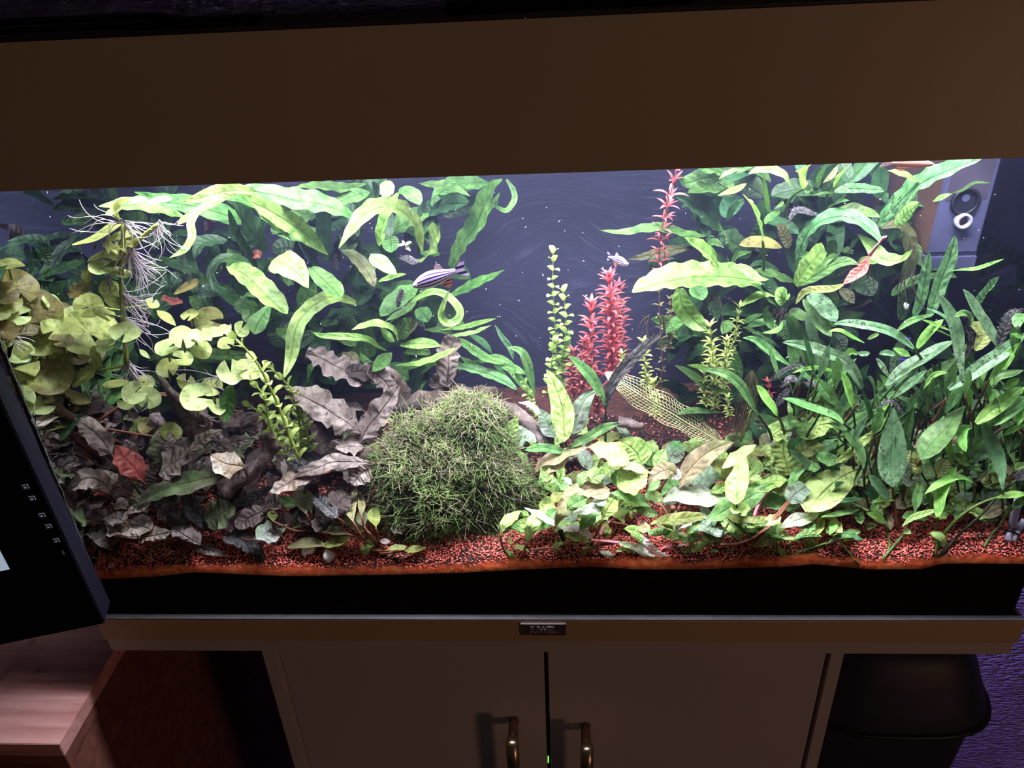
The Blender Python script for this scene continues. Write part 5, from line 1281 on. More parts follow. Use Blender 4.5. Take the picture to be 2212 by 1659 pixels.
leaves(fr1, R9, 'fern', 'lance', [
 ([520,1065, 480,900, 420,730, 350,580, 265,470], 195, .11, .07, dict(mat='fernlite', kind='lance', pet=([528,1200, 535,1430], .115, .13), petmat='petiole_green', petr=.0013)),
 ([885,370, 800,245, 640,160, 450,165, 335,215], 125, .08, .05, dict(mat='fernlite', kind='lance', roll=.2)),
 ([590,700, 570,560, 545,400, 525,200], 66, .13, .09, dict(mat='fern', kind='strap')),
 ([1030,400, 1030,310, 1000,210, 1080,130, 1180,70], 130, .10, .06, dict(mat='fernlite', kind='oval', pet=([880,520, 780,740], .12, .15), petmat='petiole_green')),
 ([1140,490, 1110,440, 1150,380], 95, .12, .11, dict(mat='fern', kind='oval')),
 ([1480,100, 1400,240, 1285,332], 64, .11, .09, dict(mat='fernbrown')), ([1430,380, 1520,220, 1650,80], 100, .12, .08, dict(mat='fernlite')),
 ([1210,420, 1240,260, 1340,90], 64, .17, .13, dict(mat='fern', kind='strap')), ([1190,420, 1220,240, 1240,90], 60, .18, .15, dict(mat='ferndark', kind='strap')), ([1310,700, 1380,430, 1480,260, 1620,90], 62, .17, .12, dict(mat='ferndark', kind='strap')),
 ([1560,330, 1700,230, 1860,90], 50, .16, .13, dict(mat='fern', kind='strap')),
 ([2060,420, 1850,410, 1650,400, 1430,445], 125, .15, .13, dict(mat='algae', kind='strap')), ([1420,450, 1300,460, 1160,490], 40, .15, .14, dict(mat='fern')),
 ([1330,690, 1430,610, 1520,575, 1630,555], 122, .15, .12, dict(mat='fern')), ([1340,660, 1440,530, 1600,480], 110, .17, .15, dict(mat='ferndark')),
 ([1400,700, 1620,685, 1850,720, 2020,765], 145, .15, .13, dict(mat='fernyel')),
 ([2030,1080, 1890,910, 1700,790, 1500,755, 1300,800, 1150,900, 1060,1020, 1000,1200, 960,1390], 155, .10, .15, dict(mat='algae', kind='strap')),
 ([310,335, 150,425, -60,490], 84, .12, .10, dict(mat='fernyel')), ([240,140, 100,190, -40,280], 84, .11, .08, dict(mat='fernlite')), ([160,330, 60,350, -40,330], 95, .16, .15, dict(mat='fern')), ([420,110, 300,150, 180,210], 60, .13, .11, dict(mat='fern')),
 ([540,830, 640,770, 725,735], 118, .14, .13, dict(mat='fern', kind='torn')), ([685,645, 730,620, 785,595], 62, .14, .13, dict(mat='fernlite', kind='torn')),
 ([860,1155, 815,1060, 770,950, 700,860], 125, .13, .12, dict(mat='fernbrown', kind='strap')), ([1240,745, 1020,690, 920,705, 850,830], 100, .14, .13, dict(mat='fuzz')),
 ([760,1145, 600,1105, 400,1090, 220,1125], 145, .17, .15, dict(mat='pennybrown', kind='oval')), ([50,825, 150,650, 275,530], 86, .18, .16, dict(mat='grassdark')),
 ([160,1250, 80,1080, 10,960, -60,830], 60, .17, .14, dict(mat='fern', kind='strap')),
 ([100,1385, 200,1260, 375,1205], 76, .13, .11, dict(mat='fern')), ([80,1400, 70,1320, 60,1250], 44, .13, .12, dict(mat='fern')),
 ([110,1395, 250,1410, 380,1500, 480,1560, 600,1565], 104, .09, .07, dict(mat='fernlite', kind='lance')),
 ([740,1445, 600,1390, 450,1355, 340,1410], 84, .15, .13, dict(mat='ferndark')), ([940,1590, 720,1535, 560,1490, 380,1450], 150, .14, .12, dict(mat='fern')),
 ([940,1640, 1050,1470, 1170,1310, 1310,1160], 205, .10, .08, dict(mat='fernlite', kind='torn', cup=.1, rag=.15)),
 ([980,1650, 1200,1510, 1400,1385, 1600,1335, 1760,1375], 150, .11, .09, dict(mat='fern')), ([1110,1540, 1300,1375, 1470,1240], 112, .12, .1, dict(mat='fern', kind='strap')),
 ([1380,1260, 1420,1150, 1465,1070], 140, .15, .14, dict(mat='fern', kind='oval')), ([1560,1270, 1630,1180, 1750,1030], 96, .15, .13, dict(mat='grassdark')),
 ([1000,1290, 1040,1250, 1110,1290], 90, .14, .13, dict(mat='fern', kind='oval')), ([1740,1330, 1850,1320, 1990,1350], 90, .12, .11, dict(mat='fernyel', kind='oval')),
 ([520,1480, 560,1300, 620,1200], 60, .17, .16, dict(mat='ferndark')), ([1500,1200, 1560,1180, 1680,1230], 80, .15, .14, dict(mat='fern')),
])
leaves(fr1, R7, 'fern', 'lance', [
 ([1100,515, 1190,600, 1250,672, 1340,697, 1402,682, 1466,618], 88, .11, .07, dict(mat='fernlite', kind='lance')),
 ([1225,465, 1350,330, 1500,190, 1700,90, 1935,5], 118, .14, .07, dict(mat='algae', kind='strap')),
 ([1350,450, 1440,370, 1515,310], 84, .14, .12, dict(mat='fernlite', kind='strap')), ([1515,165, 1400,120, 1295,88], 58, .11, .09, dict(mat='fernyel')), ([1600,296, 1660,270, 1732,243], 32, .12, .11, dict(mat='fernlite')),
 ([1250,470, 1380,458, 1440,560, 1450,700, 1425,860], 74, .15, .16, dict(mat='fernbrown', kind='strap')), ([1730,240, 1800,220, 1880,170, 1990,172], 18, .13, .12, dict(mat='fern')),
 ([1680,985, 1690,880, 1560,860], 10, .16, .15, dict(mat='ferndark')), ([960,1130, 860,1100, 780,1050], 60, .14, .12, dict(mat='fern')),
 ([1000,1030, 1100,990, 1200,960], 40, .17, .16, dict(mat='browndark')), ([940,1020, 1010,970, 1190,955], 44, .16, .15, dict(mat='ferndark')),
 ([1170,660, 1130,740, 1060,805, 995,855], 68, .08, .075, dict(mat='redleaf', rag=.4)), ([1000,855, 920,885, 830,890, 740,905, 680,985], 44, .08, .10, dict(mat='olive', kind='strap')),
 ([1480,560, 1520,680, 1600,730, 1700,740], 70, .16, .15, dict(mat='fern')), ([1330,930, 1420,850, 1540,810, 1680,800, 1760,800], 50, .15, .14, dict(mat='fern', kind='strap')),
])
for (a, b_) in (([1178,662, 1230,590, 1272,530], .0011), ([1172,655, 1215,600, 1290,528], .0008)):
    tube('petiole', path3(R7.pts(a), .08, .075), b_, b_*.8, M['petiole_pink'], fr1, 6, 8)
leaves(fr1, R10, 'fern', 'lance', [
 ([690,355, 560,250, 480,140, 370,75], 92, .11, .08, dict(kind='strap')), ([680,245, 540,220, 400,265, 215,380], 115, .11, .08, dict(mat='fernlite')), ([790,335, 765,230, 830,150], 165, .11, .1, dict(mat='fernlite', kind='oval')),
 ([690,550, 560,570, 450,590, 305,645], 115, .12, .1, dict(mat='grass')), ([650,670, 600,560, 560,430, 605,350], 105, .11, .1, dict(mat='grass')), ([775,560, 740,640, 650,695, 515,705], 62, .10, .09, dict(mat='fernlite')),
 ([1140,1140, 1060,920, 960,740, 880,580, 800,465], 160, .12, .11, dict(mat='fern', kind='strap')), ([785,540, 800,700, 825,815], 105, .12, .11, dict(kind='strap')), ([870,410, 960,460, 1070,545], 122, .11, .1, dict(kind='oval')),
 ([1050,270, 1150,400, 1230,540, 1300,640, 1395,755], 150, .12, .1, dict(mat='grass', kind='strap')), ([1110,220, 1250,320, 1350,440, 1460,565], 190, .12, .1, dict(mat='grassalgae', kind='strap')), ([1245,1110, 1200,900, 1150,720, 1110,560, 1080,430], 115, .14, .13, dict(mat='grassalgae', kind='strap')),
 ([1280,280, 1330,330, 1400,420], 84, .14, .13), ([1500,140, 1600,220, 1690,335], 124, .15, .14, dict(mat='fernbrown')), ([1640,110, 1790,90, 1930,230], 240, .16, .14, dict(mat='ferndark', kind='oval')), ([1440,430, 1560,345, 1700,340, 1900,270], 64, .16, .15, dict(mat='ferndark')),
 ([1400,720, 1480,800, 1555,965], 175, .14, .13, dict(mat='ferndark')), ([1420,760, 1430,900, 1450,1100], 120, .15, .15, dict(mat='ferndark')), ([640,560, 720,700, 700,760], 60, .13, .12), ([0,560, 60,620, 0,720], 150, .16, .15, dict(mat='fern')), ([250,590, 380,520, 520,460], 70, .15, .14, dict(mat='fern')),
])
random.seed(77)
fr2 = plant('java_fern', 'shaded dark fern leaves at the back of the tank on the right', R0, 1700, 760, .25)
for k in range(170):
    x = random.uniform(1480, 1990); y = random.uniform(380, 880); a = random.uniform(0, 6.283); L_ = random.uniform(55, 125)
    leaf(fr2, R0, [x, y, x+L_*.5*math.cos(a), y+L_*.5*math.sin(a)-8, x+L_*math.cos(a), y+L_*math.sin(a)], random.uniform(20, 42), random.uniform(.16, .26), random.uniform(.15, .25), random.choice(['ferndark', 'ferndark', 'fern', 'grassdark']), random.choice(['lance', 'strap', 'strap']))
rootm = plain('dark_fern_root', S(66, 50, 44), .8, var=.3)
random.seed(8); V, F = [], []
for k in range(70):
    x, y = random.choice([(1700, 665), (1545, 640), (1410, 680), (1860, 560), (1960, 590)]); x += random.uniform(-25, 25); p = inside(x, y, .13)
    dv = Vector((random.gauss(0, .5), random.gauss(0, .4), -1)).normalized(); L_ = random.uniform(.01, .035)
    pts = [p, p+dv*L_*.5+Vector((random.gauss(0, .003), 0, 0)), p+dv*L_]
    tube_geo(catmull(pts, 6), [.00035]*7, 3, V, F, False)
o = mesh_obj('roots', V, F, rootm, fr1, True); o['kind'] = 'stuff'

# ================================================================== GRASSY PLANTS ON THE RIGHT
GS = dict(cup=.30)
g1 = plant('grassy_cryptocoryne', 'grassy plant with a long blade bearing dark tufts of algae', R0, 1850, 1060)
leaves(g1, R10, 'grassalgae', 'strap', [
 ([1790,1420, 1750,1330, 1680,1200, 1550,1045, 1350,970, 1150,900, 950,850, 775,828], 132, .07, .05, dict(pet=([1850,1600, 1890,1900], .075, .08), petmat='petiole_dark')),
 ([740,905, 580,800, 420,710, 265,635], 92, .11, .09, dict(mat='algae')), ([860,1120, 700,1010, 560,900, 420,795, 262,768], 104, .09, .07, dict(mat='grass', kind='grassy')),
 ([1610,1400, 1520,1290, 1400,1210, 1200,1160, 1050,1180, 895,1222], 66, .07, .05, dict(mat='grasslite', kind='grassy')), ([1500,1665, 1400,1540, 1300,1420, 1190,1280], 145, .06, .05, dict(mat='grass', kind='grassy')),
 ([1380,1435, 1150,1370, 1000,1320, 860,1310, 775,1400], 95, .07, .06, dict(mat='fuzz', rumple=.6)), ([860,1430, 770,1520, 700,1640], 76, .07, .07, dict(mat='fuzz', rumple=.5)),
 ([1820,835, 1650,765, 1500,690, 1365,685], 104, .10, .08, dict(mat='grasslite', kind='lance')), ([1360,1400, 1370,1250, 1390,1060], 80, .11, .11, dict(mat='grass')), ([1060,1070, 940,1130, 820,1180, 650,1290], 60, .10, .09, dict(mat='fuzz')),
 ([1580,1020, 1640,955, 1730,985], 76, .09, .09, dict(mat='grasslite', kind='oval')), ([1730,965, 1800,975, 1890,965], 62, .09, .09, dict(mat='grassalgae', kind='oval')), ([1100,1500, 1130,1600, 1170,1700], 60, .08, .08, dict(mat='grass')), ([1860,790, 1950,740, 2010,720], 46, .09, .09, dict(mat='fernyel', kind='oval'))], **GS)
g2 = plant('grassy_cryptocoryne', 'fresh grassy blades beside the darker lace leaf', R0, 1690, 980)
leaves(g2, R10, 'grass', 'grassy', [
 ([470,1760, 400,1660, 340,1550, 250,1400, 120,1280, -10,1215, -260,1170], 112, .08, .06, dict(pet=([600,1960, 640,2080], .08, .08), petmat='petiole_dark')), ([700,1760, 640,1665, 570,1580, 500,1470, 435,1375], 104, .07, .06, dict(mat='grasslite', kind='strap', pet=([760,1860, 800,2000], .07, .07), petmat='petiole_green')),
 ([1460,1700, 1200,1640, 1000,1580, 790,1540], 74, .06, .05)], **GS)
leaves(g2, R12, 'grass', 'grassy', [([1310,320, 1200,235, 1000,165, 780,90, 540,5], 100, .05, .04, dict(kind='strap', pet=([1450,430], .05, .055), petmat='petiole_dark')), ([1290,300, 1230,180, 1150,60, 1080,-60], 170, .055, .05, dict(mat='grass'))], **GS)
leaves(g2, R6, 'grass', 'grassy', [([2020,330, 1900,325, 1780,320, 1650,350], 50, .12, .11), ([2100,180, 1900,120, 1760,20, 1650,-40], 60, .13, .11), ([2020,20, 1900,0, 1750,-40], 50, .12, .11, dict(mat='fernlite'))], **GS)
g3 = plant('grassy_cryptocoryne', 'tall grassy plant with broad grey-green blades under the filter', R0, 2080, 1020)
leaves(g3, R11, 'grassalgae', 'grassy', [
 ([1230,1560, 1200,1300, 1180,1100, 1150,900, 1080,720, 980,540, 875,425], 135, .07, .06, dict(pet=([1250,1800, 1250,2100], .07, .07), petmat='petiole_dark')), ([1110,1000, 1050,830, 950,720, 765,628], 66, .065, .05, dict(mat='grassalgae')),
 ([860,708, 650,760, 500,830, 385,925], 76, .08, .06, dict(mat='grass')), ([1690,1130, 1520,850, 1420,700, 1330,540, 1235,385], 112, .08, .07, dict(kind='strap')), ([1400,610, 1500,455, 1600,340, 1700,220], 92, .12, .10, dict(mat='algae', kind='strap')),
 ([1095,145, 1250,130, 1400,122, 1580,60, 1760,-5], 44, .12, .10, dict(mat='grasslite')), ([1310,860, 1325,745, 1240,690, 1120,735], 76, .07, .06, dict(mat='grass', kind='strap')), ([1040,1450, 1150,1330, 1290,1200, 1335,1050, 1295,900, 1285,740], 56, .065, .06, dict(mat='fuzz', kind='strap', rumple=.6)),
 ([1075,915, 850,825, 710,775], 44, .09, .08, dict(mat='grasslite')), ([1090,995, 900,915, 730,905], 38, .09, .08, dict(mat='grasslite')), ([650,1140, 750,1000, 850,890, 985,770], 96, .09, .08, dict(mat='grasslite', kind='strap')), ([1390,1170, 1490,1000, 1430,900, 1310,830], 150, .1, .1, dict(mat='olive', kind='oval')),
 ([600,745, 690,550, 740,300, 790,0, 795,-90], 112, .13, .13, dict(mat='algae', kind='strap')), ([790,745, 880,500, 960,250, 1060,0, 1135,-300], 150, .12, .12, dict(mat='algae', kind='strap')),
 ([260,1620, 400,1480, 550,1370, 720,1280, 900,1160, 1115,1045], 132, .07, .065, dict(kind='strap')), ([1050,1665, 1300,1490, 1500,1350, 1700,1220, 1850,1100, 2040,940], 155, .06, .05, dict(kind='strap')), ([1690,1090, 1760,920, 1850,740, 1990,640], 115, .07, .06, dict(mat='fuzz', kind='strap', rumple=.5)),
 ([1920,1270, 1890,1000, 1920,780], 110, .06, .05, dict(mat='grass')), ([1640,1620, 1690,1510, 1850,1470, 2010,1420], 104, .05, .045, dict(mat='grass', kind='lance')), ([1740,1665, 1850,1590, 1960,1520], 92, .05, .045, dict(mat='grasslite')),
 ([985,1665, 950,1570, 900,1450, 825,1335], 92, .08, .07, dict(mat='grass')), ([730,1660, 820,1520, 920,1460, 1040,1452], 62, .06, .05, dict(mat='grasslite')), ([560,1245, 430,1180, 340,1140], 78, .08, .08, dict(mat='grasslite', kind='lance')), ([775,1530, 720,1430, 675,1340], 62, .07, .07), ([285,1510, 200,1370, 120,1260], 62, .08, .08),
 ([160,1210, 260,1200, 370,1230], 66, .09, .09, dict(kind='oval')), ([600,1140, 480,1040, 330,940, 150,880, -30,845, -260,815, -420,830], 102, .07, .06, dict(kind='strap', pet=([700,1270], .07, .075), petmat='petiole_dark')), ([2014,700, 1950,740, 1930,900], 120, .055, .05, dict(mat='grass')), ([1850,960, 1930,990, 2010,1010], 60, .05, .05, dict(mat='grasslite')),
 ([640,230, 560,290, 430,380, 320,470], 100, .14, .13, dict(mat='fern', kind='strap')), ([620,240, 800,215, 1000,200, 1150,240], 90, .15, .14, dict(mat='fern', kind='strap')), ([480,780, 500,600, 545,450], 60, .15, .15, dict(mat='grassdark')), ([440,780, 520,450, 530,200, 520,-30], 150, .16, .16, dict(mat='algae', kind='strap'))], **GS)
g4 = plant('broad_cryptocoryne', 'plant with two broad dusty green leaves standing in the grassy thicket', R0, 1925, 1150)
leaves(g4, R13, 'cryptgrey', 'lance', [
 ([330,1370, 315,1100, 330,850, 340,600, 345,360], 295, .045, .04, dict(pet=([350,1560, 400,1950], .045, .04), petmat='petiole', kind='ovate', cup=.1, mat='grassalgae')), ([690,1020, 850,800, 1000,640, 1130,480, 1262,335], 265, .05, .045, dict(mat='crypt', pet=([500,1400, 430,1700, 400,1950], .05, .045), kind='ovate', cup=.15)),
 ([520,1370, 560,1200, 600,1080, 680,1010], 200, .05, .05, dict(mat='cryptgrey', kind='oval')), ([660,1240, 640,1100, 600,900], 110, .04, .04, dict(mat='olive', rumple=.6)), ([430,1150, 500,1000, 570,900], 80, .04, .04, dict(mat='olive')), ([680,1110, 780,1060, 865,1030], 90, .05, .05, dict(mat='crypt')),
 ([650,1240, 620,1200, 545,1165], 50, .04, .04, dict(mat='grasslite')), ([160,355, 250,300, 340,290, 430,420], 40, .04, .04, dict(mat='fuzz', kind='strap'))])
leaves(g4, R14, 'grasslite', 'lance', [
 ([355,480, 200,470, 65,510], 58, .03, .03), ([240,780, 130,690, -10,640], 95, .03, .03, dict(pet=([270,900, 290,1080, 200,1290], .028, .018), petmat='petiole_green')), ([280,470, 130,280, 25,150], 110, .035, .035, dict(mat='grassalgae', kind='strap')), ([150,450, 60,380, -60,310], 140, .04, .04, dict(mat='grassdark')),
 ([400,570, 480,450, 590,350], 215, .06, .06, dict(mat='lime', kind='oval')), ([225,440, 220,400, 250,380], 80, .05, .05, dict(mat='lime', kind='oval')), ([620,625, 640,460, 670,330, 683,225], 102, .03, .03, dict(mat='grass', kind='lance', pet=([560,800, 400,1000, 180,1280], .028, .017), petmat='petiole_green')),
 ([790,600, 800,450, 775,250], 62, .045, .045, dict(mat='grass')), ([450,815, 580,705, 750,645, 930,590], 72, -.03, -.035, dict(mat='lime')), ([950,640, 1080,575, 1225,570], 64, .045, .045, dict(mat='cryptpink')), ([470,900, 520,880, 570,910], 70, -.01, -.01, dict(mat='lime')), ([0,860, 70,800, 130,820], 90, -.01, -.01, dict(mat='olive')),
 ([300,860, 250,700, 180,530], 120, .05, .05, dict(mat='cryptbrown'))])
g5 = plant('grassy_cryptocoryne', 'bright green young grassy shoots rooted close to the front glass at right', R0, 2020, 1210)
leaves(g5, R14, 'grasslite', 'strap', [
 ([910,690, 930,560, 950,400, 1030,220, 1150,50], 122, .025, .03, dict(pet=([895,850, 885,1050, 870,1250], .024, .016), petmat='petiole_green')), ([1360,250, 1220,185, 1080,200, 900,290, 745,400], 92, .035, .028, dict(kind='grassy', pet=([1385,400, 1340,560], .04, .045), petmat='petiole_green')),
 ([1660,445, 1850,415, 2060,390], 84, .025, .022, dict(kind='grassy', pet=([1450,520, 1200,680, 1000,900, 920,1050, 865,1250], .025, .016), petmat='petiole_green', petr=.0014)), ([1880,570, 1960,500, 2060,420], 84, .022, .022, dict(mat='grass', pet=([1780,680, 1700,800, 1600,920, 1500,1080], .03, .03), petmat='petiole_green')),
 ([1920,215, 1980,160, 2080,90], 100, .03, .028, dict(mat='fuzz', pet=([1700,400, 1450,680, 1200,900, 930,1200], .03, .018), petmat='petiole_dark', petr=.0012)), ([1430,755, 1560,730, 1690,722], 52, .04, .04, dict(mat='grass')), ([1340,480, 1400,440, 1480,465], 60, .05, .05, dict(mat='crypt')),
 ([990,1080, 950,960, 810,890], 90, -.008, -.012, dict(mat='lime'))])
leaves(g5, R13, 'grass', 'lance', [
 ([1330,1100, 1200,1010, 1065,955], 112, .05, .05, dict(mat='fernlite')), ([1330,1000, 1380,860, 1490,770], 205, .055, .05, dict(mat='grass', kind='oval')), ([1740,1400, 1720,1150, 1660,950, 1600,820, 1530,650, 1458,515], 150, .04, .038, dict(mat='grassalgae', kind='grassy', pet=([1740,1700], .04, .042), petmat='petiole_green')),
 ([1340,600, 1240,640, 1225,800, 1272,925], 100, .045, .04, dict(mat='grasslite', kind='strap')), ([1330,590, 1330,800, 1310,1000], 24, .045, .045, dict(mat='grassdark')), ([1400,560, 1600,400, 1800,250, 1980,90], 150, .05, .045, dict(mat='grasslite', kind='strap')), ([1560,590, 1750,450, 1950,300, 2050,210], 170, .05, .045, dict(kind='strap')),
 ([1940,590, 1980,420, 2050,310], 84, .045, .04, dict(mat='grasslite')), ([1750,720, 1880,640, 2040,560], 66, .045, .04, dict(mat='grasslite')), ([1560,1190, 1640,1100, 1690,1040], 110, .06, .06, dict(mat='crypt')), ([1900,1160, 1960,1110, 2040,1060], 90, .04, .04, dict(mat='grasslite'))])
leaves(g5, R14, 'limespot', 'oval', [([1030,260, 1110,370, 1165,490], 145, .06, .06, dict(mat='limespot')), ([1530,520, 1680,570, 1840,690], 200, .05, .05, dict(mat='lime')), ([1600,120, 1640,220, 1680,330], 130, .07, .07, dict(mat='olive')), ([1830,230, 1880,320, 1930,380], 100, .05, .05, dict(mat='lime')), ([900,180, 960,60, 1020,-60], 160, .07, .07, dict(mat='olive')), ([1330,650, 1400,620, 1480,640], 90, .05, .05, dict(mat='lime'))])
# thicket of grassy blades between and behind
random.seed(58)
g6 = plant('grassy_cryptocoryne', 'dense thicket of thin shaded blades and stalks in the right rear', R0, 2000, 1000)
for k in range(250):
    x0 = random.uniform(1700, 2240); y0 = random.uniform(880, 1110); a = -math.pi/2+random.gauss(.25, .55); L_ = random.uniform(80, 190)
    x1, y1 = x0+L_*math.cos(a), y0+L_*math.sin(a); bx = random.gauss(0, 16)
    d = random.uniform(.05, .16)
    if y1 < 690: continue
    mt_ = random.choice(['grass', 'grass', 'grass', 'grassdark', 'grassalgae', 'grasslite'])
    leaf(g6, R0, [(x0+x1)/2-bx*.5, (y0+y1)/2, (x0+3*x1)/4+bx*.2, (y0+3*y1)/4, x1+bx, y1], random.uniform(11, 21), d, d-.02, mt_, 'grassy', pet=([x0, y0], d, d+.01), petmat=random.choice(['petiole_green', 'petiole_dark', 'petiole']), petr=.0009, cup=.3)
# ================================================================== BROAD CRYPTS, FRONT CENTRE AND RIGHT
CR = dict(wave=.18, wf=2.6, rumple=.16, cup=.16)
c1 = plant('cryptocoryne', 'tall whitish-green spotted leaves rising right of the moss ball', R6, 760, 700)
leaves(c1, R6, 'cryptwhite', 'ovate', [
 ([785,560, 785,420, 765,260, 690,60, 650,-10], 155, .09, .09, dict(mat='limespot', pet=([790,640, 770,720], .085, .08))), ([860,500, 900,340, 960,225, 1045,150], 135, .10, .1, dict(mat='cryptgrey')), ([710,520, 650,400, 590,295], 120, .1, .1, dict(mat='cryptgrey')), ([600,340, 520,270, 430,250], 44, .1, .09, dict(mat='cryptpink')),
 ([805,635, 620,602, 480,622], 60, .075, .06, dict(mat='grass', kind='strap')), ([830,600, 980,520, 1100,450, 1222,412], 64, .08, .07, dict(mat='grass', kind='strap')), ([560,800, 620,720, 740,680, 850,630, 985,598], 86, .07, .065, dict(mat='cryptbrown', kind='lance')), ([345,650, 370,500, 425,345], 115, .09, .09, dict(mat='limespot')),
 ([410,570, 490,490, 570,560], 155, .09, .09, dict(mat='cryptgrey')), ([870,490, 920,460, 970,480], 70, .09, .09, dict(mat='lime', kind='oval')), ([700,600, 650,560, 630,480], 120, .1, .1, dict(mat='browndark')), ([880,420, 930,400, 985,370], 90, .11, .11, dict(mat='cryptbrown')), ([820,640, 740,740, 640,800], 70, .07, .06, dict(mat='cryptbrown'))], **CR)
c2 = plant('cryptocoryne', 'lime green broad leaves in front of the red gravel patch', R15, 1400, 560)
leaves(c2, R6, 'lime', 'ovate', [([1290,730, 1130,640, 975,598], 150, .06, .06), ([1395,740, 1330,620, 1215,540], 205, .075, .075, dict(mat='limespot')), ([1470,800, 1330,760, 1220,725, 1110,708], 66, .055, .05, dict(mat='cryptbrown', kind='lance')), ([1140,560, 1180,620, 1260,640], 80, .09, .085, dict(mat='lime')), ([1500,760, 1540,680, 1580,610], 90, .07, .07, dict(mat='lime'))], **CR)
leaves(c2, R15, 'lime', 'ovate', [
 ([940,280, 985,180, 1065,95], 105, .05, .05, dict(mat='crypt', kind='lance')), ([1085,225, 1150,150, 1265,130], 180, .05, .05, dict(mat='lime')), ([1410,300, 1520,250, 1640,200, 1770,105], 285, .045, .045, dict(mat='limespot', kind='ovate')), ([1790,520, 1650,440, 1480,390, 1325,355], 135, .04, .035, dict(mat='crypt', kind='lance')),
 ([1890,625, 1760,580, 1610,545], 115, .04, .035, dict(mat='crypt', kind='lance')), ([1370,270, 1430,180, 1490,40], 180, .06, .06, dict(mat='crypt')), ([700,190, 760,280, 860,320], 100, .05, .05, dict(mat='crypt')), ([480,160, 560,120, 620,20], 150, .06, .06, dict(mat='lime')), ([640,450, 690,280, 750,80], 44, .05, .05, dict(mat='fernlite', kind='lance')),
 ([860,260, 800,210, 740,190], 60, .055, .055, dict(mat='cryptpink', kind='lance'))], **CR)
c3 = plant('cryptocoryne', 'rusty crumpled leaf hanging over lime leaves near the front', R15, 1080, 1010)
leaves(c3, R15, 'cryptbrown', 'lance', [
 ([1310,330, 1180,290, 1000,330, 830,440, 740,600, 655,775], 205, -.045, -.035, dict(mat='cryptbrown')), ([1215,530, 1080,560, 980,580, 850,605], 125, -.04, -.035, dict(mat='cryptwhite', kind='ovate')), ([1120,560, 1040,690, 950,805], 155, -.03, -.025, dict(mat='crypt')), ([1225,670, 1290,540, 1385,410], 185, -.04, -.04, dict(mat='limespot', pet=([1150,850, 1080,1000], -.02, -.003), petmat='petiole')),
 ([1320,350, 1200,380, 1080,400], 110, -.05, -.05, dict(mat='cryptbrown')), ([800,560, 900,480, 1050,420], 170, -.05, -.05, dict(mat='crypt')), ([700,470, 680,400, 760,360], 130, -.05, -.05, dict(mat='olive')), ([1250,520, 1180,470, 1100,460], 120, -.045, -.045, dict(mat='cryptgrey')),
 ([960,1125, 1050,1050, 1170,1020], 95, -.008, -.008, dict(mat='lime', kind='lance')), ([1100,900, 1060,960, 1040,1010], 70, -.015, -.012, dict(mat='lime')), ([1370,1170, 1280,1100, 1190,1060], 90, -.006, -.006, dict(mat='cryptwhite')), ([1620,1085, 1500,1055, 1375,1055], 86, -.01, -.01, dict(mat='lime', kind='lance')), ([1260,920, 1300,830, 1330,780], 50, -.02, -.02, dict(mat='limespot'))], **CR)
for a_, mm, rr_ in (([1170,1050, 1200,850, 1270,730, 1420,630], 'petiole_pink', .0014), ([1350,710, 1500,740, 1650,810], 'petiole', .0011), ([830,1140, 960,1060, 1150,990, 1400,950], 'petiole', .0013), ([350,1045, 600,1015, 720,1050, 770,1150], 'petiole', .0011), ([830,940, 920,1010, 960,1090], 'petiole', .0010), ([690,810, 690,900, 700,940], 'petiole', .0010), ([720,790, 740,860, 760,920], 'petiole_dark', .0022), ([1600,590, 1640,660, 1665,790], 'petiole_pink', .0010)):
    tube('petiole', path3(R15.pts(a_), -.02, -.012), rr_, rr_, M[mm], c3, 6, 12)
c4 = plant('cryptocoryne', 'pale pink and white torn leaf lying across the gravel', R15, 1420, 950)
leaves(c4, R15, 'cryptpink', 'lance', [([740,790, 640,735, 450,610, 290,535], 78, -.03, -.035), ([1140,915, 960,820, 850,790, 725,780], 112, -.018, -.025, dict(mat='cryptpink')), ([1100,945, 920,930, 750,830], 120, -.014, -.018, dict(mat='lime')), ([1410,950, 1560,1010, 1750,1110, 2070,1195], 135, -.015, -.006, dict(mat='cryptwhite')), ([1650,840, 1740,950, 1850,1065, 2030,1165], 96, -.02, -.006, dict(mat='cryptpink')),
 ([1560,840, 1640,900, 1730,1000], 105, -.02, -.015, dict(mat='fernlite')), ([1800,1190, 1920,1180, 2080,1205], 70, -.005, -.005, dict(mat='grasslite'))], **CR)
tube('petiole', path3(R15.pts([1090,920, 1250,935, 1420,955]), -.018, -.016), .0014, .0014, M['petiole_pink'], c4, 6, 8)
cp = Gpx(*R15.pts([2010, 1150])[0]); cc = inside(*R15.pts([2005, 1085])[0], max(YF+.004, cp.y-.006)); rs = px2m(cc)/R15.k
coil = [cc+RT*(95*rs*math.cos(t)*(1-.03*t))+Vector((0, .15, 1)).normalized()*(82*rs*math.sin(t)*(1-.03*t))+Vector((0, .0006*t, 0)) for t in [i*.35 for i in range(34)]]
tube('petiole', coil, .0010, .0008, M['petiole_pink'], c4, 6, 70)
c5 = plant('cryptocoryne', 'small lime seedling leaves between the moss ball and the front glass', R15, 200, 1190)
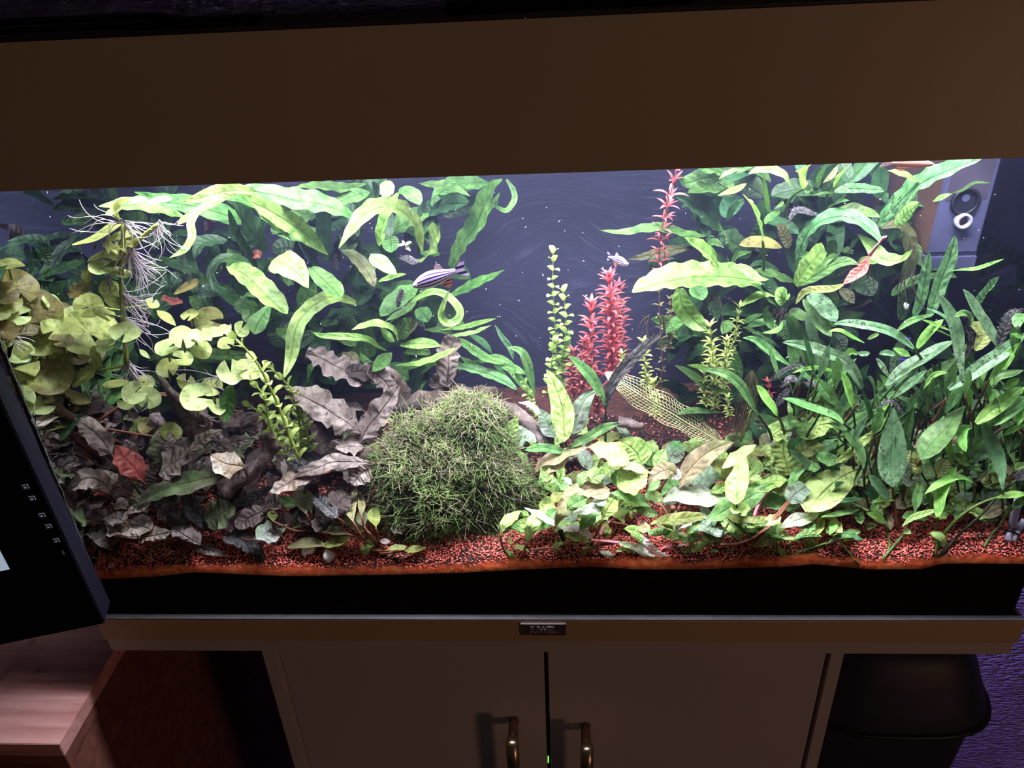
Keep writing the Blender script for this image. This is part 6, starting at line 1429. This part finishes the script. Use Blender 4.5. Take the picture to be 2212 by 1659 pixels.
leaves(c5, R15, 'lime', 'lance', [([5,850, 80,725, 150,640, 250,570], 145, -.03, -.035, dict(pet=([30,1000, 140,1210], -.015, -.001))), ([320,950, 365,800, 420,680, 565,530], 145, -.025, -.035, dict(pet=([280,1070, 215,1205], -.012, -.001))), ([345,640, 290,590, 240,580], 50, -.03, -.03, dict(mat='grasslite')), ([350,1060, 260,1040, 160,985], 95, -.008, -.01, dict(mat='olive')), ([190,1220, 140,1110, 65,1025], 50, -.006, -.012, dict(mat='grasslite')),
 ([800,925, 690,990, 650,1105], 112, -.015, -.012, dict(mat='lime', kind='ovate')), ([150,980, 120,930, 140,880], 40, -.01, -.01, dict(mat='olive'))], **CR)
c6 = plant('cryptocoryne', 'long rusty leaf with folded bright green leaf beside it', R16, 500, 880)
leaves(c6, R16, 'cryptbrown', 'lance', [
 ([390,650, 510,430, 680,265, 850,155, 1065,90], 235, .065, .06, dict(mat='cryptbrown')), ([570,670, 720,500, 840,260], 265, .075, .075, dict(mat='cryptgrey', kind='ovate')), ([1010,560, 950,440, 860,390, 760,345], 200, .065, .06, dict(mat='olive', kind='ovate')), ([920,410, 1080,300, 1200,205, 1335,120], 145, .06, .06, dict(mat='lime', kind='lance', roll=.4)),
 ([990,800, 750,770, 550,765, 350,745, 165,835], 235, .05, .045, dict(mat='cryptwhite')), ([350,490, 250,430, 100,490, 0,620], 185, .055, .05, dict(mat='cryptbrown', kind='ovate')), ([250,340, 320,220, 400,150], 215, .085, .085, dict(mat='cryptgrey', kind='torn')), ([270,90, 340,120, 440,175], 96, .085, .08, dict(mat='algae')), ([100,410, 150,290, 210,165], 155, .075, .075, dict(mat='lime', kind='lance')),
 ([150,560, 70,630, -10,690], 90, .045, .04, dict(mat='crypt')), ([20,700, 90,760, 185,770], 115, .045, .045, dict(mat='lime', kind='oval')), ([310,560, 350,470, 300,420], 120, .06, .06, dict(mat='cryptpink')), ([770,700, 880,660, 1010,570], 110, .055, .055, dict(mat='limespot')), ([830,560, 900,500, 1000,470], 130, .07, .07, dict(mat='limespot')), ([960,310, 880,230, 830,260], 140, .08, .08, dict(mat='limespot'))], **CR)
for a_, mm, rr_ in (([250,500, 190,600, 130,690], 'petiole', .0013), ([140,840, 220,950, 260,1080, 310,1190], 'petiole', .0013), ([310,890, 290,960, 250,1000], 'petiole', .0022)):
    tube('petiole', path3(R16.pts(a_), -.035, -.015), rr_, rr_, M[mm], c6, 6, 10)
c7 = plant('cryptocoryne', 'upright bright green spear leaf in the middle of the front crypts', R16, 1105, 1350)
leaves(c7, R16, 'lime', 'ovate', [([1095,860, 1085,700, 1130,500, 1215,265], 235, .035, .035, dict(mat='lime', lean=.9, pet=([1105,1000, 1105,1330], .034, .03), petmat='petiole_dark')), ([715,1060, 880,975, 1000,900, 1200,800, 1350,705, 1540,600], 250, .03, .04, dict(mat='crypt', kind='lance', pet=([600,1160, 500,1240], .028, .025), petmat='petiole_green')),
 ([1240,700, 1400,620, 1600,560, 1730,560], 190, .05, .05, dict(mat='limespot', kind='lance')), ([880,1005, 1000,1080, 1100,1190, 1135,1330], 155, -.03, -.02, dict(mat='lime')), ([975,1000, 1150,1060, 1300,1085, 1490,1025], 95, -.03, -.03, dict(mat='olive', kind='strap')), ([1040,960, 1120,900, 1200,1000], 150, -.04, -.04, dict(mat='lime', kind='oval')), ([1150,1150, 1230,1180, 1300,1130], 110, -.02, -.02, dict(mat='lime', kind='oval')),
 ([1300,1120, 1380,1200, 1420,1160], 110, -.02, -.02, dict(mat='limespot', kind='oval'))], **CR)
for a_, mm, rr_ in (([890,1350, 1100,1340, 1300,1265, 1420,1180, 1560,1020, 1720,830], 'petiole', .0014), ([1310,1010, 1350,900, 1450,740, 1600,620], 'petiole_pink', .0015), ([960,995, 1090,1100, 1200,1190, 1270,1260], 'petiole_dark', .0011), ([1240,1420, 1320,1330, 1450,1170, 1600,990], 'petiole', .0012), ([1310,1540, 1420,1460, 1520,1370], 'petiole', .0011), ([930,1290, 930,1200, 1000,1080], 'petiole_green', .0008)):
    tube('petiole', path3(R16.pts(a_), -.025, -.03), rr_, rr_, M[mm], c7, 6, 14)
c8 = plant('cryptocoryne', 'low lime and olive leaves spreading at the front glass below the spear leaf', R16, 500, 1330)
leaves(c8, R16, 'lime', 'lance', [
 ([180,1265, 300,1240, 430,1270, 570,1340], 105, -.012, -.01, dict(mat='fernlite')), ([500,1310, 580,1250, 670,1270], 105, -.015, -.015, dict(mat='crypt', kind='ovate')), ([550,1460, 700,1375, 800,1300, 885,1345], 145, -.01, -.015, dict(mat='fernlite', kind='torn', wave=.4)), ([400,1395, 480,1440, 590,1445], 54, -.006, -.006, dict(mat='crypt')), ([520,1330, 525,1380, 515,1420], 60, -.012, -.01, dict(mat='fernlite')),
 ([30,1105, 150,1085, 300,1045, 500,1020, 710,980], 135, -.03, -.03, dict(mat='olive', kind='strap')), ([345,1195, 420,1120, 550,1050], 145, -.025, -.03, dict(mat='cryptpink', kind='ovate')), ([465,1215, 560,1160, 650,1105], 112, -.02, -.025, dict(mat='lime', kind='ovate')), ([580,1075, 720,1180, 850,1250, 1010,1190], 215, -.025, -.02, dict(mat='cryptgrey', kind='ovate')),
 ([-10,1175, 100,1215, 290,1185], 125, -.02, -.02, dict(mat='crypt')), ([300,1150, 240,1080, 190,1030], 120, -.03, -.03, dict(mat='limespot')), ([750,1310, 700,1260, 740,1240], 80, -.015, -.015, dict(mat='lime')), ([360,1380, 420,1350, 490,1330], 44, -.01, -.01, dict(mat='cryptpink')), ([760,1435, 820,1430, 880,1440], 30, -.004, -.004, dict(mat='grasslite')), ([950,1480, 1010,1420, 1100,1410], 30, -.004, -.006, dict(mat='grass'))], **CR)
c9 = plant('cryptocoryne', 'very large round bright lime leaf with puckered surface', R12, 800, 1500)
leaves(c9, R12, 'quilt', 'ovate', [([840,1450, 980,1290, 1180,1100, 1390,965, 1580,900], 400, .045, .05, dict(cup=.08, up=1.0, roll=0, rumple=.10, lean=1.0))])
c10 = plant('cryptocoryne', 'puckered yellow-lime leaf behind the spear leaf with olive leaves around it', R12, 620, 980)
leaves(c10, R12, 'limespot', 'ovate', [
 ([620,990, 590,830, 560,700, 540,525], 360, .07, .07, dict(mat='limespot', kind='oval', rumple=.25, rag=.25)), ([830,470, 780,330, 700,180, 600,50], 280, .08, .08, dict(mat='crypt', kind='ovate')), ([750,500, 900,420, 1060,330, 1250,330], 230, .085, .085, dict(mat='limespot', kind='ovate')), ([740,700, 830,680, 930,640, 1000,820], 180, .07, .07, dict(mat='olive', kind='torn')),
 ([1240,760, 1130,790, 960,740], 150, .065, .06, dict(mat='crypt', kind='oval')), ([1240,560, 1100,620, 930,730], 140, .075, .07, dict(mat='algae', kind='lance')), ([860,610, 1000,540, 1260,520], 120, .085, .08, dict(mat='algae')), ([380,520, 500,420, 620,420], 230, .09, .09, dict(mat='limespot', kind='oval')), ([560,400, 640,260, 650,180], 170, .095, .095, dict(mat='crypt')),
 ([1010,880, 900,880, 800,850], 120, .06, .06, dict(mat='crypt', kind='oval')), ([840,1100, 790,1020, 740,950], 150, .065, .065, dict(mat='limespot', kind='oval')), ([380,720, 280,700, 120,730], 100, .075, .07, dict(mat='olive')), ([280,950, 200,880, 110,860], 130, .06, .06, dict(mat='lime', kind='oval')), ([80,1020, 170,1010, 290,1050], 90, .05, .05, dict(mat='lime')), ([330,760, 330,680, 350,590], 100, .075, .075, dict(mat='lime', kind='oval')), ([320,870, 350,800, 410,730], 110, .07, .07, dict(mat='lime', kind='oval')),
 ([640,1240, 660,1080, 720,960, 840,870], 90, .05, .05, dict(mat='crypt', kind='strap')), ([1500,1300, 1450,1220, 1400,1150], 70, .05, .05, dict(mat='crypt')), ([1730,420, 1560,560, 1400,700, 1210,840], 96, .05, .045, dict(mat='limespot', kind='strap')), ([1570,900, 1550,720, 1420,500, 1280,360, 1110,325], 120, .042, .042, dict(mat='grass', kind='grassy', pet=([1590,1150, 1640,1400], .04, .04), petmat='petiole_dark')),
 ([1540,480, 1530,250, 1530,0], 130, .08, .08, dict(mat='algae', kind='strap')), ([1700,450, 1780,280, 1880,90], 110, .055, .05, dict(mat='grasslite', kind='strap')), ([490,980, 330,900, 200,900, 90,960], 34, .06, .05, dict(mat='crypt'))], **CR)
c11 = plant('cryptocoryne', 'grey-green torn leaf and pale leaves over the bare gravel left of the grassy shoots', R12, 400, 1620)
leaves(c11, R12, 'cryptgrey', 'ovate', [
 ([625,1340, 690,1240, 840,1130], 215, .04, .04, dict(kind='torn', rag=.4)), ([255,1380, 400,1330, 560,1360, 770,1430], 175, .045, .045, dict(mat='crypt')), ([510,1650, 700,1570, 860,1530, 1010,1480], 150, -.02, -.025, dict(mat='cryptwhite', kind='lance')), ([330,1640, 420,1560, 500,1480], 140, -.03, -.03, dict(mat='lime')), ([1030,1520, 1250,1480, 1540,1420], 66, -.03, -.03, dict(mat='crypt', kind='grassy')),
 ([1580,1280, 1400,1300, 1180,1330], 56, -.04, -.04, dict(mat='grassdark', kind='grassy')), ([0,1540, 150,1560, 400,1540], 80, -.03, -.03, dict(mat='olive', kind='strap')), ([60,1480, 20,1420, -40,1440], 150, -.035, -.035, dict(mat='lime', kind='oval')), ([420,1100, 500,1160, 600,1080], 130, .05, .05, dict(mat='olive', kind='oval'))], **CR)
leaves(c11, R16, 'lime', 'lance', [([1300,1385, 1480,1345, 1600,1260, 1750,1285, 1900,1322], 150, -.012, -.015, dict(mat='lime', kind='ovate')), ([1690,1500, 1600,1420, 1500,1400], 90, -.004, -.006, dict(mat='limespot')), ([2010,1410, 2030,1300, 2080,1180], 150, -.012, -.02, dict(mat='limespot', kind='strap', rumple=.5)), ([1560,1500, 1470,1470, 1380,1490], 60, -.004, -.004, dict(mat='olive'))], **CR)
leaves(c11, R8, 'lime', 'lance', [([905,1105, 930,1060, 930,1000], 44, -.02, -.02, dict(mat='grasslite')), ([1130,1140, 1040,1105, 940,1100], 40, -.015, -.015, dict(mat='grassdark')), ([1010,1150, 1060,1090, 1120,1080], 60, -.01, -.01, dict(mat='lime'))], **CR)
for a_, mm, rr_ in (([620,1335, 500,1490, 360,1660, 200,1750], 'petiole', .0013), ([170,1510, 210,1400, 300,1260, 480,1110], 'petiole_pink', .0013), ([1640,1450, 1420,1340, 1300,1300], 'petiole_green', .0012)):
    tube('petiole', path3(R12.pts(a_), -.03, -.03), rr_, rr_, M[mm], c11, 6, 12)
for a_ in ([620,1290, 700,1220, 880,1160], [620,1290, 760,1230, 890,1160], [1100,1310, 1000,1180, 950,1110], [600,1270, 560,1210, 560,1150], [620,1280, 640,1210, 640,1150]):
    tube('petiole', path3(R8.pts(a_), -.008, -.015), .0010, .0008, M['petiole_green'], c11, 6, 8)
leaves(c11, R8, 'lime', 'lance', [([880,1165, 1000,1120, 1080,1115], 34, -.016, -.016, dict(mat='grass'))])
# filler leaves of the front crypts
random.seed(91)
for k in range(320):
    x = random.uniform(1130, 2190); y = random.uniform(960, 1165) if x < 1880 else random.uniform(960, 1125); a = random.uniform(-3.0, -.1); L_ = random.uniform(30, 66)
    leaf(random.choice([c2, c3, c6, c7, c10, c11]), R0, [x, y, x+L_*.5*math.cos(a), y+L_*.5*math.sin(a), x+L_*math.cos(a), y+L_*math.sin(a)+9], random.uniform(16, 32), -.012, -.022, random.choice(['lime', 'crypt', 'crypt', 'olive', 'limespot', 'cryptgrey', 'cryptbrown']), random.choice(['ovate', 'lance']), **CR)

# ================================================================== FILTER BOX, TUBES
M['filter'] = plain('violet_grey_plastic', S(80, 80, 118), .4, var=.15, scale=30); M['filterbrown'] = plain('algae_browned_plastic', S(92, 66, 58), .5, var=.3, scale=40)
M['filterwin'] = plain('stained_front', S(72, 64, 84), .5, var=.35, scale=25)
M['filterdark'] = plain('dark_grate', S(30, 30, 44), .5, var=.2)
FY = .150
bl, br = un(2002, 557, FY), un(2107, 559, FY)
fx0, fx1, fz0 = bl.x, min(br.x, .3935), (bl.z+br.z)/2
fx0 = max(fx0, fx1-.06)
ft = thing('filter_box', ((fx0+fx1)/2, .23, fz0), 'violet-grey internal filter box hanging in the rear right corner', 'filter')
box('housing', (fx0+.0006, FY+.0006, fz0+.0022), (fx1, .276, .4015), M['filter'], ft, .0012)
box('side_panel', (fx0-.0004, FY+.003, fz0+.004), (fx0+.0005, .274, .400), M['filterbrown'], ft)
box('front_plate', (fx0+.001, FY-.0006, fz0+.006), (fx1-.002, FY+.0005, .40), M['filter'], ft)
box('bottom_lip', (fx0-.001, FY-.002, fz0-.009), (fx1, .276, fz0+.0020), M['filter'], ft, .0008)
box('upper_window', (fx0+.004, FY-.0009, fz0+.050), (fx1-.004, FY-.0006, .398), M['filterwin'], ft)
def ringp(name, x, y, r, w, mat, par, depth=.003):
    c = un(x, y, FY-.001); s = px2m(c); V, F = [], []; n = 32
    for k in range(n):
        a = 2*math.pi*k/n
        for rr, yy in ((r, 0), (r, -depth), (r-w, -depth), (r-w, 0)): V.append(c+Vector((math.cos(a)*rr*s, yy, math.sin(a)*rr*s)))
    for k in range(n):
        for q in range(4): F.append((k*4+q, k*4+(q+1) % 4, ((k+1) % n)*4+(q+1) % 4, ((k+1) % n)*4+q))
    return mesh_obj(name, V, F, M[mat], par, True)
def discp(name, x, y, r, mat, par, yy=.0005):
    c = un(x, y, FY-yy-.001); s = px2m(c); n = 32
    V = [c+Vector((math.cos(6.283*k/n)*r*s, 0, math.sin(6.283*k/n)*r*s)) for k in range(n)]+[c+Vector((math.cos(6.283*k/n)*r*s, .0015, math.sin(6.283*k/n)*r*s)) for k in range(n)]
    F = [tuple(range(n))]+[(k, (k+1) % n, n+(k+1) % n, n+k) for k in range(n)]
    return mesh_obj(name, V, F, M[mat], par, False)
M['ringwhite'] = plain('pale_lilac_ring', S(196, 190, 226), .4, var=.08)
discp('outlet_grate', 2084, 434, 29, 'filterdark', ft); ringp('grate_rim', 2084, 434, 30, 6, 'filterdark', ft); discp('grate_hub', 2087, 428, 8, 'filter', ft, .0012)
ringp('nozzle_ring', 2076, 475, 17, 6.5, 'ringwhite', ft, .006); discp('nozzle_hole', 2076, 475, 11, 'filterbrown', ft)
# green label strip with pale letters on the rear of the filter side
M['labelgreen'] = plain('green_label', S(30, 110, 66), .5, var=.1)
la, lb = un(1938, 440, .262), un(1984, 345, .262)
lab = box('label_strip', (min(la.x, lb.x)-.004, .263, la.z), (max(la.x, lb.x)+.004, .266, .400), M['labelgreen'], ft)
for (x, y) in ((1955, 400), (1965, 372)): text_mesh('label_letter', 'E', .013, .0003, M['ringwhite'], lab, un(x, y, .2622))
M['tubewhite'] = plain('lilac_white_tube', S(186, 176, 210), .4, var=.06)
for c_, lb_ in (([1810,1000, 1860,800, 1950,450], 'pale thicker glass tube standing in the right front corner'), ([1850,1030, 1930,880, 2020,735], 'pale thinner glass tube leaning in the right front corner')):
    p3 = path3(R14.pts(c_), .03, .03); r_ = .0031 if c_[0] == 1810 else .0026
    t_ = thing('glass_tube', p3[0], lb_, 'tube'); tube('rod', p3, r_, r_, M['tubewhite'], t_, 10, 6); q = p3[0].lerp(p3[1], .55); tube('clip', [q, q+(p3[1]-p3[0]).normalized()*.0012], r_*1.25, r_*1.25, M['black'], t_, 10, 2)

# ================================================================== FISH
def fish_mat(name, back, belly, stripe, n=5.0):
    mt, nt, out = new_mat(name); L = nt.links.new
    uv = nt.nodes.new('ShaderNodeUVMap'); sp = nt.nodes.new('ShaderNodeSeparateXYZ'); L(uv.outputs[0], sp.inputs[0]); u, v = sp.outputs[0], sp.outputs[1]
    s = math_n(nt, 'SINE', math_n(nt, 'MULTIPLY', math_n(nt, 'MULTIPLY_ADD', u, .10, v), n*6.283))
    st = ramp(nt, s, [(.0, (0, 0, 0)), (.30, (1, 1, 1))])
    band = ramp(nt, v, [(.05, (0, 0, 0)), (.12, (1, 1, 1)), (.86, (1, 1, 1)), (.93, (0, 0, 0))])
    base = ramp(nt, v, [(.15, belly), (.8, back)])
    col = mix(nt, math_n(nt, 'MULTIPLY', st, band), base, stripe)
    b = N(nt, 'ShaderNodeBsdfPrincipled', i_Roughness=.3); L(col, b.inputs['Base Color']); L(b.outputs[0], out.inputs[0]); return mt
def fish(label, head, tail, d0, d1, depth_px, mat, finmat, striped=True, mirror=1):
    """head and tail in photograph pixels (nose, tail root)"""
    a, b = inside(head[0], head[1], d0), inside(tail[0], tail[1], d1); ax = (b-a); L_ = ax.length; ax.normalize()
    upv = Vector((0, 0, 1)); upv = (upv-ax*upv.dot(ax)).normalized(); sd = ax.cross(upv)
    H = depth_px*px2m(a)
    t = thing('zebrafish' if striped else 'fish', a.lerp(b, .5), label, 'fish')
    PR = [(0, .05), (.04, .30), (.12, .58), (.25, .86), (.4, 1.0), (.55, .94), (.7, .74), (.85, .48), (1, .34)]
    V, F, UV = [], [], []; n, m = 24, 16
    for i in range(n+1):
        u = i/n
        for (p, q), (p2, q2) in zip(PR, PR[1:]):
            if u <= p2: h = q+(q2-q)*(u-p)/(p2-p); break
        c = a+ax*(L_*u)+upv*(H*.05*math.sin(u*3.14))
        for k in range(m+1):
            th = 2*math.pi*k/m; V.append(c+upv*(H*.5*h*math.cos(th))+sd*(H*.30*h*math.sin(th))); UV.append((u, .5+.5*math.cos(th)))
    for i in range(n):
        for k in range(m): F.append((i*(m+1)+k, i*(m+1)+k+1, (i+1)*(m+1)+k+1, (i+1)*(m+1)+k))
    mesh_obj('body', V, F, mat, t, True, UV)
    def fin(name, pts, mt_):
        P = [a+ax*(L_*x)+upv*(H*y) for x, y in pts]; k = len(P); o = sd*(H*.012)
        uv = [(x, .5+y*.6) for x, y in pts]*2
        mesh_obj(name, [p+o for p in P]+[p-o for p in P], [tuple(range(k)), tuple(range(2*k-1, k-1, -1))]+[(i, (i+1) % k, k+(i+1) % k, k+i) for i in range(k)], mt_, t, False, uv)
    fin('tail_fin', [(.97, .14), (1.06, .26), (1.20, .52), (1.25, .42), (1.17, .02), (1.25, -.42), (1.20, -.50), (1.05, -.24), (.97, -.14)], finmat)
    fin('dorsal_fin', [(.55, .42), (.60, .68), (.66, .80), (.72, .70), (.76, .34)], M['fingrey'])
    fin('anal_fin', [(.60, -.40), (.66, -.66), (.74, -.82), (.82, -.66), (.86, -.24)], M['finred'])
    for s in (-1, 1):
        c = a+ax*(L_*.085)+upv*(H*.07)+sd*(s*H*.155)
        bm = bmesh.new(); bmesh.ops.create_uvsphere(bm, u_segments=10, v_segments=8, radius=H*.085, matrix=Matrix.Translation(c)); e = bm_obj('eye', bm, M['eye'], t, True)
        bm = bmesh.new(); bmesh.ops.create_uvsphere(bm, u_segments=8, v_segments=6, radius=H*.052, matrix=Matrix.Translation(c+sd*(s*H*.05))); bm_obj('pupil', bm, M['black'], e, True)
    return t
M['fingrey'] = plain('smoky_fin', S(176, 150, 160), .4, var=.1); M['finred'] = fish_mat('striped_red_fin', S(226, 160, 140), S(226, 160, 140), S(130, 40, 40), 9.0); M['eye'] = plain('silver_eye', S(224, 214, 236), .2, var=.05)
zf = fish_mat('striped_purple_fish', S(190, 150, 206), S(232, 214, 240), S(44, 32, 92), 4.6)
fish('striped zebrafish swimming left above the curled fern leaf', (891, 619), (985, 586), .055, .06, 38, zf, zf)
fish('small zebrafish facing right in front of the bare backing', (1357, 572), (1320, 556), .11, .13, 21, zf, zf)
pk = fish_mat('pink_fish_reflection', S(214, 150, 150), S(226, 176, 160), S(170, 110, 110), 1.0)  # colour of a fish body that stands in for a surface reflection
fish('pinkish reflection of a fish, modelled as a fish, under the water surface at upper right', (2018, 355), (1925, 352), .05, .05, 21, pk, M['fingrey'], False)

# ---- drifting specks in the water
random.seed(17); V, F = [], []
for k in range(420):
    x, y = random.uniform(40, 2150), random.uniform(400, 1000); p = inside(x, y, random.uniform(.02, .24)); r = random.uniform(.00022, .00055)
    dv = Vector((random.gauss(0, 1), random.gauss(0, 1), random.gauss(0, 1))).normalized()*r*random.uniform(.6, 2.2); tube_geo([p-dv, p+dv], [r*.6, r*.4], 4, V, F)
sp_ = mesh_obj('drifting_specks', V, F, plain('white_specks', S(235, 235, 245), .6, var=.02), None, False); tag(sp_, 'tiny white specks drifting in the aquarium water', 'specks', kind='stuff')

# ---- faint haze of the water
hz, nt, out = new_mat('water_haze'); vs_ = N(nt, 'ShaderNodeVolumeScatter', i_Color=(.50, .52, 1.0, 1), i_Density=.18, i_Anisotropy=.2); nt.links.new(vs_.outputs[0], out.inputs['Volume'])
hb = box('water_haze', (-.3995, .0112, .075), (.3995, .2825, .4015), hz); tag(hb, 'faintly hazy water filling the aquarium', 'water', kind='stuff')
